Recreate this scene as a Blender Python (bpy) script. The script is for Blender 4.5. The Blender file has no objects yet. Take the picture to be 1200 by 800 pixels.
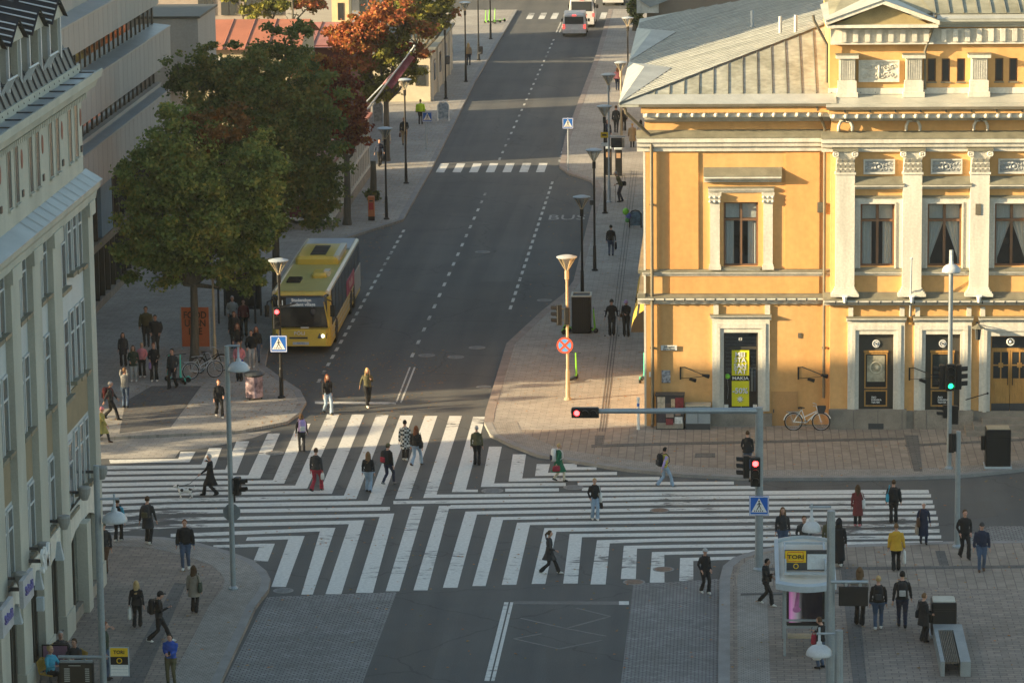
import bpy, math, random
import numpy as np
from mathutils import Vector, Matrix, kdtree
from mathutils.geometry import tessellate_polygon
random.seed(7); rng=np.random.default_rng(7)
PI=math.pi; rad=math.radians
sc=bpy.context.scene; COL=sc.collection
# ---------------- camera (world axes: x across the street, y along the street, origin at the yellow corner) ----------
F=4200.; HC=29.5; roll=0.012; pit=math.atan(800/F)
_e=(.99812,-.06128); _s=(.06128,.99812); _C=(5.18,136.43)
def toS(v): return (v[0]*_e[0]+v[1]*_e[1], v[0]*_s[0]+v[1]*_s[1], v[2])
cp,sp,cr,sr=math.cos(pit),math.sin(pit),math.cos(roll),math.sin(roll)
R0=(1,0,0);U0=(0,sp,cp);W0=(0,cp,-sp)
CR=Vector(toS([cr*a-sr*b for a,b in zip(R0,U0)])); CU=Vector(toS([sr*a+cr*b for a,b in zip(R0,U0)])); CW=Vector(toS(W0))
CAM=Vector(toS((-_C[0],-_C[1],0)))+Vector((0,0,HC))
def ray(px,py): return CW+CR*((px-600)/F)+CU*((400-py)/F)
def S(px,py,z=0.):
    d=ray(px,py); t=(z-HC)/d.z; return Vector((CAM.x+d.x*t,CAM.y+d.y*t,z))
def PV(px,py,y): d=ray(px,py); t=(y-CAM.y)/d.y; return CAM+d*t
def PU(px,py,x): d=ray(px,py); t=(x-CAM.x)/d.x; return CAM+d*t
cd=bpy.data.cameras.new('camera'); cam=bpy.data.objects.new('camera',cd); COL.objects.link(cam)
cd.sensor_width=36; cd.lens=F/1200*36; cd.clip_start=1; cd.clip_end=3000
cam.matrix_world=Matrix(((CR.x,CU.x,-CW.x,CAM.x),(CR.y,CU.y,-CW.y,CAM.y),(CR.z,CU.z,-CW.z,CAM.z),(0,0,0,1)))
sc.camera=cam
# ---------------- materials ----------------
MATS={}
def nodes(name):
    m=bpy.data.materials.new(name); m.use_nodes=True; nt=m.node_tree
    b=nt.nodes['Principled BSDF']; return m,nt,b
def _n(nt,t,**k):
    n=nt.nodes.new(t)
    for a,v in k.items():
        if a in n.inputs: n.inputs[a].default_value=v
        else: setattr(n,a,v)
    return n
def c4(c): return (c[0],c[1],c[2],1)
def mul(c,f): return tuple(max(0,min(1,x*f)) for x in c)
def mat(name,col,rough=.7,var=.15,scale=2.,bump=0.,bs=30.,metal=0.,spec=.3,stretch=None,emit=0,col2=None,var2=.08,s2=25.):
    if name in MATS: return MATS[name]
    m,nt,b=nodes(name); L=nt.links.new
    tc=_n(nt,'ShaderNodeTexCoord'); mp=_n(nt,'ShaderNodeMapping'); L(tc.outputs['Object'],mp.inputs[0])
    if stretch: mp.inputs['Scale'].default_value=stretch
    nz=_n(nt,'ShaderNodeTexNoise',Scale=scale,Detail=5.,Roughness=.6); L(mp.outputs[0],nz.inputs['Vector'])
    rp=_n(nt,'ShaderNodeValToRGB'); rp.color_ramp.elements[0].position=.3; rp.color_ramp.elements[1].position=.7
    rp.color_ramp.elements[0].color=c4(mul(col,1-var)); rp.color_ramp.elements[1].color=c4(col2 if col2 else mul(col,1+var))
    L(nz.outputs[0],rp.inputs[0])
    n2=_n(nt,'ShaderNodeTexNoise',Scale=s2,Detail=3.); L(tc.outputs['Object'],n2.inputs['Vector'])
    mr=_n(nt,'ShaderNodeMapRange'); mr.inputs['From Min'].default_value=.3; mr.inputs['From Max'].default_value=.7
    mr.inputs['To Min'].default_value=1-var2; mr.inputs['To Max'].default_value=1+var2; L(n2.outputs[0],mr.inputs[0])
    mx=_n(nt,'ShaderNodeVectorMath',operation='SCALE'); L(rp.outputs[0],mx.inputs[0]); L(mr.outputs[0],mx.inputs['Scale'])
    L(mx.outputs[0],b.inputs['Base Color'])
    b.inputs['Roughness'].default_value=rough; b.inputs['Metallic'].default_value=metal; b.inputs['Specular IOR Level'].default_value=spec
    if bump:
        bn=_n(nt,'ShaderNodeTexNoise',Scale=bs,Detail=4.); L(tc.outputs['Object'],bn.inputs['Vector'])
        bp=_n(nt,'ShaderNodeBump',Strength=bump,Distance=.02); L(bn.outputs[0],bp.inputs['Height']); L(bp.outputs[0],b.inputs['Normal'])
    if emit:
        b.inputs['Emission Color'].default_value=c4(col); b.inputs['Emission Strength'].default_value=emit
    MATS[name]=m; return m
def brickmat(name,c1,c2,mortar,w,h,ms=.012,rough=.8,swap=False,var=.2,bump=.3,vs=.25):
    m,nt,b=nodes(name); L=nt.links.new
    tc=_n(nt,'ShaderNodeTexCoord'); mp=_n(nt,'ShaderNodeMapping'); L(tc.outputs['Object'],mp.inputs[0])
    if swap: mp.inputs['Rotation'].default_value=(0,0,PI/2)
    br=_n(nt,'ShaderNodeTexBrick',Scale=1.); br.inputs['Brick Width'].default_value=w; br.inputs['Row Height'].default_value=h
    br.inputs['Mortar Size'].default_value=ms; br.inputs['Mortar Smooth'].default_value=.2
    br.inputs['Color1'].default_value=c4(c1); br.inputs['Color2'].default_value=c4(c2); br.inputs['Mortar'].default_value=c4(mortar)
    L(mp.outputs[0],br.inputs['Vector'])
    nz=_n(nt,'ShaderNodeTexNoise',Scale=vs,Detail=8.,Roughness=.65); L(tc.outputs['Object'],nz.inputs['Vector'])
    mr=_n(nt,'ShaderNodeMapRange'); mr.inputs['From Min'].default_value=.3; mr.inputs['From Max'].default_value=.7
    mr.inputs['To Min'].default_value=1-var; mr.inputs['To Max'].default_value=1+var; L(nz.outputs[0],mr.inputs[0])
    mx=_n(nt,'ShaderNodeVectorMath',operation='SCALE'); L(br.outputs[0],mx.inputs[0]); L(mr.outputs[0],mx.inputs['Scale'])
    # trodden spots
    v=_n(nt,'ShaderNodeTexNoise',Scale=3.1,Detail=6.,Roughness=.7); L(tc.outputs['Object'],v.inputs['Vector'])
    m2=_n(nt,'ShaderNodeMapRange'); m2.inputs['From Min'].default_value=.35; m2.inputs['From Max'].default_value=.65
    m2.inputs['To Min'].default_value=.86; m2.inputs['To Max'].default_value=1.1; L(v.outputs[0],m2.inputs[0])
    m3=_n(nt,'ShaderNodeVectorMath',operation='SCALE'); L(mx.outputs[0],m3.inputs[0]); L(m2.outputs[0],m3.inputs['Scale'])
    L(m3.outputs[0],b.inputs['Base Color']); b.inputs['Roughness'].default_value=rough; b.inputs['Specular IOR Level'].default_value=.25
    bp=_n(nt,'ShaderNodeBump',Strength=bump,Distance=.01,invert=True); L(br.outputs['Fac'],bp.inputs['Height']); L(bp.outputs[0],b.inputs['Normal'])
    MATS[name]=m; return m
def glassmat(name,col,rough=.05,trans=None):
    m,nt,b=nodes(name); L=nt.links.new
    b.inputs['Base Color'].default_value=c4(col); b.inputs['Roughness'].default_value=rough; b.inputs['Specular IOR Level'].default_value=.6
    if trans is not None:
        tr=_n(nt,'ShaderNodeBsdfTransparent'); tr.inputs[0].default_value=(.8,.85,.85,1)
        gl=_n(nt,'ShaderNodeBsdfGlossy'); gl.inputs['Roughness'].default_value=rough
        ms=_n(nt,'ShaderNodeMixShader'); ms.inputs[0].default_value=1-trans
        L(tr.outputs[0],ms.inputs[1]); L(gl.outputs[0],ms.inputs[2]); L(ms.outputs[0],nt.nodes['Material Output'].inputs[0])
    MATS[name]=m; return m
# ---------------- mesh builder ----------------
class M:
    def __init__(s): s.v=[];s.f=[];s.m=[]
    def add(s,vs,fs,mi=0):
        n=len(s.v); s.v+=[tuple(p) for p in vs]; s.f+=[tuple(n+i for i in f) for f in fs]; s.m+=[mi]*len(fs); return s
    def box(s,x0,x1,y0,y1,z0,z1,mi=0):
        if x0>x1:x0,x1=x1,x0
        if y0>y1:y0,y1=y1,y0
        if z0>z1:z0,z1=z1,z0
        return s.add([(x0,y0,z0),(x1,y0,z0),(x1,y1,z0),(x0,y1,z0),(x0,y0,z1),(x1,y0,z1),(x1,y1,z1),(x0,y1,z1)],
          [(0,3,2,1),(4,5,6,7),(0,1,5,4),(1,2,6,5),(2,3,7,6),(3,0,4,7)],mi)
    def rbox(s,x0,x1,y0,y1,z0,z1,r=.03,mi=0,n=3):
        # box with rounded vertical edges and chamfered top
        P=[]
        for cx,cy,a0 in ((x1-r,y1-r,0),(x0+r,y1-r,90),(x0+r,y0+r,180),(x1-r,y0+r,270)):
            for i in range(n+1):
                a=rad(a0+90*i/n); P.append((cx+r*math.cos(a),cy+r*math.sin(a),math.cos(a),math.sin(a)))
        k=len(P); c=r*.5
        rings=[[(x,y,z0) for x,y,_,_ in P],[(x,y,z1-c) for x,y,_,_ in P],[(x-c*a,y-c*b,z1) for x,y,a,b in P]]
        return s.loft(rings,mi,cap=True)
    def loft(s,rings,mi=0,cap=True,closed=True):
        k=len(rings[0]); vs=[p for r in rings for p in r]; fs=[]
        for i in range(len(rings)-1):
            for j in range(k if closed else k-1):
                j2=(j+1)%k; fs.append((i*k+j,i*k+j2,(i+1)*k+j2,(i+1)*k+j))
        if cap: fs.append(tuple(reversed(range(k)))); fs.append(tuple(range((len(rings)-1)*k,len(rings)*k)))
        return s.add(vs,fs,mi)
    def prism(s,poly,z0,z1,mi=0,bottom=True):
        n=len(poly); ar=sum(poly[i][0]*poly[(i+1)%n][1]-poly[(i+1)%n][0]*poly[i][1] for i in range(n))
        if ar<0: poly=list(reversed(poly))
        vs=[(p[0],p[1],z0) for p in poly]+[(p[0],p[1],z1) for p in poly]
        fs=[(i,(i+1)%n,n+(i+1)%n,n+i) for i in range(n)]
        tr=tessellate_polygon([[Vector((p[0],p[1],0)) for p in poly]])
        for t in tr:
            a,b,c=t; A,B,C_=poly[a],poly[b],poly[c]
            if (B[0]-A[0])*(C_[1]-A[1])-(B[1]-A[1])*(C_[0]-A[0])<0: t=(a,c,b)
            fs.append(tuple(n+i for i in t))
            if bottom: fs.append(tuple(reversed(t)))
        return s.add(vs,fs,mi)
    def ext(s,prof,ax,a0,a1,mi=0):
        # prof: closed list of 2-tuples; ax 'x': (y,z) ; 'y': (x,z)
        n=len(prof)
        if ax=='x': vs=[(a0,p,q) for p,q in prof]+[(a1,p,q) for p,q in prof]
        else: vs=[(p,a0,q) for p,q in prof]+[(p,a1,q) for p,q in prof]
        fs=[(i,(i+1)%n,n+(i+1)%n,n+i) for i in range(n)]+[tuple(reversed(range(n))),tuple(range(n,2*n))]
        return s.add(vs,fs,mi)
    def quad(s,a,b,c,d,mi=0): return s.add([a,b,c,d],[(0,1,2,3)],mi)
    def tube(s,pts,r,n=8,mi=0,cap=True,sc_=(1,1)):
        pts=[Vector(p) for p in pts]; rs=r if isinstance(r,(list,tuple)) else [r]*len(pts); rings=[]
        for i,p in enumerate(pts):
            d=(pts[min(i+1,len(pts)-1)]-pts[max(i-1,0)])
            d=d.normalized() if d.length>1e-9 else Vector((0,0,1))
            a=Vector((1,0,0)) if abs(d.x)<.8 else Vector((0,1,0))
            u=(a-d*a.dot(d)).normalized(); w=d.cross(u)
            rings.append([tuple(p+(u*math.cos(2*PI*k/n)*sc_[0]+w*math.sin(2*PI*k/n)*sc_[1])*rs[i]) for k in range(n)])
        return s.loft(rings,mi,cap)
    def lathe(s,prof,n=16,at=(0,0,0),mi=0,cap=True):
        return s.loft([[(at[0]+r*math.cos(2*PI*k/n),at[1]+r*math.sin(2*PI*k/n),at[2]+z) for k in range(n)] for r,z in prof],mi,cap)
    def ring(s,at,R_,r,ax='y',n=20,mi=0):
        pts=[]
        for k in range(n+1):
            a=2*PI*k/n
            o={'y':(math.cos(a),0,math.sin(a)),'x':(0,math.cos(a),math.sin(a)),'z':(math.cos(a),math.sin(a),0)}[ax]
            pts.append((at[0]+R_*o[0],at[1]+R_*o[1],at[2]+R_*o[2]))
        return s.tube(pts,r,6,mi,cap=False)
    def ball(s,at,r,mi=0,n=10,sq=(1,1,1)):
        pr=[(math.sin(PI*i/6)*r*1.0+1e-4,-math.cos(PI*i/6)*r) for i in range(7)]
        return s.loft([[(at[0]+q*sq[0]*math.cos(2*PI*k/n),at[1]+q*sq[1]*math.sin(2*PI*k/n),at[2]+z*sq[2]) for k in range(n)] for q,z in pr],mi,True)
    def build(s,name,mats,parent=None,world=False,smooth=False,loc=None,rotz=0):
        me=bpy.data.meshes.new(name)
        v=s.v
        if world and parent is not None:
            px=parent.location; v=[(a-px.x,b-px.y,c-px.z) for a,b,c in v]
        if world and parent is None and loc is not None:
            v=[(a-loc[0],b-loc[1],c-loc[2]) for a,b,c in v]
        me.from_pydata(v,[],s.f)
        if not isinstance(mats,(list,tuple)): mats=[mats]
        for m in mats: me.materials.append(m)
        me.polygons.foreach_set('material_index',s.m)
        if smooth: me.polygons.foreach_set('use_smooth',[True]*len(s.f))
        me.update()
        o=bpy.data.objects.new(name,me); COL.objects.link(o)
        if parent is not None: o.parent=parent
        elif loc is not None: o.location=loc
        if rotz: o.rotation_euler=(0,0,rotz)
        return o
def tag(o,label=None,cat=None,group=None,kind=None):
    if label:o['label']=label
    if cat:o['category']=cat
    if group:o['group']=group
    if kind:o['kind']=kind
    return o
def thing(name,label,cat,loc=(0,0,0),rotz=0,group=None):
    o=bpy.data.objects.new(name,None); COL.objects.link(o); o.location=loc; o.rotation_euler=(0,0,rotz); o.empty_display_size=.3
    return tag(o,label,cat,group)
def struct(name,mb,mats,smooth=False): return tag(mb.build(name,mats,smooth=smooth),kind='structure')
def text(body,size,loc,rot,m,parent=None,ext=.006,align='CENTER',sx=1.,name='lettering',bold=False):
    cu=bpy.data.curves.new(name,'FONT'); cu.body=body; cu.size=size; cu.extrude=ext; cu.align_x=align; cu.align_y='CENTER'
    if bold: cu.offset=size*.02
    cu.resolution_u=3
    t=bpy.data.objects.new('t',cu); TT_=bpy.data.scenes.new('letters'); TT_.collection.objects.link(t); TT_.view_layers[0].update(); dg=TT_.view_layers[0].depsgraph; me=bpy.data.meshes.new_from_object(t.evaluated_get(dg))
    bpy.data.objects.remove(t); bpy.data.scenes.remove(TT_); me.materials.clear(); me.materials.append(m)
    o=bpy.data.objects.new(name,me); COL.objects.link(o); o.location=loc; o.rotation_euler=rot; o.scale=(sx,1,1)
    if parent is not None: o.parent=parent
    return o
FACE=(PI/2,0,0)         # text facing -y (the camera)
EAST=(PI/2,0,PI/2)      # text facing +x
# ---------------- palette ----------------
YEL=mat('yellow stucco',(.63,.345,.125),.85,.11,.9,bump=.2,bs=9,var2=.06,s2=5,stretch=(1.3,1,.22),col2=(.68,.40,.165))
YEL2=mat('yellow stucco panel',(.61,.325,.115),.85,.10,1.,bump=.2,bs=9,var2=.06,s2=5,stretch=(1.5,1,.25))
WHT=mat('white plaster',(.57,.545,.47),.8,.17,1.6,bump=.25,bs=25,stretch=(1.6,1,.22),var2=.09,s2=12)
CREAM=mat('cream plaster',(.42,.41,.345),.85,.14,.8,bump=.2,bs=15,stretch=(1,1,.3))
PALE=mat('pale blue white panel',(.47,.49,.48),.7,.06,1.,stretch=(1,1,.2))
FLASH=mat('weathered sheet metal flashing',(.20,.19,.14),.6,.25,2.,metal=.2)
ROOFG=mat('old galvanised roof sheet',(.30,.31,.25),.55,.3,.5,metal=.25,col2=(.50,.50,.43),var2=.2,s2=3,stretch=(.35,3.5,1))
ROOFM=mat('mossy standing seam roof',(.27,.255,.16),.6,.35,.9,metal=.15,col2=(.40,.38,.27))
SEAM=mat('roof seam',(.10,.105,.09),.6,.1)
LEDGE=mat('pale ledge sheet metal',(.46,.46,.40),.5,.15,1.,metal=.3)
PIPE=mat('grey brown drainpipe',(.17,.15,.11),.5,.2,metal=.4)
GRAN=mat('grey granite plinth',(.25,.22,.18),.75,.2,2.,var2=.2,s2=40,bump=.2)
BROWN=mat('brown window wood',(.17,.10,.06),.5,.15)
DARKF=mat('dark bronze frame',(.05,.05,.043),.45,.1)
OAK=mat('oak door wood',(.42,.23,.07),.5,.2,3.,stretch=(6,1,.6))
PANE=glassmat('window glass',(.02,.02,.02),.03,trans=.88)
PANED=glassmat('dark reflecting glass',(.035,.04,.042),.06)
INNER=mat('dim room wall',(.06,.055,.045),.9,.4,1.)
CURT=mat('white curtain cloth',(.55,.56,.54),.9,.12,6.,stretch=(8,1,.3))
BLK=mat('black painted metal',(.012,.013,.014),.45,.1)
DK=mat('dark grey metal',(.05,.055,.06),.5,.1)
GALV=mat('grey galvanised pole',(.30,.34,.36),.45,.1,3.,metal=.5)
GREYP=mat('light grey painted metal',(.38,.43,.46),.5,.08)
WHTP=mat('white paint',(.75,.75,.72),.4,.03)
WHTG=mat('white lamp globe',(.46,.48,.49),.3,.02)
RED=mat('red plastic',(.5,.03,.03),.4,.05)
BLUE=mat('traffic sign blue',(.02,.13,.50),.4,.03)
SIGY=mat('sign yellow',(.75,.48,.02),.5,.03)
ORG=mat('orange plastic',(.55,.17,.06),.5,.1)
LIME=mat('lime green plastic',(.22,.62,.05),.35,.05)
TURQ=mat('turquoise plastic',(.10,.55,.42),.35,.05)
RUB=mat('black rubber',(.015,.015,.015),.8,.1)
CONC=mat('pale concrete cladding',(.38,.355,.315),.85,.08,.8,bump=.1,stretch=(1,1,.1),var2=.06,s2=9)
BLUEG=mat('blue grey ledge sheet',(.29,.32,.33),.45,.15,.6,metal=.4)
STEEL=mat('stainless steel',(.5,.52,.54),.3,.05,metal=.8)
LRED=mat('red signal lens lit',(1,.03,.03),.4,0,emit=6)
LGRN=mat('green signal lens lit',(.02,1,.35),.4,0,emit=1.1)
LENS=mat('dark signal lens',(.03,.03,.03),.2,0)
# ================= GROUND =================
def asphalt(name,base,warm):
    m,nt,b=nodes(name); L=nt.links.new
    tc=_n(nt,'ShaderNodeTexCoord')
    mp=_n(nt,'ShaderNodeMapping'); mp.inputs['Scale'].default_value=(1.6,.07,1); L(tc.outputs['Object'],mp.inputs[0])
    a=_n(nt,'ShaderNodeTexNoise',Scale=.55,Detail=4.); L(mp.outputs[0],a.inputs['Vector'])
    c=_n(nt,'ShaderNodeTexNoise',Scale=.22,Detail=7.,Roughness=.6); L(tc.outputs['Object'],c.inputs['Vector'])
    g=_n(nt,'ShaderNodeTexNoise',Scale=28.,Detail=3.); L(tc.outputs['Object'],g.inputs['Vector'])
    r=_n(nt,'ShaderNodeValToRGB'); r.color_ramp.elements[0].position=.32; r.color_ramp.elements[1].position=.68
    r.color_ramp.elements[0].color=c4(base); r.color_ramp.elements[1].color=c4(warm)
    mm=_n(nt,'ShaderNodeMix'); mm.inputs[0].default_value=.42; L(a.outputs[0],mm.inputs[2]); L(c.outputs[0],mm.inputs[3]); L(mm.outputs[0],r.inputs[0])
    mr=_n(nt,'ShaderNodeMapRange'); mr.inputs['From Min'].default_value=.3; mr.inputs['From Max'].default_value=.7; mr.inputs['To Min'].default_value=.78; mr.inputs['To Max'].default_value=1.22; L(g.outputs[0],mr.inputs[0])
    # hairline cracks and sealed patches
    vo=_n(nt,'ShaderNodeTexVoronoi',Scale=.16,feature='DISTANCE_TO_EDGE')
    wn=_n(nt,'ShaderNodeTexNoise',Scale=.9,Detail=4.); L(tc.outputs['Object'],wn.inputs['Vector'])
    ad=_n(nt,'ShaderNodeMixRGB',blend_type='ADD'); ad.inputs[0].default_value=1.2; L(tc.outputs['Object'],ad.inputs[1]); L(wn.outputs['Color'],ad.inputs[2]); L(ad.outputs[0],vo.inputs['Vector'])
    cr_=_n(nt,'ShaderNodeMapRange'); cr_.inputs['From Min'].default_value=.002; cr_.inputs['From Max'].default_value=.008; cr_.inputs['To Min'].default_value=.72; L(vo.outputs['Distance'],cr_.inputs[0])
    mu=_n(nt,'ShaderNodeMath',operation='MULTIPLY'); L(mr.outputs[0],mu.inputs[0]); L(cr_.outputs[0],mu.inputs[1])
    x=_n(nt,'ShaderNodeVectorMath',operation='SCALE'); L(r.outputs[0],x.inputs[0]); L(mu.outputs[0],x.inputs['Scale'])
    L(x.outputs[0],b.inputs['Base Color']); b.inputs['Roughness'].default_value=.8; b.inputs['Specular IOR Level'].default_value=.25
    bp=_n(nt,'ShaderNodeBump',Strength=.3,Distance=.01); L(g.outputs[0],bp.inputs['Height']); L(bp.outputs[0],b.inputs['Normal'])
    return m
def paintmat(name,col,wear=.5,asp=(.09,.09,.088)):
    m,nt,b=nodes(name); L=nt.links.new
    tc=_n(nt,'ShaderNodeTexCoord')
    mp=_n(nt,'ShaderNodeMapping'); mp.inputs['Scale'].default_value=(.8,2.6,1); L(tc.outputs['Object'],mp.inputs[0])
    a=_n(nt,'ShaderNodeTexNoise',Scale=1.7,Detail=9.,Roughness=.75,Distortion=.4); L(mp.outputs[0],a.inputs['Vector'])
    c=_n(nt,'ShaderNodeTexNoise',Scale=.16,Detail=3.); L(tc.outputs['Object'],c.inputs['Vector'])
    s_=_n(nt,'ShaderNodeMath',operation='ADD'); L(a.outputs[0],s_.inputs[0]); L(c.outputs[0],s_.inputs[1])
    r=_n(nt,'ShaderNodeMapRange'); r.inputs['From Min'].default_value=1.28-.3*wear; r.inputs['From Max'].default_value=1.36-.3*wear; L(s_.outputs[0],r.inputs[0])
    mk=_n(nt,'ShaderNodeMixRGB'); L(r.outputs[0],mk.inputs[0]); mk.inputs[1].default_value=c4(col); mk.inputs[2].default_value=c4(asp)
    g=_n(nt,'ShaderNodeTexNoise',Scale=9.,Detail=6.); L(tc.outputs['Object'],g.inputs['Vector'])
    mr=_n(nt,'ShaderNodeMapRange'); mr.inputs['From Min'].default_value=.3; mr.inputs['From Max'].default_value=.7; mr.inputs['To Min'].default_value=.82; mr.inputs['To Max'].default_value=1.08; L(g.outputs[0],mr.inputs[0])
    x=_n(nt,'ShaderNodeVectorMath',operation='SCALE'); L(mk.outputs[0],x.inputs[0]); L(mr.outputs[0],x.inputs['Scale'])
    L(x.outputs[0],b.inputs['Base Color']); b.inputs['Roughness'].default_value=.65
    return m
ASP=asphalt('road asphalt',(.062,.068,.070),(.118,.118,.112))
PNT=paintmat('worn crossing paint',(.60,.60,.56),.6,asp=(.09,.09,.088))
PNT2=paintmat('faded lane paint',(.50,.50,.46),.75)
PNT3=paintmat('nearly gone paint',(.135,.135,.128),1.0,asp=(.105,.105,.10))
SLAB=brickmat('long pavement slabs',(.30,.252,.205),(.235,.20,.165),(.15,.125,.105),.62,.31,.014,swap=True,var=.14)
SLABL=brickmat('small pavement bricks',(.27,.225,.185),(.205,.175,.148),(.135,.115,.10),.42,.21,.016,var=.2)
SLABG=brickmat('grey beige pavement slabs',(.34,.32,.285),(.295,.28,.25),(.22,.205,.185),.5,.25,.014,var=.2)
COB=brickmat('grey cobble setts',(.27,.275,.27),(.19,.195,.19),(.08,.08,.08),.22,.13,.022,rough=.7,var=.2,bump=.8,vs=.5)
KERB=mat('granite kerb stone',(.24,.235,.225),.8,.15,1.5,var2=.15,s2=30)
KERBR=mat('reddish kerb paving',(.25,.215,.19),.8,.2,1.5,var2=.15,s2=30)
BAND=brickmat('dark paving band',(.14,.135,.125),(.115,.11,.105),(.07,.07,.07),.4,.2,.014,var=.15)
FAN=brickmat('pale sett border',(.33,.305,.27),(.27,.25,.22),(.18,.17,.155),.14,.12,.014,var=.15)
g=M(); g.quad((-400,-160,0),(400,-160,0),(400,1400,0),(-400,1400,0)); struct('road',g,ASP)
def P2(l): return [S(*p)[:2] for p in l]
KR=[(-6.9,168),(-6.7,133),(-6.95,86),(-6.7,72.5),(-6.1,69.8),(-4.6,66.5),(-4.2,63),(-4.19,33),(-4.5,29.5),(-5.3,25),(-6.45,17)]+P2([(570,485),(568,498),(575,512),(597,523),(630,536),(700,547.5),(738,553),(800,559),(890,563.4),(1050,562.5),(1125,560),(1200,552.5),(1300,541)])
sw_r=KR+[(60,KR[-1][1]),(60,168)]
KL=[(-14.7,168),(-14.69,116),(-14.2,72),(-14.15,52.3)]+P2([(435,271.5),(400,283)])+[(-16.8,42),(-16.8,16)]+P2([(311,432),(332,447),(352,460),(359,474),(352,486),(337,497),(280,508),(115,516),(-80,521)])
sw_l=KL+[(-90,KL[-1][1]),(-90,168)]
K3=P2([(-80,629),(115,630),(142,631),(193,633),(235,640),(268,649),(297,660),(312,672),(317.5,682),(315,694),(300,714),(262,797),(232,862)])
sw_ll=K3+[(K3[-1][0],-60),(-90,-60),(-90,K3[0][1])]
K4=P2([(842,864),(842.5,800),(844,682),(848,667),(860,657),(887,648.5),(908,645),(1105,638.5),(1200,637),(1330,636)])
sw_lr=K4+[(60,K4[-1][1]),(60,-60),(K4[0][0],-60)]
SWZ=.12
for poly,m_,kk in ((sw_r,SLABG,KR),(sw_l,SLABG,KL),(sw_ll,SLABL,K3),(sw_lr,SLABL,K4)):
    g=M(); g.prism(poly,-.2,SWZ,bottom=False); struct('pavement',g,m_)
def inpoly(p,poly):
    c=False; n=len(poly)
    for i in range(n):
        a=poly[i]; b=poly[i-1]
        if (a[1]>p[1])!=(b[1]>p[1]) and p[0]<(b[0]-a[0])*(p[1]-a[1])/(b[1]-a[1])+a[0]: c=not c
    return c
def gz(p): return SWZ if any(inpoly(p,q) for q in (sw_r,sw_l,sw_ll,sw_lr)) else 0.
def SG(px,py):
    a=S(px,py,0); 
    return S(px,py,SWZ) if gz(a) or gz(S(px,py,SWZ)) else a
def ribbon(g,pts,off0,off1,z,z0=None,mi=0):
    # strip between two offsets (left of travel direction positive)
    P=[Vector(p[:2]) for p in pts]; A=[];B=[]
    for i,p in enumerate(P):
        d=(P[min(i+1,len(P)-1)]-P[max(i-1,0)]).normalized(); n=Vector((-d.y,d.x)); A.append(p+n*off0); B.append(p+n*off1)
    for i in range(len(P)-1):
        q=[A[i],A[i+1],B[i+1],B[i]]
        g.add([(p.x,p.y,z) for p in q],[(0,1,2,3)],mi)
        if z0 is not None:
            for a,b in ((A[i],A[i+1]),(B[i],B[i+1])): g.add([(a.x,a.y,z0),(b.x,b.y,z0),(b.x,b.y,z),(a.x,a.y,z)],[(0,1,2,3)],mi)
kz=SWZ+.006
g=M(); ribbon(g,KR[10:],.0-.02,.28,kz,-.1); ribbon(g,KR[:4],-.02,.28,kz,-.1); ribbon(g,KL[:-3],-.02,-.02+(-.28),kz,-.1); ribbon(g,K3,-.02,-.3,kz,-.1); ribbon(g,K4,.02,-.32,kz,-.1)
struct('kerb',g,KERB)
g=M(); ribbon(g,KR[:11]+KR[11:13],.0-.03,.34,kz+.004,-.1); struct('kerb_strip',g,KERBR)
g=M(); ribbon(g,KR[12:],.3,1.25,kz+.003); ribbon(g,K3[1:],-.3,-1.5,kz+.003); ribbon(g,K4[:7],-.55,-1.5,kz+.003); struct('sett_border',g,FAN)
# upper right plaza slabs in front of the facade
g=M(); g.prism([tuple(p) for p in P2([(600,521),(575,507),(640,507),(757,503.5)])]+[(45,-.05),(45,KR[-1][1]+1.6)]+[(p[0],p[1]+1.3) for p in reversed(KR[15:-1])],SWZ-.05,SWZ+.004,bottom=False); struct('plaza_paving',g,SLAB)
q=P2([(870,652),(908,648),(1105,641),(1330,639)]); g=M(); g.prism(q+P2([(1400,700),(1000,690),(858,690)]),SWZ-.05,SWZ+.004,bottom=False); struct('plaza_paving',g,SLAB)
g=M()
for pl in ([(313,699),(465,693.5),(424,802),(410,860),(236,860),(264,797)],[(742,684),(845,678),(843,860),(722,860),(727.5,800)]): g.prism([tuple(p) for p in P2(pl)],-.02,.004,bottom=False)
struct('cobbled_lane',g,COB)
g=M(); g.prism(P2([(1112,638),(1160,618),(1330,616),(1330,636)]),-.02,.05,bottom=False); struct('cobbled_strip',g,COB)
g=M(); g.prism(P2([(-80,519),(115,514),(300,506),(318,505),(296,513),(262,520.5),(232,526),(211,527.5),(205,536),(128,537),(-80,543)]),-.02,.0038,bottom=False); struct('flush_paving',g,SLABG)
# dark bands / gutters in the paving
g=M()
def band(l,z=SWZ+.009): 
    for i_,q_ in enumerate(l): g.prism([tuple(S(x,y,z)[:2]) for x,y in q_],z-.03,z+.0015*i_,bottom=False)
band([[(147,470),(178,452),(236,452),(200,500),(140,507)],[(205,682),(218,684),(168,800),(140,800)],[(985,665),(1003,665),(1016,800),(1000,800)],[(1096,645),(1107,645),(1112,662),(1101,662)],
  [(900,665),(1200,662),(1200,665),(900,668)],[(758,519),(1060,512.5),(1060,515),(758,522)],[(1060,510),(1076,510),(1081,552),(1071,552)],[(697,510),(708,510),(706,520),(697,520)],[(693,521),(758,519),(758,522),(693,524)],[(815,531),(838,531),(838,535.5),(814,535.5)],[(1060,521),(1200,514),(1200,516),(1062,523)],[(868,695),(985,693),(985,695),(868,697)]])
struct('paving_bands',g,BAND)
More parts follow.
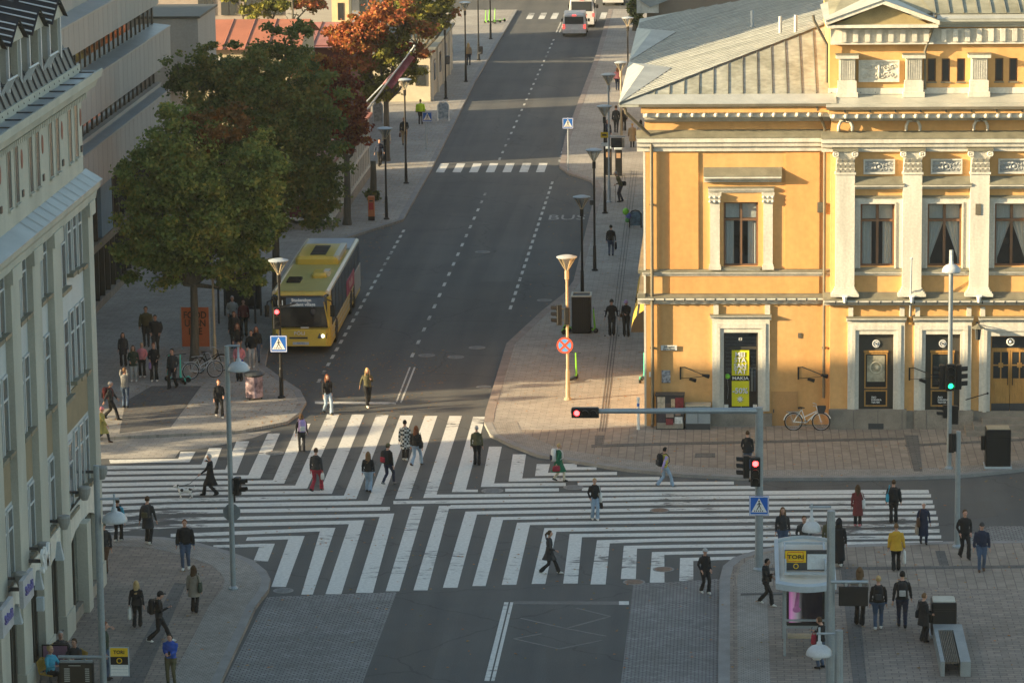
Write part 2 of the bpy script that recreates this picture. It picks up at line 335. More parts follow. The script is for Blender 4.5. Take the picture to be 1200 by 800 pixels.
# tactile strips on the street pavement
g=M()
for i in range(3): g.prism([tuple(S(x+i*3.2,y,SWZ+.012)[:2]) for x,y in [(702,505),(703.2,505),(740-12*0,200),(739.6,200)]],SWZ-.02,SWZ+.012,bottom=False)
struct('guiding_strip',g,BAND)
# ---- crossing paint ----
def paint(l,m_,name='crossing_paint',z=.006):
    g=M()
    for q_ in l: g.prism([tuple(S(x,y,z)[:2]) for x,y in q_],0.0,z,bottom=False)
    return struct(name,g,m_)
def hl(pts,t0=1.75,t1=1.75):
    # horizontal bar through points (x,y), half thickness
    return [(x,y-t0) for x,y in pts]+[(x,y+t1) for x,y in reversed(pts)]
Z=[]
Z+=[[(128,538.3),(209,537.2),(211.5,529),(229,529),(222,541),(129,542.3)],
[(245,524.5),(260,524.5),(251,547.8),(180,548.5),(122,549.6),(122,545.6),(180,545),(236,544)],
[(277,516.7),(292,516.7),(277,553.7),(200,554.5),(115,556),(115,552),(200,551),(264,550)],
[(314,507.5),(328,507.5),(305,560),(200,561),(115,562.8),(115,558.8),(200,557.3),(291,556.5)],
[(349,496),(364,496),(333,566),(200,568),(115,569.8),(115,565.8),(200,564),(320,562.3)],
[(383.5,485),(398,485),(360,572),(200,574),(115,576),(115,571.8),(200,570.5),(346,568.5)],
[(412.5,485.4),(427,485.4),(389,578),(200,580),(115,583),(115,579),(200,576.7),(375,574.5)],
[(441,486),(455.5,486),(417.5,584),(200,587.5),(115,590.5),(115,586),(200,583.5),(403,580.3)],
[(469,486.5),(484,486.5),(446.5,590.5),(200,594.5),(115,598.2),(115,594),(200,590.5),(431,586.5)],
[(498,487),(512.5,487),(479,584),(463,584)],
[(526.7,487),(541.3,487),(511.5,579),(520,579),(700,577),(1000,573.7),(1088,573.7),(1089,577.5),(700,580.5),(496,583)],
[(554.5,488),(568.7,488),(546,573.3),(560,573.3),(560,576),(529.5,576)],
[(573,523),(588,523),(579,566),(663,565.3),(663,569),(563.5,570)],
[(601,532),(616.5,532),(612,560.2),(773,558.4),(773,562),(596,563.7)],
[(629,543.5),(644.5,543.5),(642,553.6),(723,552.6),(723,556),(627,557.2)],
[(655,543),(676,543),(676,547),(699,547),(699,550),(650,550.4)],
hl([(457,595.5),(200,599.5),(115,605)],2,2),
[(461,601.2),(446,601.5),(200,606.5),(115,612),(115,616),(200,610),(445,605),(417,694),(437,694),(462,601.2)],
[(427,609),(410,609.5),(200,614),(115,620),(115,624),(200,618),(409,613.5),(381.5,695.5),(400,695.5)],
[(393,618),(376,618),(280,622),(200,625),(200,628.7),(280,626),(375,622),(353,696),(366.5,696)],
[(357,627.5),(340,627.5),(290,629),(288,633),(338,631.3),(318,687),(335,687)],
[(322,636.5),(306,636.5),(250,638.5),(250,641.5),(304,640),(297,657),(314,657)],
hl([(228,632.8),(270,632)],1.8,1.8),
hl([(592,573.8),(655,573.4)],1.7,1.7),hl([(677,566.6),(860,565.5)],1.7,1.7),hl([(682,572.6),(893,570.5)],1.7,1.7),
hl([(461,588.3),(640,586),(780,583),(1000,581),(1091,580.5)],1.8,1.8),
[(482.5,593),(497,593),(468,692),(452,692)],
[(514.5,592.3),(528,592.3),(528,591.5),(780,587.8),(1093,585.7),(1093,589.3),(780,591.3),(526,595.5),(501,691),(484.5,691)],
[(545.5,599),(620,597.5),(780,594.6),(1000,592.2),(1095,591.4),(1095,595),(780,598.2),(559,602.2),(536,688),(519,688)],
[(576,605.5),(640,604.3),(780,601.6),(1000,599.2),(1097,598.3),(1097,602),(780,605),(589.5,608.6),(569,686),(553.5,686)],
[(606,612),(640,611),(780,609),(1000,606.2),(1099,605),(1099,608.8),(780,612.4),(621,614.6),(605,684.5),(588,684.5)],
[(638,618.3),(780,616.6),(1000,613.8),(1100,612.5),(1100,616.2),(780,620.3),(652,622.5),(639,683.5),(623,683.5)],
[(667.5,625.3),(780,623.9),(1000,620.6),(1101,619.7),(1101,623.3),(780,627.7),(682,628.8),(677,683),(660,683)],
[(699.6,632.6),(780,630.2),(1000,627.5),(1103,626.7),(1103,630.4),(780,633.8),(714.5,636),(709.7,684),(692,684)],
[(731,639),(800,637.7),(1000,634.4),(1105,633.6),(1105,637.3),(800,641.2),(746.5,642.2),(745,677.7),(727.5,677.7)],
[(764,646.4),(886,643.7),(886,647.3),(778.5,649.5),(778.7,682),(761.5,682)],
[(797,653.3),(862,651.6),(862,655),(812.5,656.6),(812.5,680),(796,680)]]
zz=[]
for q_ in Z:
    # drop accidental duplicate end points
    zz.append([p for i,p in enumerate(q_) if p!=q_[i-1]])
paint(zz,PNT)
paint([[(463.6,471),(465.4,471),(481.3,430),(479.5,430)],[(468.4,472),(470.6,472),(487,430),(485,430)],[(369,470),(464,471),(464,473.5),(369,472.5)]],PNT2,'stop_line')
paint([[(591,705),(596,705),(573.5,797),(567.5,797)],[(598,705),(601.5,705),(579.5,797),(575.5,797)]],PNT,'lane_line')
paint([[(601.5,704),(725,704.2),(725,708),(601.5,707.5)]],PNT3,'faded_stop_line')
paint([hl([(725.3,704.7),(737,704.7)],.8,3.2)],PNT,'stop_line')
def thin(a,b,w=.05):
    A=S(*a);B=S(*b);d=(B-A).normalized();n=Vector((-d.y,d.x,0))*w
    return [(A+n)[:2],(B+n)[:2],(B-n)[:2],(A-n)[:2]]
g=M()
for a,b in (((610,724),(663,736)),((663,736),(715,722)),((663,736),(710,745)),((655,760),(705,750)),((602,748),(655,760)),((602,748),(635,742)),((715,722),(675,712))): g.prism(thin(a,b),0,.006,bottom=False)
struct('faded_lines',g,PNT3)
g=M()
def dash(u,v0,v1,step,ln,w=.07):
    v=v0
    while v<v1: g.box(u-w,u+w,v,v+ln,0,.007); v+=step
dash(-10.42,14.5,62,2.95,1.0); dash(-10.5,76,146,2.95,1.0)
dash(-13.85,9,49,1.72,.85,.07); dash(-6.86,26,67,1.9,1.0,.07); dash(-6.86,75,84,1.9,1,.07)
g.box(-10.6,-10.5,150,158,0,.007); g.box(-10.35,-10.25,150,158,0,.007)
struct('lane_dashes',g,PNT2)
g=M(); a=S(580,202).y; b=S(580,191.5).y
u=-13.9
while u<-7.1: g.box(u,u+.5,a,b,0,.007); u+=.98
a=S(640,22.5).y; b=S(640,15.5).y; u=-13.6
while u<-6: g.box(u,u+.5,a,b,0,.007); u+=1.02
struct('far_crossing_paint',g,PNT)
o=text('BUS',1.5,tuple(S(664,255,.008)),(0,0,0),paintmat('rubbed road letters',(.30,.30,.285),.7,asp=(.11,.11,.105)),ext=.001,name='road_marking',sx=.95); o.scale=(.8,1.6,1); tag(o,kind='structure')
# tar repair patches and oil marks
PATCH=asphalt('newer asphalt patch',(.065,.069,.07),(.11,.108,.10)); OLDP=asphalt('older pale asphalt',(.072,.077,.079),(.130,.129,.122))
g=M()
for i,pl in enumerate([[(428,300),(470,300),(462,318),(418,318)],[(560,330),(598,330),(596,352),(555,352)],[(500,430),(545,430),(541,446),(494,446)],[(600,108),(628,108),(622,128),(592,128)],[(640,150),(655,150),(652,176),(634,176)],[(470,740),(520,740),(505,800),(452,800)],[(1125,590),(1160,586),(1170,604),(1132,608)],[(640,760),(700,757),(702,800),(640,800)]]): g.prism([tuple(S(x,y)[:2]) for x,y in pl],0,.002+.0002*i,bottom=False)
struct('road_patch',g,PATCH)
g=M()
for i,pl in enumerate([[(530,250),(560,250),(520,340),(484,340)],[(610,230),(640,226),(600,330),(565,330)],[(556,120),(572,120),(540,190),(520,190)]]): g.prism([tuple(S(x,y)[:2]) for x,y in pl],0,.0012+.0002*i,bottom=False)
struct('road_patch',g,OLDP)
# manholes
def manhole(px,py,rx,label,m_):
    p=S(px,py,.0); r=rx/F*(p-CAM).length
    h=thing('manhole_cover',label,'manhole cover',(p.x,p.y,gz(p)+.004),group='manhole covers in the roadway')
    a=M(); a.lathe([(r,0),(r,.012),(r*.86,.012)],24); a.build('frame_ring',KERB,h)
    a=M(); a.lathe([(r*.85,0),(r*.85,.013),(.01,.013)],24)
    for k in range(-3,4): a.box(-r*.6,r*.6,k*r*.2-.02,k*r*.2+.02,.013,.017)
    a.build('lid',m_,h)
RUST=mat('brownish cast iron',(.22,.15,.11),.7,.25,8.); IRON=mat('grey cast iron',(.16,.165,.165),.6,.25,8.)
for px,py,rx,l,m_ in [(743,682,13,'brown round manhole cover beside the cobbled lane corner',RUST),(777.5,667,12.5,'brown round manhole cover breaking a white crossing bar',RUST),(773,598,11.5,'brown round manhole cover among the long white stripes',RUST),
 (577,575,13,'large grey manhole cover just above the long stripes',IRON),(672,571,12,'grey manhole cover between two interrupted stripes',IRON),(500,416.5,10,'grey manhole cover left of two in mid road',IRON),(534,418.5,10,'grey manhole cover right beside another in mid road',IRON),(559,407.5,10,'grey manhole cover nearest the brick kerb above a pair',IRON),(567,453.5,9,'grey manhole cover beside the reddish kerb corner',IRON),(565.5,295.5,9,'grey manhole cover far up the roadway',IRON),(638,352,9,'grey manhole cover near the black container kerb',IRON),(322,531,11,'manhole cover at the sunlit end of crossing bars',IRON),(332,692,12,'dark manhole cover at the curved lower corner kerb',IRON),(808,789,0,'',None)]:
    if rx: manhole(px,py,rx,l,m_)
# ================= YELLOW THEATRE =================
def fX(px,d=0,py=300): return PV(px,py,-d).x
def fZ(py,d=0,px=860): return PV(px,py,-d).z
TH=thing('yellow_theatre','yellow stucco theatre with white pilasters, grey metal roof and pedimented attic','building',(0,0,0))
def sub(name,par):
    o=bpy.data.objects.new(name,None); COL.objects.link(o); o.parent=par; return o
def wall_sheet(g,x0,x1,z0,z1,holes,y,dep,mi=0,mr=0):
    xs=sorted({x0,x1}|{h[i] for h in holes for i in (0,1)}); zs=sorted({z0,z1}|{h[i] for h in holes for i in (2,3)})
    for i in range(len(xs)-1):
        for j in range(len(zs)-1):
            cx=(xs[i]+xs[i+1])/2; cz=(zs[j]+zs[j+1])/2
            if any(h[0]<cx<h[1] and h[2]<cz<h[3] for h in holes): continue
            g.quad((xs[i],y,zs[j]),(xs[i+1],y,zs[j]),(xs[i+1],y,zs[j+1]),(xs[i],y,zs[j+1]),mi)
    for a,b,c,d in holes:
        g.quad((a,y,c),(a,y,d),(a,y+dep,d),(a,y+dep,c),mr); g.quad((b,y,d),(b,y,c),(b,y+dep,c),(b,y+dep,d),mr)
        g.quad((a,y,d),(b,y,d),(b,y+dep,d),(a,y+dep,d),mr); g.quad((b,y,c),(a,y,c),(a,y+dep,c),(b,y+dep,c),mr)
def ledge(name,x0,x1,yb,dt,zb_,zf,zl,m_=WHT,top=FLASH,ends=True,sub=None,par=None):
    # yb wall plane y; dt projection; zb_ top at wall, zf top at front, zl lower edge; moulded underside
    g=M(); yf=yb-dt; h=zf-zl
    prof=[(yb,zl),(yb-dt*.35,zl),(yb-dt*.4,zl+h*.3),(yb-dt*.7,zl+h*.38),(yb-dt*.78,zl+h*.62),(yf,zl+h*.7),(yf,zf),(yb,zf)]
    g.ext(prof,'x',x0,x1); o=g.build(name,m_,par or TH)
    g=M(); e=.02; g.ext([(yb,zf+.003),(yf-e,zf+.003),(yf-e,zf+.018),(yb,zb_)],'x',x0-e,x1+e); g.build('flashing',top,o)
    return o
D1=.45                       # the columned bay stands this far proud
xa=fX(973,D1); XE=24.0; ZT=fZ(122,0)
G0=SWZ
# --- openings
W1=(fX(848),fX(888.5),fZ(312),fZ(237)); S1=(fX(848),fX(888.5),fZ(481),fZ(389))
pit_=fX(1106.5,D1)-fX(1028,D1)
holesR=[];bays=[]
for k in range(5):
    o_=k*pit_
    w=(fX(1008,D1)+o_,fX(1048,D1)+o_,fZ(312,D1,1060),fZ(238.5,D1,1060)); holesR.append(w)
    if k<2: d=(fX(1007,D1)+o_,fX(1048,D1)+o_,fZ(481,D1,1060),fZ(391,D1,1060))
    else: d=(fX(1162,D1)+(k-2)*pit_,fX(1210,D1)+(k-2)*pit_,fZ(482,D1,1060),fZ(393,D1,1060))
    holesR.append(d); bays.append((w,d))
g=M(); wall_sheet(g,0,xa,G0,fZ(143),[W1,S1],0,.3)
g.box(0,xa,-.02,.3,fZ(143),ZT)
g.quad((0,0,G0),(0,0,ZT),(0,31,ZT),(0,31,G0)); g.quad((0,31,G0),(0,31,ZT),(XE,31,ZT),(XE,31,G0))
g.build('wing_wall',YEL,TH)
g=M(); zt=fZ(150,D1,1060); wall_sheet(g,xa,XE,G0,zt,holesR,-D1,.3); g.box(xa,XE,-D1,.0,zt,ZT)
g.quad((xa,0,G0),(xa,-D1,G0),(xa,-D1,ZT),(xa,0,ZT)); g.quad((XE,-D1,G0),(XE,31,G0),(XE,31,ZT),(XE,-D1,ZT)); g.build('bay_wall',YEL,TH)
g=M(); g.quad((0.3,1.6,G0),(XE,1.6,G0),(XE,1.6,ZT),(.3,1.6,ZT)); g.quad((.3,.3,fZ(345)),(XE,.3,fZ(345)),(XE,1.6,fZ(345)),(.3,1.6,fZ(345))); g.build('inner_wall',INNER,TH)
# raised/recessed stucco fields of the wing
g=M(); g.box(0.01,fX(773.5),-.07,0.01,fZ(315),fZ(178)); g.box(0.01,fX(773.5),-.07,.01,fZ(500),fZ(357)); g.box(fX(785),fX(818.5),-.06,.01,fZ(315),fZ(179)); g.box(fX(920),fX(960),-.06,.01,fZ(315),fZ(179)); g.box(fX(785),fX(960),-.055,.01,fZ(343.5),fZ(324))
g.build('stucco_field',YEL2,TH)
g=M(); g.box(-.06,.02,-.075,.35,G0,fZ(357)); g.box(-.06,.02,-.075,.35,fZ(343),fZ(178)); g.build('corner_strip',WHT,TH)
# plinth
g=M(); g.box(fX(828),fX(905),-.13,.0,G0,fZ(484)); g.box(0,fX(828),-.05,0,G0,fZ(492)); g.box(fX(937),xa,-.06,0,G0,fZ(497)); 
g.box(fX(972,D1),fX(1064,D1+.2),-D1-.2,-D1,G0,fZ(480,D1+.2,1060)); g.box(fX(1064,D1+.2),fX(1073,D1),-D1-.1,-D1,G0,fZ(481,D1,1060)); g.box(fX(1073,D1+.2),fX(1143,D1+.2),-D1-.19,-D1,G0,fZ(481,D1+.2,1060)); g.box(fX(1143,D1),XE,-D1-.1,-D1,G0,fZ(481,D1,1060))
pl=g.build('plinth',GRAN,TH)
g=M(); g.box(fX(1019,.7),fX(1037,.7),-D1-.205,-D1-.15,G0,fZ(496,.65,1060)); g.box(fX(858),fX(880),-.135,-.1,fZ(501),fZ(499)); g.build('cellar_grille',DK,pl)
g=M()
for j in range(12): 
    xx=fX(972,D1)+.02+j*.93
    if xx<fX(1140,D1): g.box(xx,xx+.012,-D1-.203,-D1-.19,G0,fZ(481,D1+.2,1060))
g.build('joint',DK,pl)
# steps
g=M()
for i,(x0,y0,dp,l,l2) in enumerate([(1135,505,1.5,G0,None),(1144,496,1.1,None,None),(1154,489,.7,None,None)]):
    z1=G0+.16*(i+1)+.001*i; g.box(fX(x0,D1+dp),XE-5,-D1-dp,-D1-.05,G0+.16*i*0+ (0 if i==0 else .16*i),z1)
g.build('entrance_steps',GRAN,TH)
# --- cornice of the wing
d=.85
def cornice(x0,x1,yb,px,pyg,pyo,pym,pyw,sh):
    # gutter / fascia / modillions / bed mould
    zz=lambda py,dd: PV(px,py,yb-dd).z
    g=M(); zg=zz(pyg,d); zo=zz(pyo,d-.05)
    g.box(x0-.12,x1,yb-d,yb-.0,zo+.0,zz(pyg+2.6,d)); o=g.build('eave_fascia',YEL,TH)
    g=M(); g.box(x0-.2,x1,yb-d-.12,yb-d+.02,zz(pyg+3.2,d+.1),zg); g.build('gutter',PIPE,TH)
    g=M(); g.box(x0-.05,x1,yb-d+.12,yb,zo-.19,zo-.004); o=g.build('eave_soffit',WHT,TH)
    g=M(); n=int((x1-x0)/.44)
    zm=zz(pym,d-.1)
    for i in range(n+1):
        xx=x0+.1+i*.44
        g.box(xx-.075,xx+.075,yb-d+.04,yb-.05,zm-.085,zo-.01)
        g.ball((xx,yb-d+.05,zm+.0),.085,0,8)
    g.build('modillions',WHT,TH)
    g=M(); z0=zz(pyw,.2); g.ext([(yb,z0),(yb-.08,z0),(yb-.2,z0+.1),(yb-.24,zm-.1),(yb,zm-.1)],'x',x0,x1); g.build('bed_moulding',WHT,TH)
cornice(0,xa-.02,0,860,122,132,134.5,143,0)
cornice(xa,XE,-D1,1060,125.5,133,136,142,0)
# gutter stripes (brackets seen as dark dots)
g=M()
for i in range(24): xx=xa+.5+i*.95; g.box(xx-.02,xx+.02,-D1-d-.04,-D1-d+.02,fZ(132,D1+d,1060),fZ(127,D1+d,1060))
g.build('gutter_bracket',DK,TH)
ledge('entablature',0-.3,xa,0,.33,fZ(152),fZ(162,.33),fZ(177.5,.15),WHT)
ledge('entablature',xa-.35,XE,-D1,.36,fZ(153.5,D1,1060),fZ(163,D1+.36,1060),fZ(178,D1+.15,1060),WHT)
# string courses
ledge('string_course',-.12,xa,0,.14,fZ(315),fZ(319,.14),fZ(323.5,.1))
ledge('string_course',-.3,xa,0,.3,fZ(343.5),fZ(349,.3),fZ(356.5,.2))
ledge('string_course',xa-.25,XE,-D1,.42,fZ(342,D1,1060),fZ(352,D1+.42,1060),fZ(358.5,D1+.3,1060))
g=M()
for i in range(19): xx=.35+i*.39; g.box(xx-.02,xx+.02,-.31,-.2,fZ(353,.3),fZ(349.5,.3))
for i in range(30): xx=xa+.2+i*.43; g.box(xx-.02,xx+.02,-D1-.43,-D1-.3,fZ(356,D1+.42,1060),fZ(352.6,D1+.42,1060))
g.build('ledge_clips',DK,TH)
# --- windows
def window(box,y,par=TH,mull=True,transom=None,curtain=0,frame=BROWN,t=.045,label=None):
    x0,x1,z0,z1=box; w=sub('window',par)
    g=M(); f=.07
    g.box(x0,x0+f,y,y+f,z0,z1); g.box(x1-f,x1,y,y+f,z0,z1); g.box(x0+f,x1-f,y,y+f,z0,z0+f); g.box(x0+f,x1-f,y,y+f,z1-f,z1)
    if transom: g.box(x0+f,x1-f,y-.01,y+f,transom-.05,transom+.05)
    if mull: xm=(x0+x1)/2; g.box(xm-.05,xm+.05,y-.014,y+f-.002,z0+f,z1-f)
    g.build('frame',frame,w)
    g=M(); g.quad((x0,y+.04,z0),(x1,y+.04,z0),(x1,y+.04,z1),(x0,y+.04,z1)); g.build('pane',PANE,w)
    if curtain:
        zt_=(transom or z1)-.02; g=M(); W=(x1-x0)
        for sd in (0,1):
            rows=[]
            for r_ in range(9):
                z=zt_+(z0+.05-zt_)*r_/8; q=r_/8
                wd=W*({1:.30,2:.44-.40*min(1,q*1.15)+.02,3:.26}[curtain])
                if curtain==2: wd=max(wd,W*.06)
                row=[]
                for c_ in range(13):
                    xx=c_/12*wd; xx=(x0+.05+xx) if sd==0 else (x1-.05-xx)
                    row.append((xx,y+.14+.025*math.sin(c_*1.7+sd),z))
                rows.append(row)
            g.loft(rows,0,cap=False,closed=False)
        g.build('curtain',CURT,w,smooth=True)
        if transom:
            g=M(); g.box(x0+.08,(x0+x1)/2-.06,y+.1,y+.11,transom+.06,z1-.08); g.box((x0+x1)/2+.06,x1-.08,y+.1,y+.11,transom+.06,z1-.08); g.build('blind',CURT,w)
    return w
window(W1,.16,transom=fZ(257,-.16),curtain=3)
# pedimented window dressing on the wing
ledge('window_hood',fX(825,.3),fX(915.5,.3),0,.4,fZ(196),fZ(207,.4),fZ(214,.25))
ledge('window_cornice',fX(830,.15),fX(907,.15),0,.16,fZ(218.5),fZ(221,.16),fZ(226,.12))
for a,b in ((830.5,845),(893,907)):
    xA,xB=fX(a,.1),fX(b,.1); g=M(); z0,z1=fZ(316,.1),fZ(226,.1); g.box(xA+.05,xB-.05,-.12,0,z0,z1); g.box(xA,xB,-.17,0,z0,z0+.12); g.box(xA+.02,xB-.02,-.15,0,z0+.12,z0+.2); p=g.build('window_pilaster',WHT,TH)
    g=M(); zc=fZ(239,.12); g.loft([[(xA+.06,-.13,zc),(xB-.06,-.13,zc),(xB-.06,0,zc),(xA+.06,0,zc)],[(xA-.02,-.22,z1),(xB+.02,-.22,z1),(xB+.02,0,z1),(xA-.02,0,z1)]])
    for q in range(6): g.ball((xA+.05+(xB-xA-.1)*((q%3)/2),-.18,zc+.1+.17*(q//3)),.055)
    g.build('capital',WHT,p)
ledge('window_sill',fX(846),fX(891),0,.12,fZ(312),fZ(315,.12),fZ(318,.1))
# shop window on the ground floor
def surround(x0,x1,z0,z1,ox,ozt,y,name='door_surround'):
    g=M()
    for k,(a,dd) in enumerate(((ox,.10),(ox*.66,.14),(ox*.33,.09))):
        g.box(x0-a,x0-a+ox*.34,y-dd,y+.01,z0,z1+ozt*(a/ox)); g.box(x1+a-ox*.34,x1+a,y-dd,y+.01,z0,z1+ozt*(a/ox))
        g.box(x0-a+ox*.34,x1+a-ox*.34,y-dd+.002,y+.01,z1+ozt*(a/ox)-ozt*.34,z1+ozt*(a/ox))
    return g.build(name,WHT,TH)
surround(*S1,fX(848)-fX(834.5),fZ(373)-fZ(389),0)
ledge('door_cornice',fX(832,.2),fX(904,.2),0,.24,fZ(367.5),fZ(370,.24),fZ(374,.2))
g=M()
for a in ((836,842),(896.5,902.5)): g.box(fX(a[0]),fX(a[1]),-.1,0,fZ(368),fZ(357))
g.box(fX(834),fX(904),-.09,0,fZ(374.5),fZ(372)); g.build('cornice_block',WHT,TH)
w=window(S1,.14,mull=False,transom=fZ(407.5,-.14),frame=DARKF)
g=M(); y=.12
yel=mat('lemon yellow poster',(.72,.66,.02),.6,.03)
g.box(fX(857.5),fX(878),y,y+.01,fZ(440.5),fZ(411)); g.box(fX(857.5),fX(878),y,y+.01,fZ(476.5),fZ(447)); 
P=thing('sale_poster','lemon yellow sale poster in two sheets behind the theatre shop window','poster',(fX(867.7),y,fZ(476)))
g.build('poster_sheet',yel,P,world=True)
xc=fX(867.7)-P.location.x
lp=P.location
for i,(t_,py,sz) in enumerate((('MEI',416.5,.26),('STA',423,.26),('SAN',430,.26),('TAT',436.5,.26),('-50%',459,.3),('\u2738',469,.3))):
    text(t_,sz,(xc,-.012,fZ(py)-lp.z),FACE,BLK,P,bold=True); text(t_,sz,(xc-.012,-.022,fZ(py)-lp.z+.012),FACE,WHTP,P,bold=True)
text('MAKIA',.17,(xc,-.012,fZ(443.8)-lp.z),FACE,WHTP,P,bold=True,sx=1.25)
g=M(); g.box(fX(856.5),fX(879),y+.012,y+.02,fZ(446.5),fZ(441)); g.build('name_strip',BLK,P,world=True)
text('83',.16,(fX(867.5),.11,fZ(398)),FACE,WHTP,TH)
g=M(); 
for xx in (851,885): g=M(); g.box(fX(xx)-.08,fX(xx)+.08,.1,.12,fZ(479),fZ(474.5)); g.build('shop_sticker',WHTP,TH)
B=thing('balloon','green balloon inside the shop window beside the yellow poster','balloon',(fX(852.5),.2,fZ(442))); g=M(); g.ball((0,0,0),.11,0,14); g.build('balloon_skin',LIME,B,smooth=True); g=M(); g.tube([(0,0,-.1),(.03,0,-.5),(0,0,-.9)],.004,4); g.build('string',WHTP,B)
# clothes rail hint in the shop
R=thing('clothes_rack','clothes rack with pale garments just inside the shop window','clothes rack',(fX(884),.75,G0+.55)); g=M(); g.tube([(-.5,0,0),(-.5,0,1.6),(.3,0,1.6),(.3,0,0)],.02,6); g.build('rail',STEEL,R)
for i in range(7): g=M(); x0=-.45+.11*i; g.box(x0,x0+.07,-.2,.2,.7,1.5); g.build('garment',mat('garment %d'%i,[(.5,.45,.35),(.1,.1,.1),(.4,.3,.2),(.55,.55,.5),(.12,.15,.2),(.5,.5,.45),(.3,.25,.2)][i],.9),R)
# bay: surrounds, windows, panels, pilasters
rnd=random.Random(3)
def ornament(name,x0,x1,z0,z1,y,ring=True,par=TH):
    g=M(); f=.06
    g.box(x0,x1,y-.02,y+.01,z0,z1); o=g.build(name,mat('grey relief field',(.33,.34,.33),.8,.1) if ring else WHT,par)
    g=M(); g.box(x0-f,x0,y-.07,y,z0-f,z1+f); g.box(x1,x1+f,y-.07,y,z0-f,z1+f); g.box(x0,x1,y-.068,y,z1,z1+f); g.box(x0,x1,y-.068,y,z0-f,z0)
    g.build('panel_frame',WHT,o)
    g=M(); xc=(x0+x1)/2; zc=(z0+z1)/2; h=(z1-z0); w_=(x1-x0)
    if ring: g.ring((xc,y-.03,zc),h*.32,.035,'y',16); g.ball((xc,y-.03,zc),.07)
    for sd in (-1,1):
        for k in range(4 if ring else 3):
            cx=xc+sd*w_*(.16+.1*k if ring else .08+.14*k); rr=h*(.16 if ring else .2)
            for vv in (-1,1):
                cz=zc+vv*h*.2; pts=[]
                for t in range(9):
                    a=t/8*1.6*PI+(k%2)*PI; pts.append((cx+sd*rr*(1-t/12)*math.cos(a),y-.03,cz+vv*rr*(1-t/12)*math.sin(a)))
                g.tube(pts,.022 if ring else .028,5)
                g.ball((cx,y-.03,cz),.035,0,6)
    if not ring: g.tube([(xc,y-.03,z0+.12*h),(xc,y-.03,z1-.12*h)],.05,6)
    g.build('relief',WHT if not ring else mat('grey relief',(.40,.41,.40),.8,.1),o,smooth=True)
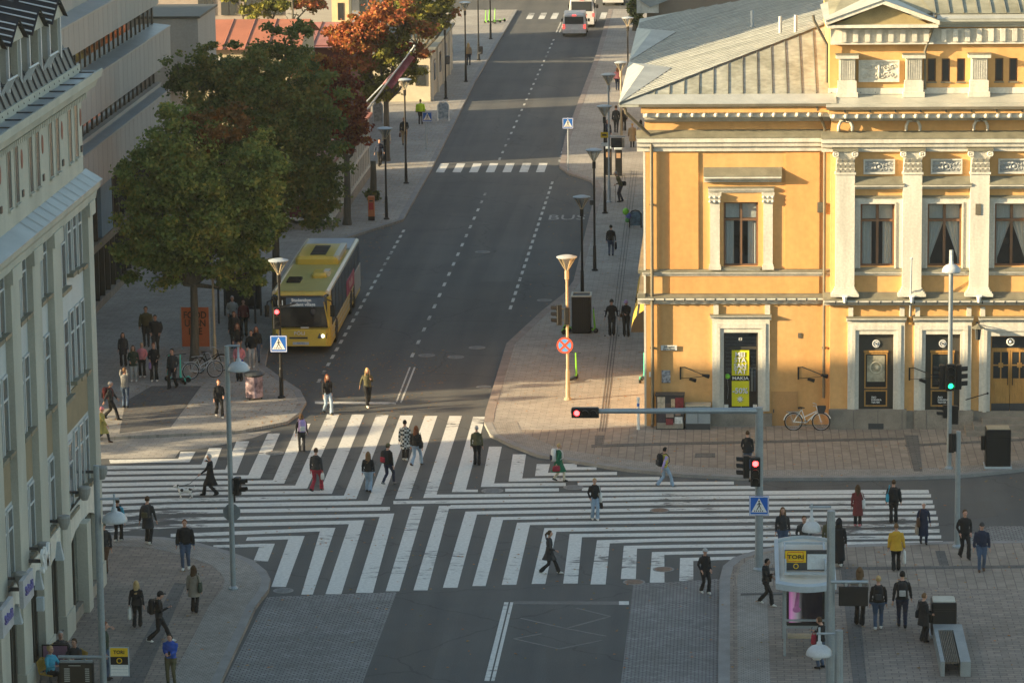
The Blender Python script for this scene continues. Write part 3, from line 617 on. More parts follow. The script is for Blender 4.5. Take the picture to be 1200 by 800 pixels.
for k,(w_,d_) in enumerate(bays):
    o_=k*pit_; q=lambda px,dd=D1: fX(px,dd)+o_
    window(w_,-D1+.16,transom=fZ(258,D1-.16,1060),curtain=1 if k==0 else 2)
    g=M(); zt,zb=fZ(231,D1+.08,1060),fZ(314,D1+.05,1060)
    g.box(q(1001.5),w_[0]-.06,-D1-.07,-D1,zb,zt); g.box(w_[1]+.06,q(1057.5),-D1-.07,-D1,zb,zt); g.box(w_[0]-.06,w_[1]+.06,-D1-.068,-D1,w_[3]+.06,zt)
    g.box(w_[0]-.06,w_[0],-D1-.11,-D1,zb,w_[3]+.06); g.box(w_[1],w_[1]+.06,-D1-.11,-D1,zb,w_[3]+.06); g.box(w_[0],w_[1],-D1-.11,-D1,w_[3],w_[3]+.06)
    g.build('window_surround',WHT,TH)
    ledge('window_cap',q(1001),q(1058),-D1,.1,fZ(229,D1,1060),fZ(232,D1+.1,1060),fZ(234,D1+.1,1060))
    ledge('window_hood',q(1001),q(1058.5),-D1,.34,fZ(206.5,D1,1060),fZ(217,D1+.34,1060),fZ(222,D1+.2,1060))
    ledge('window_sill',q(1001),q(1058),-D1,.16,fZ(313,D1,1060),fZ(318.5,D1+.16,1060),fZ(323,D1+.1,1060))
    ornament('relief_panel',q(1013),q(1046),fZ(202,D1,1060),fZ(188,D1,1060),-D1-.04)
    # ground floor surround
    if k<2: sx0,sx1=q(994),q(1061)
    else: sx0,sx1=fX(1149,D1)+(k-2)*pit_,fX(1223,D1)+(k-2)*pit_
    surround(d_[0],d_[1],d_[2],d_[3],d_[0]-sx0,fZ(375,D1,1060)-d_[3],-D1)
    ledge('door_cornice',sx0-.05,sx1+.05,-D1,.26,fZ(370,D1,1060),fZ(373,D1+.26,1060),fZ(378,D1+.2,1060))
    g=M()
    for a in (sx0+.02,sx1-.2): g.box(a,a+.18,-D1-.1,-D1,fZ(370,D1,1060),fZ(359.5,D1,1060))
    g.build('cornice_block',WHT,TH)
    x0,x1,z0,z1=d_; y=-D1+.12
    dr=sub('display_door' if k<2 else 'double_door',TH)
    if k<2:
        g=M(); g.box(x0,x1,y,y+.05,z0,z1); g.build('door_panel',DARKF,dr)
        zq0,zq1=fZ(476.5,D1,1060),fZ(414,D1,1060); zm=fZ(456.5,D1,1060)
        xa_,xb_=x0+(x1-x0)*.17,x1-(x1-x0)*.17
        g=M(); f=.05
        for a,b in ((zm+.03,zq1),(zq0,zm-.03)):
            g.box(xa_,xa_+f,y-.05,y,a,b); g.box(xb_-f,xb_,y-.05,y,a,b); g.box(xa_+f,xb_-f,y-.05,y,a,a+f); g.box(xa_+f,xb_-f,y-.05,y,b-f,b)
        g.box(xa_-.03,xb_+.03,y-.08,y,zq1+.02,zq1+.1)
        g.build('display_frame',OAK,dr)
        g=M(); g.box(xa_+f,xb_-f,y-.02,y,zm+.05,zq1-f); g.box(xa_+f,xb_-f,y-.02,y,zq0+f,zm-.08); g.build('display_board',BLK,dr)
        pc=mat('sepia portrait print',(.34,.31,.2),.6,.5,3.,col2=(.55,.5,.36)) if k==0 else mat('dark theatre print',(.03,.04,.04),.6,.4,4.)
        g=M(); g.box(xa_+.1,xb_-.1,y-.03,y-.02,zm+.3,zq1-.1); g.build('poster_print',pc,dr)
        if k==0: g=M(); g.ring(((xa_+xb_)/2,y-.03,zm+.85),.22,.03); g.ball(((xa_+xb_)/2+.05,y-.03,zm+.85),.1); g.build('printed_face',mat('pale print',(.6,.55,.4),.7),dr)
        for i,t_ in enumerate(('\u00c5BO','SVENSKA','TEATER')): text(t_,.095,(xa_+f+.22 if k==0 else xa_+f+.22,y-.03,zm-.32-.1*i),FACE,WHTP,dr,align='LEFT',bold=True)
        ce=M(); ce.lathe([(.15,0),(.15,.02),(.01,.02)],16); 
        co=ce.build('crest',WHTP,dr,loc=None); co.location=((x0+x1)/2,y-.02,fZ(403,D1,1060)); co.rotation_euler=(PI/2,0,0)
        g=M(); g.ring((0,0,.024),.1,.012,'z',14); g.ball((0,0,.02),.04); g.build('crest_ring',DK,co)
    else:
        g=M(); zt_=fZ(410,D1,1060); xm=(x0+x1)/2; f=.07
        g.box(x0,x1,y,y+.06,zt_-.04,zt_+.05); g.box(x0,x0+f,y,y+.06,z0,z1); g.box(x1-f,x1,y,y+.06,z0,z1); g.box(x0,x1,y,y+.06,z1-f,z1); g.build('door_frame',OAK,dr)
        g=M(); g.box(x0+f,x1-f,y+.03,y+.04,zt_,z1-f); g.build('fanlight_pane',PANED,dr)
        for a,b in ((x0+f,xm-.01),(xm+.01,x1-f)):
            g=M(); zg=fZ(444,D1,1060); g.box(a,b,y+.01,y+.05,z0,zg); t=.06
            g.box(a,a+t,y+.01,y+.05,zg,zt_-.04); g.box(b-t,b,y+.01,y+.05,zg,zt_-.04); g.box(a+t,b-t,y+.01,y+.05,zt_-.1,zt_-.04)
            mx=(a+b)/2; mz=(zg+zt_-.1)/2; g.box(mx-.025,mx+.025,y+.008,y+.05,zg,zt_-.1); g.box(a+t,b-t,y+.009,y+.05,mz-.025,mz+.025)
            g.box(mx-.09,mx+.09,y,y+.05,mz-.09,mz+.09)
            g.box(a+.12,b-.12,y-.01,y+.01,z0+.35,zg-.12); o=g.build('door_leaf',OAK,dr)
            g=M(); g.box(a,b,y+.0,y+.008,z0,z0+.3); g.build('kick_plate',DK,o)
            g=M(); g.quad((a,y+.03,zg),(b,y+.03,zg),(b,y+.03,zt_),(a,y+.03,zt_)); g.build('pane',PANED,o)
            g=M(); hx=b-.08 if a<xm-.2 else a+.08; g.tube([(hx,y-.04,zg-.25),(hx,y-.04,zg+.25)],.016,6); g.build('handle',BLK,o)
        co=M(); co.ring((xm,y-.02,fZ(401,D1,1060)),.13,.03); co.ball((xm,y-.02,fZ(401,D1,1060)),.06); co.build('crest',WHTP,dr)
for k in range(5):
    o_=k*pit_; q=lambda px,dd=D1+.3: fX(px,dd)+o_
    dp=.30; xA,xB=q(979),q(1001.3); y0=-D1-dp; zb,zt=fZ(347,D1+dp,1060),fZ(203,D1+dp,1060)
    g=M(); g.box(xA,xB,y0,-D1,zb+.33,zt); 
    for i,(a,h0,h1) in enumerate(((.17,0,.11),(.12,.11,.18),(.07,.18,.25),(.03,.25,.33))): g.box(xA-a,xB+a,y0-a,-D1,zb+h0,zb+h1)
    p=g.build('pilaster',WHT,TH)
    g=M(); zc1=fZ(174.5,D1+dp+.12,1060); g.box(xA-.04,xB+.04,y0-.04,-D1,zt-.05,zt+.03)
    n=5
    g.loft([[(xA,y0,zt+.03),(xB,y0,zt+.03),(xB,-D1,zt+.03),(xA,-D1,zt+.03)],[(xA+.02,y0,zt+.5),(xB-.02,y0,zt+.5),(xB-.02,-D1,zt+.5),(xA+.02,-D1,zt+.5)],[(xA-.08,y0-.1,zc1-.1),(xB+.08,y0-.1,zc1-.1),(xB+.08,-D1,zc1-.1),(xA-.08,-D1,zc1-.1)]])
    for row in range(3):
        m_=4-(row==2)*1
        for j in range(m_):
            xx=xA+(xB-xA)*(j+.5)/m_; zz_=zt+.12+row*.2
            g.loft([[(xx-.07,y0-.02,zz_-.1),(xx+.07,y0-.02,zz_-.1),(xx+.07,y0+.02,zz_-.1),(xx-.07,y0+.02,zz_-.1)],[(xx-.08,y0-.08-.02*row,zz_),(xx+.08,y0-.08-.02*row,zz_),(xx+.08,y0,zz_),(xx-.08,y0,zz_)],[(xx-.04,y0-.15-.02*row,zz_+.09),(xx+.04,y0-.15-.02*row,zz_+.09),(xx+.03,y0-.08,zz_+.07),(xx-.03,y0-.08,zz_+.07)]])
    for sd in (xA,xB): g.ring((sd,y0-.12,zc1-.2),.09,.045,'y',10); g.ball((sd,y0-.12,zc1-.2),.05)
    g.build('capital',WHT,p,smooth=False)
    g=M(); g.box(xA-.12,xB+.12,y0-.16,-D1,zc1-.1,zc1); g.build('abacus',FLASH,p)
    g=M(); zz_=fZ(147.5,D1+.2,1060)
    for sd in (-.26,.26): 
        xx=(xA+xB)/2+sd; g.tube([(xx,-D1-.0,zz_-.19),(xx,-D1-.16,zz_-.16),(xx,-D1-.2,zz_),(xx-sd*.3,-D1-.2,zz_+.17),(xx-sd*.9,-D1-.16,zz_+.2)],.06,8)
    g.build('scroll_bracket',WHT,p,smooth=True)
    g=M(); g.tube([((xA+xB)/2,y0-.18,zb-.22),((xA+xB)/2,y0-.18,zb+.02)],[.05,.1],8); g.box((xA+xB)/2-.1,(xA+xB)/2+.1,y0-.25,y0-.1,zb+.02,zb+.06); g.build('spout',WHTP,p)
# vents, plaque, poster
g=M(); x0,x1=fX(957.5),fX(964.5); g.box(x0,x1,-.1,-.055,fZ(249),fZ(237)); 
for i in range(4): z=fZ(247-2.6*i); g.box(x0+.02,x1-.02,-.115,-.1,z,z+.03)
g.build('wall_vent',PIPE,TH)
g=M(); g.box(fX(935.5),fX(939.5),-.03,0,fZ(396),fZ(390)); g.build('wall_vent',PIPE,TH)
g=M(); g.box(fX(1142.5,.8),fX(1149,.8),-D1-.33,-D1-.3,fZ(252,.75,1060),fZ(239,.75,1060)); g.build('wall_vent',PIPE,TH)
P=thing('street_plaque','pale street name plaque on the yellow wall above the stickered cabinet','sign',(fX(783.5),0,fZ(407))); g=M(); g.box(-.31,.31,-.08,-.06,-.1,.1); g.build('plate',mat('pale enamel',(.6,.62,.6),.4),P)
text('Eriksgatan',.1,(0,-.086,.035),FACE,BLK,P); text('Eerikinkatu',.1,(0,-.086,-.055),FACE,BLK,P)
P=thing('wall_poster','small black and white poster taped on the shaded yellow wall','poster',(fX(780),0,fZ(441))); g=M(); g.box(-.17,.17,-.02,-.005,-.25,.25); g.build('sheet',mat('collage print',(.1,.1,.13),.7,.6,9.,col2=(.6,.6,.62)),P)
P=thing('wall_sign','small white notice plate beside the corner drainpipe','sign',(fX(761.5),-.1,fZ(438))); g=M(); g.box(-.05,.05,0,.02,-.1,.1); g.build('plate',WHTP,P)
# utility door in the wing
g=M(); x0,x1=fX(904.5),fX(935.5); g.box(x0,x1,-.03,0,G0,fZ(458.5)); o=g.build('service_door',mat('brownish service door',(.45,.25,.10),.7,.08),TH)
g=M(); g.box(x0+.06,x0+.1,-.05,-.03,fZ(483),fZ(479)); g.build('handle',DK,o)
# drainpipes
g=M(); X=fX(764,.2); g.tube([(X-1.0,-.8,fZ(126,.8)),(X-.95,-.75,fZ(132,.8)),(X-.1,-.25,fZ(157,.3)),(X,-.2,fZ(163,.2)),(X,-.2,G0+.15),(X-.02,-.35,G0+.05)],.065,10)
for z in (3.2,6.1,8.8,11): g.box(X-.09,X+.09,-.22,.0,z,z+.05)
g.build('drainpipe',PIPE,TH,smooth=False)
g=M(); X=fX(966,.2); g.tube([(X-.3,-.85,fZ(124,.85)),(X-.3,-.8,fZ(130,.8)),(X,-.28,fZ(150,.3)),(X,-.2,fZ(156,.2)),(X,-.2,fZ(466,.2))],.06,10)
for z in (3.2,6.1,8.8,11): g.box(X-.08,X+.08,-.22,.0,z,z+.05)
g.build('drainpipe',PIPE,TH)
# wall bracket lamps (two spot pairs)
def bracket(px,py,dd,label):
    B=thing('bracket_spotlight',label,'wall lamp',(fX(px,dd),-dd,fZ(py,dd,px)),group='bracket spotlights on the theatre front')
    g=M(); g.box(-.03,.03,-.03,0,-.35,.15); g.tube([(0,-.02,.12),(.15,-.3,.2),(.9,-.9,.0)],.02,6); g.tube([(0,-.02,-.3),(.3,-.5,-.2),(.9,-.9,-.05)],.012,6); g.build('bracket_arm',BLK,B)
    g=M(); g.tube([(.86,-.85,0),(1.1,-.75,-.08)],[.05,.09],8); g.tube([(.35,-.55,-.22),(.6,-.5,-.3)],[.05,.08],8); g.build('spot_head',BLK,B)
bracket(797,434,0,'black twin spotlight bracket on the wall beside the sale window'); bracket(936,434,0,'black twin spotlight bracket above the parked white bicycle'); bracket(1067,435,D1,'black spotlight bracket between the two display doors')
# lantern and flag poles
B=thing('wall_lantern','glass hood lantern hanging between display door and oak door','wall lamp',(fX(1146,D1),-D1,fZ(383,D1,1146)))
g=M(); g.tube([(0,0,.1),(0,-.5,.2)],.02,6); g.tube([(0,-.5,.2),(0,-.5,.05)],[.02,.28],10); g.build('hood',FLASH,B); g=M(); g.tube([(0,-.5,.05),(0,-.5,-.4)],[.13,.09],8); g.build('globe',PANED,B); g=M(); g.box(-.04,.04,-.06,0,-.1,.2); g.build('bracket',DK,B)
B=thing('flagpole_holder','bare slim wall flagpole leaning over the ledge between theatre windows','flagpole',(fX(1067,D1),-D1,fZ(375,D1,1067)))
g=M(); g.tube([(0,0,0),(0,-.9,2.5)],[.04,.025],8); g.ball((0,-.92,2.55),.05); g.build('pole',GREYP,B); g=M(); g.box(-.06,.06,-.1,0,-.15,.15); g.build('bracket',OAK,B)
B=thing('flagpole_holder','dark bare wall rod angled out before the oak theatre door','flagpole',(fX(1128,D1),-D1,fZ(470,D1,1128)))
g=M(); g.tube([(0,0,0),(.95,-.7,.45)],.02,6); g.ball((.97,-.72,.46),.045); g.build('pole',BLK,B)
# --- roof of the wing (hipped, long west slope)
T=.27; ez=fZ(122,.9)+.0
A=(-.95,-.95,ez);Bq=(xa+.2,-.95,ez); 
h=7.6
def rp(u,v): return (u,v,ez+T*min(u+.95,v+.95,31.9-v))
g=M()
# west slope, front slope
g.add([A,rp(h,h),rp(h,31-h),(-.95,31.9,ez)],[(0,1,2,3)])
g.add([(-.95,31.9,ez),rp(h,31-h),(XE,31-h,rp(h,31-h)[2]),(XE,31.9,ez)],[(0,1,2,3)])
g.add([rp(h,h),(XE,h,rp(h,h)[2]),(XE,31-h,rp(h,31-h)[2]),rp(h,31-h)],[(0,1,2,3)])
g.box(-.95,XE,-.95,31.9,ez-.1,ez-.004)
rf=g.build('roof',ROOFG,TH); g=M(); g.add([A,Bq,(xa+.2,h,rp(h,h)[2]),rp(h,h)],[(0,1,2,3)]); g.build('front_slope',mat('mossy pale sheet panels',(.30,.29,.20),.6,.3,.8,metal=.15,col2=(.46,.45,.36),var2=.2,s2=4,stretch=(1,.6,1)),rf)
g=M(); nr=.02
def seam(g,a,b,r=.028): g.tube([(a[0],a[1],a[2]+.02),(b[0],b[1],b[2]+.02)],r,4)
seam(g,A,rp(h,h),.05)
i=0; u=.4
g2=M()
while u<h+1.5:
    v1=min(u,h); seam(g,(u,.05,ez+T*1.0),(u,v1,ez+T*(v1+.95)),.021); u+=.56
g.build('roof_seam',SEAM,rf)
g=M(); v=1.
while v<30: 
    uu=min(v,h,31-v); seam(g,(-.9,v,ez+.01),(uu,v,ez+T*(uu+.95)),.014); v+=.62
g.build('roof_seam',mat('pale roof seam',(.34,.35,.33),.5,.2),rf)
g=M(); q=ez+T*.95; g.add([(-.95,-.95,ez+.01),(xa+.2,-.95,ez+.01),(xa+.2,-.0,q+.012),(0.0,.0,q+.012)],[(0,1,2,3)]); g.build('eave_sheet',LEDGE,rf)
g=M()
for (ys,yp,ye) in ((-.7,6.4,13.6),(13.9,20.5,27.5)):
    a=(-.97,ys,ez+.02);b=(-.97,ye,ez+.02);p=(-.15,yp,ez+.62); q=(.95,yp+.3,ez+T*1.9+.03)
    g.add([a,b,p,q],[(0,2,1),(0,3,2),(2,3,1)])
g.build('gablet',LEDGE,rf)
g=M()
for (u,v) in ((4.2,14),(5.3,8.5),(5.9,7.4)): 
    z=ez+T*(u+.95); g.tube([(u,v,z),(u,v,z+.7)],.07,8)
g.build('vent_pipe',GREYP,rf)
# --- attic over the bay
ya=.15; zl0=fZ(126,D1+.85,1060)
AT=sub('attic',TH)
aX=lambda px: PV(px,80,ya).x; aZ=lambda py,dd=0: PV(1060,py,ya-dd).z
zb0=aZ(110); g=M(); g.add([(xa-.2,-D1-.88,zl0+.004),(XE,-D1-.88,zl0+.004),(XE,ya,zb0),(xa-.2,ya,zb0)],[(0,1,2,3)]); g.add([(xa-.2,-D1-.88,zl0),(xa-.2,ya,zb0),(xa-.2,ya,zl0)],[(0,1,2)]); g.build('ledge_sheet',LEDGE,AT)
AX0=aX(972); zc=aZ(24)
ws=[]
for k in range(3):
    for c in (1087,1103.5,1121.5): ws.append((aX(c)+k*pit_,aX(c+9.8)+k*pit_,aZ(96),aZ(69)))
ws=[w_ for w_ in ws if w_[1]<XE]
g=M(); wall_sheet(g,AX0,XE,zl0,zc,ws,ya,.15); g.quad((AX0,ya,zl0),(AX0,ya,zc),(AX0,9,zc),(AX0,9,zl0)); g.build('attic_wall',YEL,AT)
for w_ in ws: 
    g=M(); g.box(w_[0],w_[1],ya+.1,ya+.14,w_[2],w_[3]); o=g.build('attic_window',BROWN,AT); g=M(); g.box(w_[0]+.05,w_[1]-.05,ya+.08,ya+.105,w_[2]+.05,w_[3]-.05); g.build('pane',PANED,o)
    g=M(); g.box(w_[0]-.03,w_[1]+.03,ya-.06,ya,w_[2]-.05,w_[2]-.001); g.build('sill',FLASH,o)
g=M(); g.box(AX0-.05,XE,ya-.08,ya,zb0,aZ(103)); g.build('attic_base',WHT,AT)
# fluted pedestals
for px in (983,1061,1137.5,1214):
    x0,x1=aX(px),aX(px+19); y0=ya-.34; z0,z1=aZ(104,.3),aZ(64,.3)
    g=M(); g.box(x0,x1,y0,ya,z0+.3,z1-.14); g.box(x0-.05,x1+.05,y0-.05,ya,z0-.3,z0+.3); g.box(x0-.1,x1+.1,y0-.1,ya,z0-.32,z0-.12)
    for j in range(7): xx=x0+.04+(x1-x0-.1)*j/6; g.box(xx,xx+.03,y0-.03,y0,z0+.35,z1-.2)
    o=g.build('fluted_pedestal',WHT,AT)
    g=M(); g.box(x0-.12,x1+.12,y0-.12,ya,z1-.14,z1+.0); g.build('cap',WHT,o); g=M(); g.box(x0-.14,x1+.14,y0-.14,ya,z1+.0,z1+.03); g.build('cap_flashing',FLASH,o)
ornament('attic_relief',aX(1008),aX(1052),aZ(94),aZ(72),ya-.05,ring=False,par=AT)
# frieze with triglyph-like dentils and cornice
x0c,x1c=aX(973),aX(1093)
def frieze(x0,x1,y,zt,zb,step,n0):
    g=M(); g.box(x0,x1,y,y+.3,zb,zt); g.box(x0,x1,y-.07,y,zb,zb+.08)
    xx=x0+n0
    while xx<x1-.2: g.box(xx,xx+.19,y-.13,y,zb+.1,zt); xx+=step
    return g.build('attic_frieze',WHT,AT)
frieze(x0c,x1c,ya-.3,aZ(34,.3),aZ(52,.3),.445,.4); frieze(x1c,XE,ya-.12,aZ(34,.1),aZ(52,.1),.445,.3)
ledge('attic_cornice',x1c,XE,ya,.5,aZ(16,.3),aZ(23,.5),aZ(33,.4),LEDGE,LEDGE,par=AT)
g=M(); yf=ya-.75; zq=aZ(33,.75); zr=aZ(29.5,.75); za=aZ(5,.75); xm=(x0c+x1c)/2
g.box(x0c-.15,x1c+.15,yf,ya,zq,zr)
for sd,x_ in ((-1,x0c-.2),(1,x1c+.2)):
    g.add([(x_,yf-.05,zr),(xm,yf-.05,za),(xm,yf-.05,za+.16),(x_,yf-.05,zr+.16),(x_,5,zr),(xm,5,za),(xm,5,za+.16),(x_,5,zr+.16)],[(0,1,2,3),(4,7,6,5),(0,4,5,1),(3,2,6,7),(0,3,7,4)])
g.build('pediment',WHT,AT)
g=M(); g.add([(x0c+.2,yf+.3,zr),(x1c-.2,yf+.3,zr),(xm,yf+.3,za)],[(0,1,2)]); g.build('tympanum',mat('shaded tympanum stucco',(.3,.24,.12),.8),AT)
g=M()
for sd,x_ in ((-1,x0c-.25),(1,x1c+.25)): g.add([(x_,yf-.1,zr+.165),(xm,yf-.1,za+.165),(xm,6,za+.165),(x_,6,zr+.165)],[(0,1,2,3)])
g.build('pediment_roof',LEDGE,AT)
g=M(); zr0=aZ(16,.0); g.add([(x1c,ya-.2,zr0),(XE,ya-.2,zr0),(XE,9,zr0+2.2),(x1c-2,9,zr0+2.2)],[(0,1,2,3)]); g.add([(AX0,ya,zr0-.3),(x1c,ya,zr0),(x1c-2,9,zr0+2.2),(AX0,9,zr0+1.6)],[(0,1,2,3)]); g.quad((AX0,9,zr0+2.2),(XE,9,zr0+2.2),(XE,9.2,zl0),(AX0,9.2,zl0)); ar=g.build('attic_roof',ROOFM,AT)
g=M(); u=x1c+.1
while u<XE: g.tube([(u,ya-.15,zr0+.03),(u,9,zr0+2.23)],.03,4); u+=.53
g.build('roof_seam',SEAM,ar)
# attic downpipes
for (a,b,c,d_,e_) in ((953,18,969,52,97),(1097,18,1084,60,105)):
    g=M(); pts=[PV(a,b,ya-.6),PV(a+ (1 if a<1000 else -1),b+6,ya-.55),PV(c,d_,ya-.25),PV(c,e_,ya-.2)]; g.tube(pts,.055,8); g.build('drainpipe',PIPE,AT)
# west side awnings and corner details
for i,(v0,v1,zb_) in enumerate(((7.5,12.0,2.4),(14.3,18.5,2.4))):
    A_=thing('shop_awning',('yellow and black curved awning on the theatre side wall, nearer the corner','yellow and black curved awning on the theatre side wall, farther up the street')[i],'awning',(0,v0,zb_+.0),group='awnings on the theatre side wall')
    yb=mat('yellow awning cloth',(.55,.36,.06),.8,.1)
    n=8; rings=[]
    for k in range(n+1):
        a=PI/2*k/n; rings.append([(-.02-.75*math.sin(a)*1.0,0,.95*math.cos(a)),(-.02-.75*math.sin(a),v1-v0,.95*math.cos(a))])
    for k in range(n):
        g=M(); g.add([rings[k][0],rings[k][1],rings[k+1][1],rings[k+1][0]],[(0,1,2,3)]); g.build('awning_strip',yb if k%4<3 else BLK,A_)
    g=M(); g.add([(0,0,0)]+[r[0] for r in rings],[tuple(range(n+2))]); g.build('awning_end',BLK,A_)
g=M()
for i,(z0,z1,y0,y1) in enumerate(((fZ(347),fZ(343),-.3,6),(fZ(320),fZ(316),-.1,6))): g.box(-.28,0,y0,31,z0,z1)
g.build('side_ledge',FLASH,TH)
# ================= LEFT DEPARTMENT BUILDING (u = UL, facing +x) =================
UL=-17.3; VC=-24.5; VS=-75.
LB=thing('department_building','cream and white rendered corner building with dark dormered mansard roof','building',(UL,VC,0))
def lz(px,py,u=UL): return PU(px,py,u).z
def lv(px,py=300,u=UL): return PU(px,py,u).y
GLB=glassmat('blue grey office glass',(.075,.095,.10),.15)
DOCH=mat('dull ochre spandrel',(.26,.21,.13),.8,.1)
MANS=mat('dark navy mansard sheet',(.022,.027,.034),.45,.2,2.)
LIGHTS=mat('pale dormer stripe',(.5,.52,.52),.5,.05)
XW=-42
g=M()
# core volume west of the street front
zE=16.5; zled=13.35
g.box(XW,UL-.02,VS,VC+.0,0,zE-.02); g.box(XW+.5,-39,VS,VC-1,16.4,17.1)
g.build('main_wall',CREAM,LB,world=True)
def LBm(name,fn,m,smooth=False):
    g=M(); fn(g); return g.build(name,m,LB,world=True,smooth=smooth)
# pale infill field between pilasters from fascia to ledge
LBm('infill_wall',lambda g:(g.box(UL-.02,UL+.06,VS,VC-.6,3.2,12.7)),PALE)
zs=[(11.0,12.75),(7.6,9.7),(4.05,5.9)]
pit3=3.23
# bays: pilaster edges by v
bays_=[]; 
edges=[(-25.35,-24.5),(-31.4,-30.1),(-34.6,-33.4),(-37.8,-36.6),(-41,-39.8),(-44.2,-43)]
for a,b in edges:
    o=LBm('pilaster',lambda g:(g.box(UL,UL+.27,a,b,0.9,12.75),g.box(UL,UL+.32,a-.06,b+.06,SWZ,.9),g.box(UL,UL+.36,a-.08,b+.08,12.3,12.75)),CREAM)
LBm('corner_wall',lambda g:(g.box(UL-1.2,UL,VC-.02,VC+.25,SWZ,12.9)),CREAM)
def lwin(v0,v1,z0,z1,x=UL+.07,fr=True):
    w=sub('window',LB)
    LBm('x',lambda g:None,CREAM) if 0 else None
    g=M(); g.box(x-.1,x+.03,v0,v1,z0,z1); 
    o=g.build('pane',GLB,LB,world=True); o.parent=w
    g=M(); t=.07; g.box(x,x+.05,v0-t,v0,z0-t,z1+t); g.box(x,x+.05,v1,v1+t,z0-t,z1+t); g.box(x,x+.05,v0,v1,z1,z1+t); g.box(x,x+.05,v0,v1,(z0*.3+z1*.7)-.03,(z0*.3+z1*.7)+.03); 
    if v1-v0>1.2: g.box(x,x+.05,(v0+v1)/2-.04,(v0+v1)/2+.04,z0,z1)
    o=g.build('frame',PALE,LB,world=True); o.parent=w
    g=M(); g.box(x-.02,x+.2,v0-.1,v1+.1,z0-.16,z0-.04); o=g.build('sill',FLASH,LB,world=True); o.parent=w
    return w
for bi in range(len(edges)-1):
    v1=edges[bi][0]; v0=edges[bi+1][1]
    for zi,(z0,z1) in enumerate(zs):
        if bi==0:
            lwin(v0+.25,v0+1.55,z0-.3,z1-.15); 
            for k in range(3): a=v0+2.05+k*.92; lwin(a,a+.5,z0-.05*k,z1)
        else:
            w_=(v1-v0); lwin(v0+.22,v0+w_/2-.16,z0,z1); lwin(v0+w_/2+.16,v1-.22,z0,z1)
    for z0,z1 in ((6.0,7.4),):
        LBm('spandrel',lambda g:(g.box(UL,UL+.1,v0+.2,v1-.2,z0+.1,z1-.1)),DOCH)
# round medallion-headed bay moulding
LBm('band_moulding',lambda g:(g.ext([(UL,12.7),(UL+.3,12.7),(UL+.35,12.95),(UL+.45,13.1),(UL+.5,13.3),(UL,13.5)],'y',VS,VC+.5)),CREAM)
LBm('ledge_sheet',lambda g:(g.ext([(UL+.54,13.3),(UL+.54,13.33),(UL-.0,13.66),(UL,13.3)],'y',VS,VC+.52)),BLUEG)
def fsm(g):
    v=VS+40
    while v<VC: g.add([(UL+.54,v-.02,13.345),(UL+.54,v+.02,13.345),(UL,v+.02,13.675),(UL,v-.02,13.675)],[(0,1,2,3)]); v+=1.0
LBm('ledge_seam',fsm,FLASH)
# upper band with slits and ovals
LBm('upper_band',lambda g:(g.box(UL-.2,UL+.02,VS,VC+.02,13.5,16.0)),CREAM)
for k in range(6):
    vc=-26.1-3.2*k
    for s_ in (-.55,.55):
        w=sub('slit_window',LB)
        g=M(); g.box(UL-.1,UL+.035,vc+s_-.24,vc+s_+.24,14.25,15.95); o=g.build('pane',GLB,LB,world=True); o.parent=w
        g=M(); t=.05; g.box(UL,UL+.045,vc+s_-.24-t,vc+s_-.24,14.2,16); g.box(UL,UL+.05,vc+s_+.24,vc+s_+.24+t,14.2,16); g.box(UL,UL+.1,vc+s_-.3,vc+s_+.3,14.15,14.22); o=g.build('frame',CREAM,LB,world=True); o.parent=w
    vo=-24.75-3.2*k+.6*0
    g=M(); n=16; g.loft([[(UL+.02,vo-.0+.13*math.cos(2*PI*i/n)+.25*0,15.4+.3*math.sin(2*PI*i/n)) for i in range(n)],[(UL+.045,vo+.1*math.cos(2*PI*i/n),15.4+.26*math.sin(2*PI*i/n)) for i in range(n)]]); g.build('oval_medallion',mat('terracotta medallion',(.25,.10,.07),.7,.2),LB,world=True)
    g=M(); g.box(UL,UL+.06,vo-.12,vo+.08,14.3,14.5); g.build('vent_grille',DK,LB,world=True)
# main cornice
LBm('main_cornice',lambda g:(g.ext([(UL,15.95),(UL+.1,15.95),(UL+.15,16.15),(UL+.4,16.3),(UL+.5,16.6),(UL+.62,16.62),(UL+.62,16.75),(UL,16.75)],'y',VS,VC+.6)),CREAM)
def fd(g):
    v=VC-.1
    while v>VS+35: g.box(UL+.02,UL+.22,v-.07,v+.07,15.98,16.14); v-=.28
LBm('dentils',fd,CREAM)
LBm('gutter_trough',lambda g:(g.box(UL+.0,UL+.6,VS,VC+.55,16.75,16.78)),BLUEG)
LBm('gutter_rim',lambda g:(g.box(UL+.57,UL+.64,VS,VC+.62,16.74,16.86),g.box(UL-.08,UL+.0,VS,VC+.2,16.7,17.05)),CREAM)
def gd(g):
    v=VC
    while v>VS+35: g.box(UL,UL+.58,v-.03,v+.03,16.78,16.82); v-=1.7
LBm('gutter_divider',gd,DK)
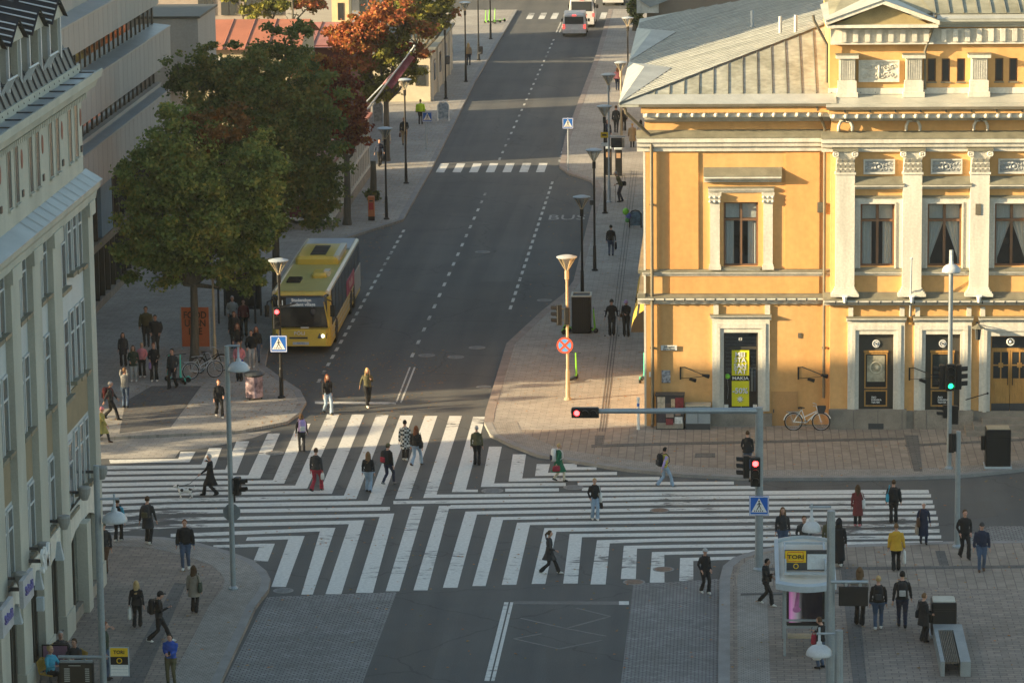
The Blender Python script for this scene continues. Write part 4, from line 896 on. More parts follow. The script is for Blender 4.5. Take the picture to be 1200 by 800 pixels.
# mansard
LBm('mansard_roof',lambda g:(g.ext([(UL-.1,16.7),(UL-.35,17.5),(UL-1.6,19.9),(UL-4.5,21.6),(-40,21.6),(-40,16.5),(UL-.1,16.5)],'y',VS,VC-.3)),MANS)
LBm('mansard_skirt',lambda g:(g.ext([(UL-.02,16.9),(UL-.3,17.6),(UL-.4,17.6),(UL-.12,16.8)],'y',VS,VC-.2)),mat('grey mansard skirt sheet',(.085,.09,.09),.5,.15))
def ms(g):
    v=VC-.3
    while v>VS+35: g.tube([(UL-.0,v,16.9),(UL-.28,v,17.62)],.03,4); v-=.8
LBm('skirt_seam',ms,BLK)
for k in range(8):
    vc=PU(65,7,UL).y+.9-3.2*k
    d_=sub('dormer',LB)
    def dp(name,fn,m):
        g=M(); fn(g); o=g.build(name,m,LB,world=True); o.parent=d_; return o
    x=UL-.28
    dp('dormer_front',lambda g:(g.box(x-2.2,x,vc-.95,vc-.75,17.3,18.75),g.box(x-2.2,x,vc+.75,vc+.95,17.3,18.75),g.box(x-2.2,x-.25,vc-.75,vc+.75,17.3,18.75)),CREAM)
    for q_ in (-.97,.82): dp('dormer_trim',lambda g:g.box(x,x+.08,vc+q_,vc+q_+.15,17.2,18.75),LIGHTS)
    dp('dormer_window',lambda g:(g.box(x-.3,x-.2,vc-.7,vc+.7,17.5,18.6)),PANED)
    dp('dormer_gable',lambda g:(g.add([(x+.12,vc-1.15,18.75),(x+.12,vc+1.15,18.75),(x+.12,vc,19.35),(x-.1,vc-1.15,18.75),(x-.1,vc+1.15,18.75),(x-.1,vc,19.35)],[(0,1,2),(3,5,4),(0,3,4,1)])),CREAM)
    dp('dormer_roof',lambda g:(g.add([(x+.25,vc-1.3,18.7),(x+.25,vc,19.4),(x+.25,vc+1.3,18.7),(x-3.4,vc-1.3,19.6),(x-3.4,vc,20.3),(x-3.4,vc+1.3,19.6)],[(0,1,4,3),(1,2,5,4),(0,3,4,1)])),MANS)
    def st_(g):
        for j in range(4):
            for sd in (-1,1):
                f=.25+.22*j; a=Vector((x+.2,vc+sd*1.3*f,19.42-.66*f)); b=Vector((x-.9-.0*j,vc+sd*1.3*f,19.42-.60*f+.22)); g.tube([a,b],.028,4)
    dp('roof_seams',st_,LIGHTS)
    def rl(g):
        g.tube([(x+.3,vc-.7-1.6,17.85),(x+.3,vc+.7-1.6,17.85)],.035,5)
        for j in range(4): g.tube([(x+.3,vc-.6+.35*j-1.6,17.85),(x+.0,vc-.6+.35*j-1.6,17.3)],.03,4)
    dp('snow_rail',rl,LIGHTS)
# ground floor
LBm('shop_fascia',lambda g:(g.box(UL,UL+.16,VS,VC-.6,2.95,3.75)),PALE)
for bi in range(len(edges)-1):
    v1=edges[bi][0]; v0=edges[bi+1][1]
    def arch(g):
        n=10; pr=[]
        for i in range(n+1):
            t=i/n; pr.append((v0+(v1-v0)*t, 3.1-.45*(1-(2*t-1)**2)*-1-.45))
        top=[(v,3.75) for v,_ in reversed(pr)]
        prof=pr+top; k=len(prof)
        g.add([(UL+.1,v,z) for v,z in prof]+[(UL+.2,v,z) for v,z in prof],[tuple(range(k,2*k))]+[(i,(i+1)%k,k+(i+1)%k,k+i) for i in range(k)])
    LBm('arched_fascia',arch,WHT)
    if bi==0: mid=(v0+v1)/2; LBm('pilaster',lambda g:(g.box(UL,UL+.4,mid-.35,mid+.35,SWZ,3.0)),CREAM)
    LBm('shop_glass',lambda g:(g.box(UL,UL+.05,v0,v1,.5,3.0)),mat('grey green shop glass',(.09,.10,.085),.15,.2,.7))
    LBm('shop_mullion',lambda g:[g.box(UL+.05,UL+.12,v0+(v1-v0)*j/4-.03,v0+(v1-v0)*j/4+.03,.4,3.0) for j in range(1,4)],DARKF)
    LBm('shop_plinth',lambda g:(g.box(UL,UL+.22,v0,v1,SWZ,.5)),GRAN)
for i,(px,py) in enumerate([(75,612),(52,644),(25,679),(4,715),(97,678),(119,554),(99,578)]):
    u_=UL+.6
    if i in (4,): continue
    p=PU(px,py,u_)
    L_=thing('wall_drum_lamp',['grey drum lamp on the second pilaster above the arched fascia','grey drum lamp above the white letter sign','grey drum lamp above the first blue lettered sign','grey drum lamp at the picture edge above a blue sign','','grey drum lamp projecting at the building corner over the crossing','grey drum lamp just inside the far corner pilaster'][i],'wall lamp',tuple(p),group='drum lamps on the cream facade')
    g=M(); g.lathe([(.1,-.2),(.14,-.1),(.18,.0),(.2,.17),(.16,.22),(.01,.23)],14); g.build('drum',mat('dull grey drum',(.26,.26,.24),.6),L_); g=M(); g.box(-.5,0,-.04,.04,.0,.08); g.build('arm',DK,L_)
for i,(px,py,l) in enumerate([(69,646,'wedge shaped grey floodlight on the pilaster behind the white letter sign'),(45,680,'wedge shaped grey floodlight between the white and blue signs'),(20,720,'wedge shaped grey floodlight below the first blue lettered sign')]):
    p=PU(px,py,UL+.5); L_=thing('wedge_floodlight',l,'floodlight',tuple(p),group='wedge floodlights'); g=M(); g.loft([[(-.1,-.12,-.25),(.15,-.12,-.25),(.15,.12,-.25),(-.1,.12,-.25)],[(-.05,-.05,.3),(.05,-.05,.3),(.05,.05,.3),(-.05,.05,.3)]]); g.build('housing',GREYP,L_)
# projecting signs
def psign(px,py,body,col,lab,back=None,sz=.95):
    p=PU(px,py,UL+.75); s_=thing('projecting_sign',lab,'sign',tuple(p)); 
    if back: g=M(); g.box(-.06,.06,-.75,.75,-.42,.38); g.build('sign_box',back,s_); x=.07
    else: x=0
    t_=text(body,sz,(x,0,0),EAST,col,s_,ext=.04,bold=True)
    g=M(); g.box(-.7,-.05,-.04,.04,-.1,0); g.build('bracket',DK,s_)
psign(53,655,'SM',WHTP,'large white letter sign projecting from a cream pilaster')
psign(31,688,'Salonki',mat('violet blue letters',(.14,.13,.34),.5),'pale sign with blue letters beside a grey floodlight',mat('pale sign box',(.42,.42,.43),.5),.36)
psign(7,722,'Salonki',mat('violet blue letters',(.14,.13,.34),.5),'pale blue lettered sign at the left picture edge',mat('pale sign box',(.42,.42,.43),.5),.36)
L_=thing('wall_loudspeaker','small grey box fixed low on a cream pilaster','box',tuple(PU(47,707,UL+.5))); g=M(); g.rbox(-.1,.12,-.1,.1,-.2,.2,.02); g.build('housing',GREYP,L_)
# ================= MODERN CONCRETE BUILDING =================
UB=-25.5; V0=1.8; V1=46.6
MB=thing('concrete_office','pale concrete office block with ribbon windows and sloping metal ledges','building',(UB,V0,0))
def MBm(name,fn,m): g=M(); fn(g); return g.build(name,m,MB,world=True)
MBm('main_wall',lambda g:(g.box(-80,UB-.9,V0,V1,0,18.2),g.box(-80,UB-.55,V0,V1,8.0,8.2)),CONC)
lv_=[(5.95,7.95),(9.3,11.15),(12.6,14.05)]
for i,(z0,z1) in enumerate(lv_):
    ve=(46,46.5,43)[i]
    MBm('concrete_band',lambda g:(g.box(UB-.6,UB,V0-.02,ve,z0,z1)),CONC)
    MBm('sloping_ledge',lambda g:(g.add([(UB+.04,V0-.03,z1+.01),(UB+.04,ve+.02,z1+.01),(UB-1.0,ve+.02,z1+.12),(UB-1.0,V0-.03,z1+.12),(UB+.04,V0-.03,z1-.06),(UB+.04,ve+.02,z1-.06)],[(0,1,2,3),(0,4,5,1)])),BLUEG)
    MBm('band_joint',lambda g:[g.box(UB,UB+.006,V0+j*1.25-.008,V0+j*1.25+.008,z0,z1) for j in range(int((ve-V0)/1.25))],mat('concrete joint',(.30,.29,.26),.9))
    if i<2:
        w=sub('ribbon_window',MB)
        gl=glassmat('warm ribbon window glass',(.06,.05,.04),.05) if 'warm ribbon window glass' not in MATS else MATS['warm ribbon window glass']  # slight brown in the glass colour stands in for warm reflections
        g=M(); g.quad((UB-.85,V0,z1+.1),(UB-.85,ve,z1+.1),(UB-.85,ve,lv_[i+1][0]+.02),(UB-.85,V0,lv_[i+1][0]+.02)); o=g.build('pane',gl,MB,world=True); o.parent=w
        g=M(); v=V0
        while v<ve: g.box(UB-.86,UB-.80,v-.05,v+.05,z1+.1,lv_[i+1][0]); v+=1.3
        o=g.build('mullion',DARKF,MB,world=True); o.parent=w
MBm('unseen_upper_wall',lambda g:(g.box(-60,UB-3.2,V0,43,14.8,26.0)),CONC)  # upper storeys out of view, height raised to shade the theatre roof
MBm('end_tower',lambda g:(g.box(UB-4,UB+1.0,49.5,56,7.5,11.2)),CONC)
MBm('tower_coping',lambda g:(g.box(UB-4.1,UB+1.12,49.4,56.1,11.2,11.32)),mat('dark coping',(.07,.07,.06),.6))
MBm('link_wall',lambda g:(g.box(UB-4,UB-.7,46.6,56,0,7.5)),CONC)
MBm('shop_glazing',lambda g:(g.box(UB-.75,UB-.6,V0,V1,SWZ,5.95)),mat('dim shop glazing',(.06,.06,.05),.15,.4,.3,col2=(.11,.09,.06)))
MBm('shop_transom',lambda g:(g.box(UB-.6,UB-.3,V0,V1,2.9,3.25)),mat('brownish transom',(.17,.15,.11),.6))
MBm('shop_mullions',lambda g:[g.box(UB-.6,UB-.4,V0+j*1.5-.06,V0+j*1.5+.06,SWZ,5.95) for j in range(29)],DARKF)
MBm('shop_plinth',lambda g:(g.box(UB-.6,UB-.35,V0,V1,SWZ,.45)),GRAN)
MBm('blue_sign_panel',lambda g:(g.box(UB-.6,UB-.33,26.5,29.5,3.3,5.9)),mat('faded blue sign panel',(.12,.22,.30),.5,.1))
# ================= FAR BUILDINGS =================
def house(name,label,x0,x1,y0,y1,z1,wall,roofm,ridge,axis='x',wins=(),ov=.4,grp=None,cat='house'):
    h=thing(name,label,cat,(x0,y0,0),group=grp); g=M(); g.box(x0,x1,y0,y1,0,z1); 
    if axis=='x':
        ym=(y0+y1)/2; g.add([(x0,y0,z1),(x0,y1,z1),(x0,ym,z1+ridge),(x1,y0,z1),(x1,y1,z1),(x1,ym,z1+ridge)],[(0,2,1),(3,4,5)])
        R_=[(x0-ov,y0-ov,z1-.1),(x1+ov,y0-ov,z1-.1),(x1+ov,ym,z1+ridge+.05),(x0-ov,ym,z1+ridge+.05),(x0-ov,y1+ov,z1-.1),(x1+ov,y1+ov,z1-.1)]
        F_=[(0,1,2,3),(3,2,5,4)]; sm=lambda g:[g.tube([(x0-ov+j*1.3,y0-ov,z1-.08),(x0-ov+j*1.3,ym,z1+ridge+.07)],.04,4) for j in range(int((x1-x0+2*ov)/1.3)+1)]
    else:
        xm=(x0+x1)/2; g.add([(x0,y0,z1),(x1,y0,z1),(xm,y0,z1+ridge),(x0,y1,z1),(x1,y1,z1),(xm,y1,z1+ridge)],[(0,1,2),(3,5,4)])
        R_=[(x0-ov,y0-ov,z1-.1),(x0-ov,y1+ov,z1-.1),(xm,y1+ov,z1+ridge+.05),(xm,y0-ov,z1+ridge+.05),(x1+ov,y0-ov,z1-.1),(x1+ov,y1+ov,z1-.1)]
        F_=[(0,3,2,1),(3,4,5,2)]; sm=lambda g:[g.tube([(xm,y0-ov+j*.9,z1+ridge+.09),(x1+ov,y0-ov+j*.9,z1-.06)],.05,4) for j in range(int((y1-y0+2*ov)/.9)+1)]
    g.build('wall',wall,h,world=True); g=M(); g.add(R_,F_); rf=g.build('roof',roofm,h,world=True); g=M(); sm(g); g.build('roof_seam',mat('dark red seam',(.20,.075,.05),.6),rf,world=False).location=(-x0,-y0,0); rf.children[0].location=(-x0,-y0,0)
    for (side,a,b,c,d_) in wins:
        w=sub('window',h)
        if side=='s':
            g=M(); g.box(a,b,y0-.04,y0-.02,c,d_); o=g.build('pane',PANED,h,world=True); o.parent=w
            g=M(); t=.12; g.box(a-t,a,y0-.08,y0,c-t,d_+t); g.box(b,b+t,y0-.08,y0,c-t,d_+t); g.box(a,b,y0-.08,y0,d_,d_+t); g.box(a,b,y0-.08,y0,c-t,c); g.box((a+b)/2-.04,(a+b)/2+.04,y0-.07,y0,c,d_); g.box(a,b,y0-.07,y0,(c+d_)/2-.03,(c+d_)/2+.03)
        else:
            g=M(); g.box(x1+.02,x1+.04,a,b,c,d_); o=g.build('pane',PANED,h,world=True); o.parent=w
            g=M(); t=.12; g.box(x1,x1+.08,a-t,a,c-t,d_+t); g.box(x1,x1+.08,b,b+t,c-t,d_+t); g.box(x1,x1+.08,a,b,d_,d_+t); g.box(x1,x1+.08,a,b,c-t,c)
        o=g.build('frame',WHTP,h,world=True); o.parent=w
    return h
RTILE=mat('salmon red metal roof',(.38,.14,.075),.6,.15,.4,metal=.1)
RTILE2=mat('worn pinkish red roof',(.34,.14,.11),.6,.2,.5)
REDW=mat('dark red timber wall',(.13,.035,.03),.8,.15)
pa=PV(222,56,72); pb=PV(345,56,72)
z_=pa.z
house('red_roofed_house','low timber house with salmon red metal roof and white grid windows behind the trees',pa.x-8,pb.x+0,72,82,z_,mat('cream timber wall',(.42,.37,.25),.8,.1),RTILE,1.1,wins=[('s',PV(224,60,72).x,PV(236,60,72).x,z_-2.3,z_-.7),('s',PV(244,60,72).x,PV(256,60,72).x,z_-2.3,z_-.7)])
pa=PV(340,48,84); pb=PV(412,48,84)
h2=house('red_roofed_house','long house with worn pinkish red roof behind the autumn trees',PV(300,48,84).x,PV(410,48,84).x,84,96,pa.z-.3,REDW,RTILE2,.8,wins=[('s',PV(366,66,84).x,PV(375,66,84).x,pa.z-2.6,pa.z-1.2)])
pa=PV(391,22,92); 
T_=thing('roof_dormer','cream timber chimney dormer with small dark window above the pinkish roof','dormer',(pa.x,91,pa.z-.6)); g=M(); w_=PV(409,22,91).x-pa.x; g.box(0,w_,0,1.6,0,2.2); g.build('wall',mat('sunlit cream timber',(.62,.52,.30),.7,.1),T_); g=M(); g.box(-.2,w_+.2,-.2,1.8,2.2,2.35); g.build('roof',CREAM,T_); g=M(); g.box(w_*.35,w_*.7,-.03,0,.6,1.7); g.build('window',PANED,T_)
# grey block with square windows far behind
pa=PV(228,24,125)
h=thing('grey_block','grey rendered block with rows of paired dark windows far behind the red roofs','building',(pa.x-6,125,0)); g=M(); x1_=PV(350,10,125).x; g.box(pa.x-6,x1_,125,140,0,18); g.build('wall',mat('grey brown render',(.27,.23,.20),.85,.1),h,world=True)
for k in range(9):
    for fl in range(3):
        x=pa.x+.3+k*1.7; z=PV(228,18,125).z-.0+fl*3.0
        g=M(); g.box(x,x+.55,124.9,125.01,z,z+1.3); g.box(x+.62,x+1.15,124.9,125.01,z,z+1.3); g.build('window',PANED,h,world=True)
h=thing('grey_timber_house','grey weatherboard house partly seen behind tree trunks','house',(PV(335,20,112).x,112,0)); g=M(); g.box(PV(335,20,112).x,PV(390,20,112).x,112,120,0,9); g.build('wall',mat('grey weatherboard',(.30,.29,.27),.8,.15,2.,stretch=(.3,1,9)),h,world=True)
pc=S(505,86); pd=S(522,50)
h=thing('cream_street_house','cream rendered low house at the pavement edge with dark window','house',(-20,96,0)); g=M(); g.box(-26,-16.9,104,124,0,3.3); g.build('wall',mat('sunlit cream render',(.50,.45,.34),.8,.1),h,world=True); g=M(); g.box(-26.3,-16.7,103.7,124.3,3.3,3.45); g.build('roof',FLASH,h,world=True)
for v in (107,112,117): g=M(); g.box(-16.92,-16.85,v,v+1.1,1.2,2.6); g.build('window',PANED,h,world=True)
g=M(); 
for v in (104.5,109.5,114.5,120): g.box(-16.9,-16.75,v-.25,v+.25,0,3.3)
g.build('pier',WHT,h,world=True)
g=M(); g.box(-17.9,-17.2,103.93,104.0,1.2,2.6); g.build('window',PANED,h,world=True)
# red timber colonnade / fence under the trees
fv0=S(432,238).y; 
h=thing('timber_house','dark red timber house side with white posts under the trees','house',(-18.3,47,0)); g=M(); g.box(-24,-17.75,49,69,SWZ,3.6); g.build('wall',REDW,h,world=True); g=M(); g.box(-24.3,-17.4,48.7,69.3,3.6,3.75); g.build('roof',RTILE2,h,world=True)
g=M(); v=49.0
while v<69: g.box(-17.75,-17.6,v,v+.32,.6,3.6); v+=.95
for z in (.6,1.8,3.0): g.box(-17.76,-17.55,49,69,z,z+.15)
for k in range(6): x=-23.6+k*1.15; g.box(x,x+.3,48.88,49.0,.6,3.6)
for z in (.6,1.8,3.0): g.box(-24,-17.6,48.86,49.0,z,z+.15)
g.build('white_post',WHT,h,world=True); g=M(); g.box(-24.05,-17.5,48.8,69,SWZ,.6); g.build('plinth',GRAN,h,world=True)
# brown building behind the theatre, roofs
h=thing('brown_building','tall brown rendered building behind the theatre roof','building',(1,40,0)); xl=PV(758,25,44).x; g=M(); g.box(xl,40,44,60,0,24); g.build('wall',mat('brown render',(.24,.19,.145),.85,.07,.5),h,world=True)
g=M(); a=PV(752,0,44); g.box(xl-.5,xl+.6,43.7,44,14,PV(760,15,44).z); g.build('white_pier',WHT,h,world=True)
g=M(); g.add([tuple(PV(749,0,43.6)),tuple(PV(762,9,43.6)),tuple(PV(784,0,43.6)),tuple(PV(760,-10,43.6))],[(0,1,2,3)]); g.build('blue_roof_sheet',BLUEG,h,world=True)
h=thing('side_street_house','brown rendered houses lining the right pavement beyond the theatre','building',(0.3,62,0)); g=M(); g.box(.4,30,61,158,0,9); g.build('wall',mat('brown render',(.24,.19,.145),.85,.07,.5),h,world=True)
h=thing('far_cross_street_block','stone block closing the far end of the street','building',(-40,190,0)); g=M(); g.box(-90,60,195,215,0,20); g.build('wall',mat('far grey stone',(.3,.28,.25),.85,.1),h,world=True)
for k in range(30):
    for fl in range(5): g=M(); g.box(-40+k*2.6,-38.8+k*2.6,194.9,195,2+fl*3.4,4+fl*3.4); g.build('window',PANED,h,world=True)
# buildings farther west that face the side street (out of view, they shade the square)
WB=thing('west_building','rendered block farther along the side street','building',(-60,-70,0)); g=M(); g.box(-60,-42.1,-70,-19.9,0,18.9); g.build('wall',CREAM,WB,world=True); g=M(); g.box(-60.2,-42.1,-70,-19.7,18.9,19.1); g.build('roof',FLASH,WB,world=True)
# ================= TREES =================
def leafmat(name,cols,tr=.35):
    m,nt,b=nodes(name); L=nt.links.new
    g_=_n(nt,'ShaderNodeNewGeometry'); tc=_n(nt,'ShaderNodeTexCoord'); nz=_n(nt,'ShaderNodeTexNoise',Scale=.55,Detail=3.); L(tc.outputs['Object'],nz.inputs['Vector'])
    a=_n(nt,'ShaderNodeMath',operation='MULTIPLY'); a.inputs[1].default_value=.42; L(g_.outputs['Random Per Island'],a.inputs[0])
    c=_n(nt,'ShaderNodeMath',operation='MULTIPLY_ADD'); c.inputs[1].default_value=1.25; c.inputs[2].default_value=-.32; L(nz.outputs[0],c.inputs[0])
    d=_n(nt,'ShaderNodeMath',operation='ADD'); L(a.outputs[0],d.inputs[0]); L(c.outputs[0],d.inputs[1])
    r=_n(nt,'ShaderNodeValToRGB'); el=r.color_ramp.elements; k=len(cols)
    el[0].position=.15; el[0].color=c4(cols[0]); el[1].position=.85; el[1].color=c4(cols[-1])
    for i in range(1,k-1): e_=el.new(.15+.7*i/(k-1)); e_.color=c4(cols[i])
    L(d.outputs[0],r.inputs[0]); L(r.outputs[0],b.inputs['Base Color']); b.inputs['Roughness'].default_value=.6; b.inputs['Specular IOR Level'].default_value=.2
    t=_n(nt,'ShaderNodeBsdfTranslucent'); L(r.outputs[0],t.inputs[0]); mx=_n(nt,'ShaderNodeMixShader'); mx.inputs[0].default_value=tr
    L(b.outputs[0],mx.inputs[1]); L(t.outputs[0],mx.inputs[2]); L(mx.outputs[0],nt.nodes['Material Output'].inputs[0]); return m
LG=leafmat('dark green maple leaves',[(.05,.08,.024),(.125,.19,.05),(.22,.28,.07),(.36,.33,.08)])
LG2=leafmat('deep green lime leaves',[(.035,.06,.02),(.085,.13,.038),(.15,.19,.05),(.28,.22,.06)])
LO=leafmat('rusty orange leaves',[(.06,.06,.015),(.13,.07,.02),(.20,.09,.025)])
LR=leafmat('dark red leaves',[(.06,.012,.012),(.13,.018,.016),(.26,.05,.02),(.40,.17,.03)])
LY=leafmat('yellow orange leaves',[(.10,.10,.02),(.26,.17,.03),(.42,.15,.04),(.45,.26,.05)])
LP=leafmat('coral autumn leaves',[(.10,.09,.02),(.22,.14,.03),(.40,.10,.05),(.50,.22,.06)])
LYG=leafmat('yellow green leaves',[(.07,.09,.015),(.16,.17,.03),(.28,.24,.04)])
BARK=mat('grey brown bark',(.10,.09,.07),.9,.3,3.,bump=.5,stretch=(4,4,.6))
def tree(label,base,ells,n,leaf,grp='street trees',name='maple_tree',cl=None,lean=0):
    v=base[1]; t=thing(name,label,'tree',base,group=grp)
    E=[]
    for q_ in [e_ for e_ in ells if e_[0]=='abs']: E.append((Vector(q_[1:4]),q_[4],q_[5],0))
    ells=[e_ for e_ in ells if e_[0]!='abs']
    for (px,py,rx,ry,*rest) in ells:
        yy=v+(rest[1] if len(rest)>1 else 0); c=PV(px,py,yy); s_=(c-CAM).length/F; E.append((c,rx*s_,ry*s_,rest[0] if rest else 0))
    mats=cl or [LG]
    vol=[e[1]*e[1]*e[2] for e in E]; tot=sum(vol)
    P=[];Mi=[]
    for (c,rx,rz,mi),q in zip(E,vol):
        k=int(n*q/tot); nc=max(14,int(k/120)); 
        d=rng.normal(size=(nc,3)); d/=np.linalg.norm(d,axis=1)[:,None]; rr=rng.random(nc)**.38
        cc=d*rr[:,None]*np.array([rx,rx*.95,rz])*.93
        cr_=rng.uniform(.30,.62,nc)*(min(rx,rz)/2.6)**.4
        idx=rng.integers(0,nc,k); off=rng.normal(size=(k,3))*np.array([1,1,.62])*.55
        p=cc[idx]+off*cr_[idx][:,None]; P.append(p+np.array([c.x-base[0],c.y-base[1],c.z-base[2]])); Mi.append(np.full(k,mi))
    P=np.concatenate(P); Mi=np.concatenate(Mi); k=len(P)
    a=rng.normal(size=(k,3)); a/=np.linalg.norm(a,axis=1)[:,None]; b=np.cross(a,rng.normal(size=(k,3))); b/=np.linalg.norm(b,axis=1)[:,None]
    sz=(rng.uniform(.6,1.25,k)*leaf)[:,None]; nrm=np.cross(a,b)
    V=np.stack([P-a*sz*.6,P+b*sz*.42+nrm*sz*.12,P+a*sz*.65,P-b*sz*.42+nrm*sz*.12],1).reshape(-1,3)
    me=bpy.data.meshes.new('crown'); me.vertices.add(len(V)); me.vertices.foreach_set('co',V.ravel())
    me.loops.add(4*k); me.loops.foreach_set('vertex_index',np.arange(4*k,dtype=np.int32)); me.polygons.add(k); me.polygons.foreach_set('loop_start',np.arange(0,4*k,4,dtype=np.int32)); me.polygons.foreach_set('loop_total',np.full(k,4,dtype=np.int32)); me.polygons.foreach_set('material_index',Mi.astype(np.int32))
    for m_ in mats: me.materials.append(m_)
    me.update(calc_edges=True); o=bpy.data.objects.new('crown',me); COL.objects.link(o); o.parent=t
    # trunk with limbs
    g=M(); cen=sum((Vector(e[0])*q for e,q in zip(E,vol)),Vector())/tot-Vector(base); h0=max(2.2,cen.z*.5)
    g.tube([(0,0,-.1),(.02,0,.4),(.06+lean,0,h0*.6),(lean+.05,.05,h0)],[.28,.2,.17,.15],10)
    for e in E:
        c=Vector(e[0])-Vector(base); st_=Vector((lean+.05,.05,h0)); mid=st_.lerp(c,.5)+Vector((0,0,-.3)); g.tube([st_,mid,c],[.12,.07,.03],6)
        for j in range(5):
            dd=Vector(rng.normal(size=3)).normalized(); s2=st_.lerp(c,.6+.08*j); g.tube([s2,s2+Vector((dd.x*e[1]*.7,dd.y*e[1]*.7,abs(dd.z)*e[2]*.5))],[.05,.012],5)
    g.build('trunk',BARK,t); return t
tb=S(228,425,SWZ)
tree('big dark green maple in front of the orange banner',tuple(tb),[(222,195,62,62),(180,300,48,40),(225,250,80,70),(270,230,60,60),(168,262,40,62),(165,210,32,50),(290,268,48,58),(240,290,62,40),(262,150,44,32,1),(300,200,45,52),(215,140,35,30),(256,206,13,13,2),(205,318,40,22),(285,325,45,20)],80000,.15,cl=[LG,LO,LR])
b2=PV(322,300,27); 
tree('tall deep green tree behind the maple, beside the bus',(b2.x,27,SWZ),[(318,100,72,56),(300,150,80,70),(350,215,45,60),(268,110,55,50),(345,165,62,70),(388,205,25,50),(222,95,36,32),(265,75,40,32),(335,48,34,28),(300,230,60,50),(380,120,28,45),(205,75,22,18),(372,255,22,28)],72000,.16,cl=[LG2,LO])
b3=PV(405,240,50); tree('dark red autumn tree above the white posted house',(b3.x,50.5,SWZ),[(402,130,28,42),(418,165,16,30),(385,100,30,35),(352,78,34,20,1),(400,95,22,30)],16000,.19,cl=[LR,LY],lean=0)
b4=PV(452,150,75); tree('coral and yellow autumn tree leaning over the far pavement',(b4.x,75,SWZ),[(440,32,36,30),(462,60,26,28,1),(425,60,25,30),(478,55,14,22,2),(445,95,30,26,1),(470,15,26,20),(490,45,20,26),(483,80,16,18,1),(410,40,30,25)],24000,.2,cl=[LP,LYG,LR])
b5=PV(500,90,105); tree('green and orange tree farthest up the pavement',(b5.x-.6,105,SWZ),[(500,8,28,18),(525,2,16,14),(533,14,7,6,1),(478,2,25,18),(492,30,22,16),(512,22,18,14)],12000,.24,cl=[LYG,LP])
b6=PV(300,60,105); tree('sunlit yellow green tree above the red roofs',(b6.x,105,0),[(298,10,24,12),(330,-4,40,16),(365,5,22,16,1),(275,-8,20,10)],6000,.26,cl=[LYG,LP])
b7=PV(343,60,100); tree('bare dark trunk tree standing behind the salmon roof',(b7.x,100,0),[(342,-30,30,20)],1500,.24,cl=[LYG])
b8=PV(745,60,60); tree('dark conifer at the far pavement by the theatre roof',(PV(744,20,150).x,150,SWZ),[(744,14,7,14),(743,-2,8,14),(748,24,6,8)],3000,.24,cl=[LG2],name='conifer_tree')
# shrubs at the pavement edge
for i,(px,py,r_,c_) in enumerate([(512,62,9,LG),(437,235,6,LG2),(482,95,12,LYG),(468,105,9,LG)]):
    b=SG(px,py); tree(['green bush at the cream house wall','dark bush at the foot of the posted house','yellow green bush under the coral tree','dark green bush beside the flag'][i],tuple(b),[(px,py-r_,r_,r_*.9)],1500,.16,grp='bushes',name='bush',cl=[c_])
# thin trees standing on the side street, just out of view; their shadows streak the sunlit square
for x,y,l,n_ in ((-41,-10.5,'thin leafed tree on the side street, nearer the square',2600),(-47,-9.,'thin leafed tree on the side street, farther from the square',2600),(-36,-3.5,'thin leafed tree beside the concrete office corner',2400)):
    tree(l,(x,y,SWZ),[('abs',x,y,7.2,2.6,2.3),('abs',x+1,y+.8,5.2,1.8,1.2)],n_,.2,grp='side street trees',cl=[LYG])
# fallen leaves
k=2600; P_=[]
while len(P_)<k:
    q=rng.random()
    x,y=(rng.uniform(-17,-14.4),rng.uniform(20,110)) if q<.25 else (rng.uniform(-22,-8.5),rng.uniform(0,16)) if q<.6 else (rng.uniform(-6.3,0),rng.uniform(2,70)) if q<.75 else (rng.uniform(-15,22),rng.uniform(-34,-2))
    P_.append((x,y,(SWZ if gz((x,y)) else .0)+.016))
g=M()
for x,y,z in P_:
    a=rng.random()*6.28; r_=rng.uniform(.03,.075); c,s_=math.cos(a)*r_,math.sin(a)*r_; g.add([(x-c,y-s_,z),(x+s_*.7,y-c*.7,z+.01),(x+c,y+s_,z),(x-s_*.7,y+c*.7,z+.012)],[(0,1,2,3)])
tag(g.build('fallen_leaves',LY),kind='stuff')
# ================= BUS =================
def veh_wheel(p,x,y,r,w,side,name='wheel'):
    g=M(); wd=sub(name,p); g=M(); prof=[(r*.55,0),(r*.93,0),(r,w*.15),(r,w*.85),(r*.93,w),(r*.55,w)]
    g.lathe(prof,18); o=g.build('tyre',RUB,wd); g=M(); g.lathe([(r*.57,w*.2),(r*.5,w*.25),(r*.2,w*.1),(.01,w*.1)] if 1 else [],14); q=g.build('rim',STEEL,wd)
    for a in (o,q): a.rotation_euler=(0,-PI/2 if side<0 else PI/2,0)
    wd.location=(x,y,r); return wd
f0=S(318,414); f1=S(389,414)
BX=(f0.x+f1.x)/2; BW=2.55; BLn=14.6; BY=(f0.y+f1.y)/2-.1
zt=PV(350,343,BY).z
BUS=thing('city_bus','yellow city bus with low dark windscreen pulling out from the stop','bus',(BX,BY,0),rotz=rad(.6))
BYEL=mat('bus yellow paint',(.62,.47,.08),.35,.05); BOL=mat('dusty yellow bus roof',(.44,.40,.13),.5,.12,.8); CRM=mat('cream roof edge',(.62,.60,.48),.4,.05)
BG=glassmat('bus tinted glass',(.018,.022,.024),.04)
def bsec(y,w,z0,z1,r=.22):
    h=w/2; return [(-h,y,z0),(-h-.0,y,z0+.5),(-h,y,z1-.45),(-h+.06,y,z1-.12),(-h+.22,y,z1),(h-.22,y,z1),(h-.06,y,z1-.12),(h,y,z1-.45),(h,y,z0+.5),(h,y,z0)]
g=M(); H_=zt
secs=[bsec(.0,BW-.35,.32,1.15),bsec(.02,BW-.2,.30,1.2)]
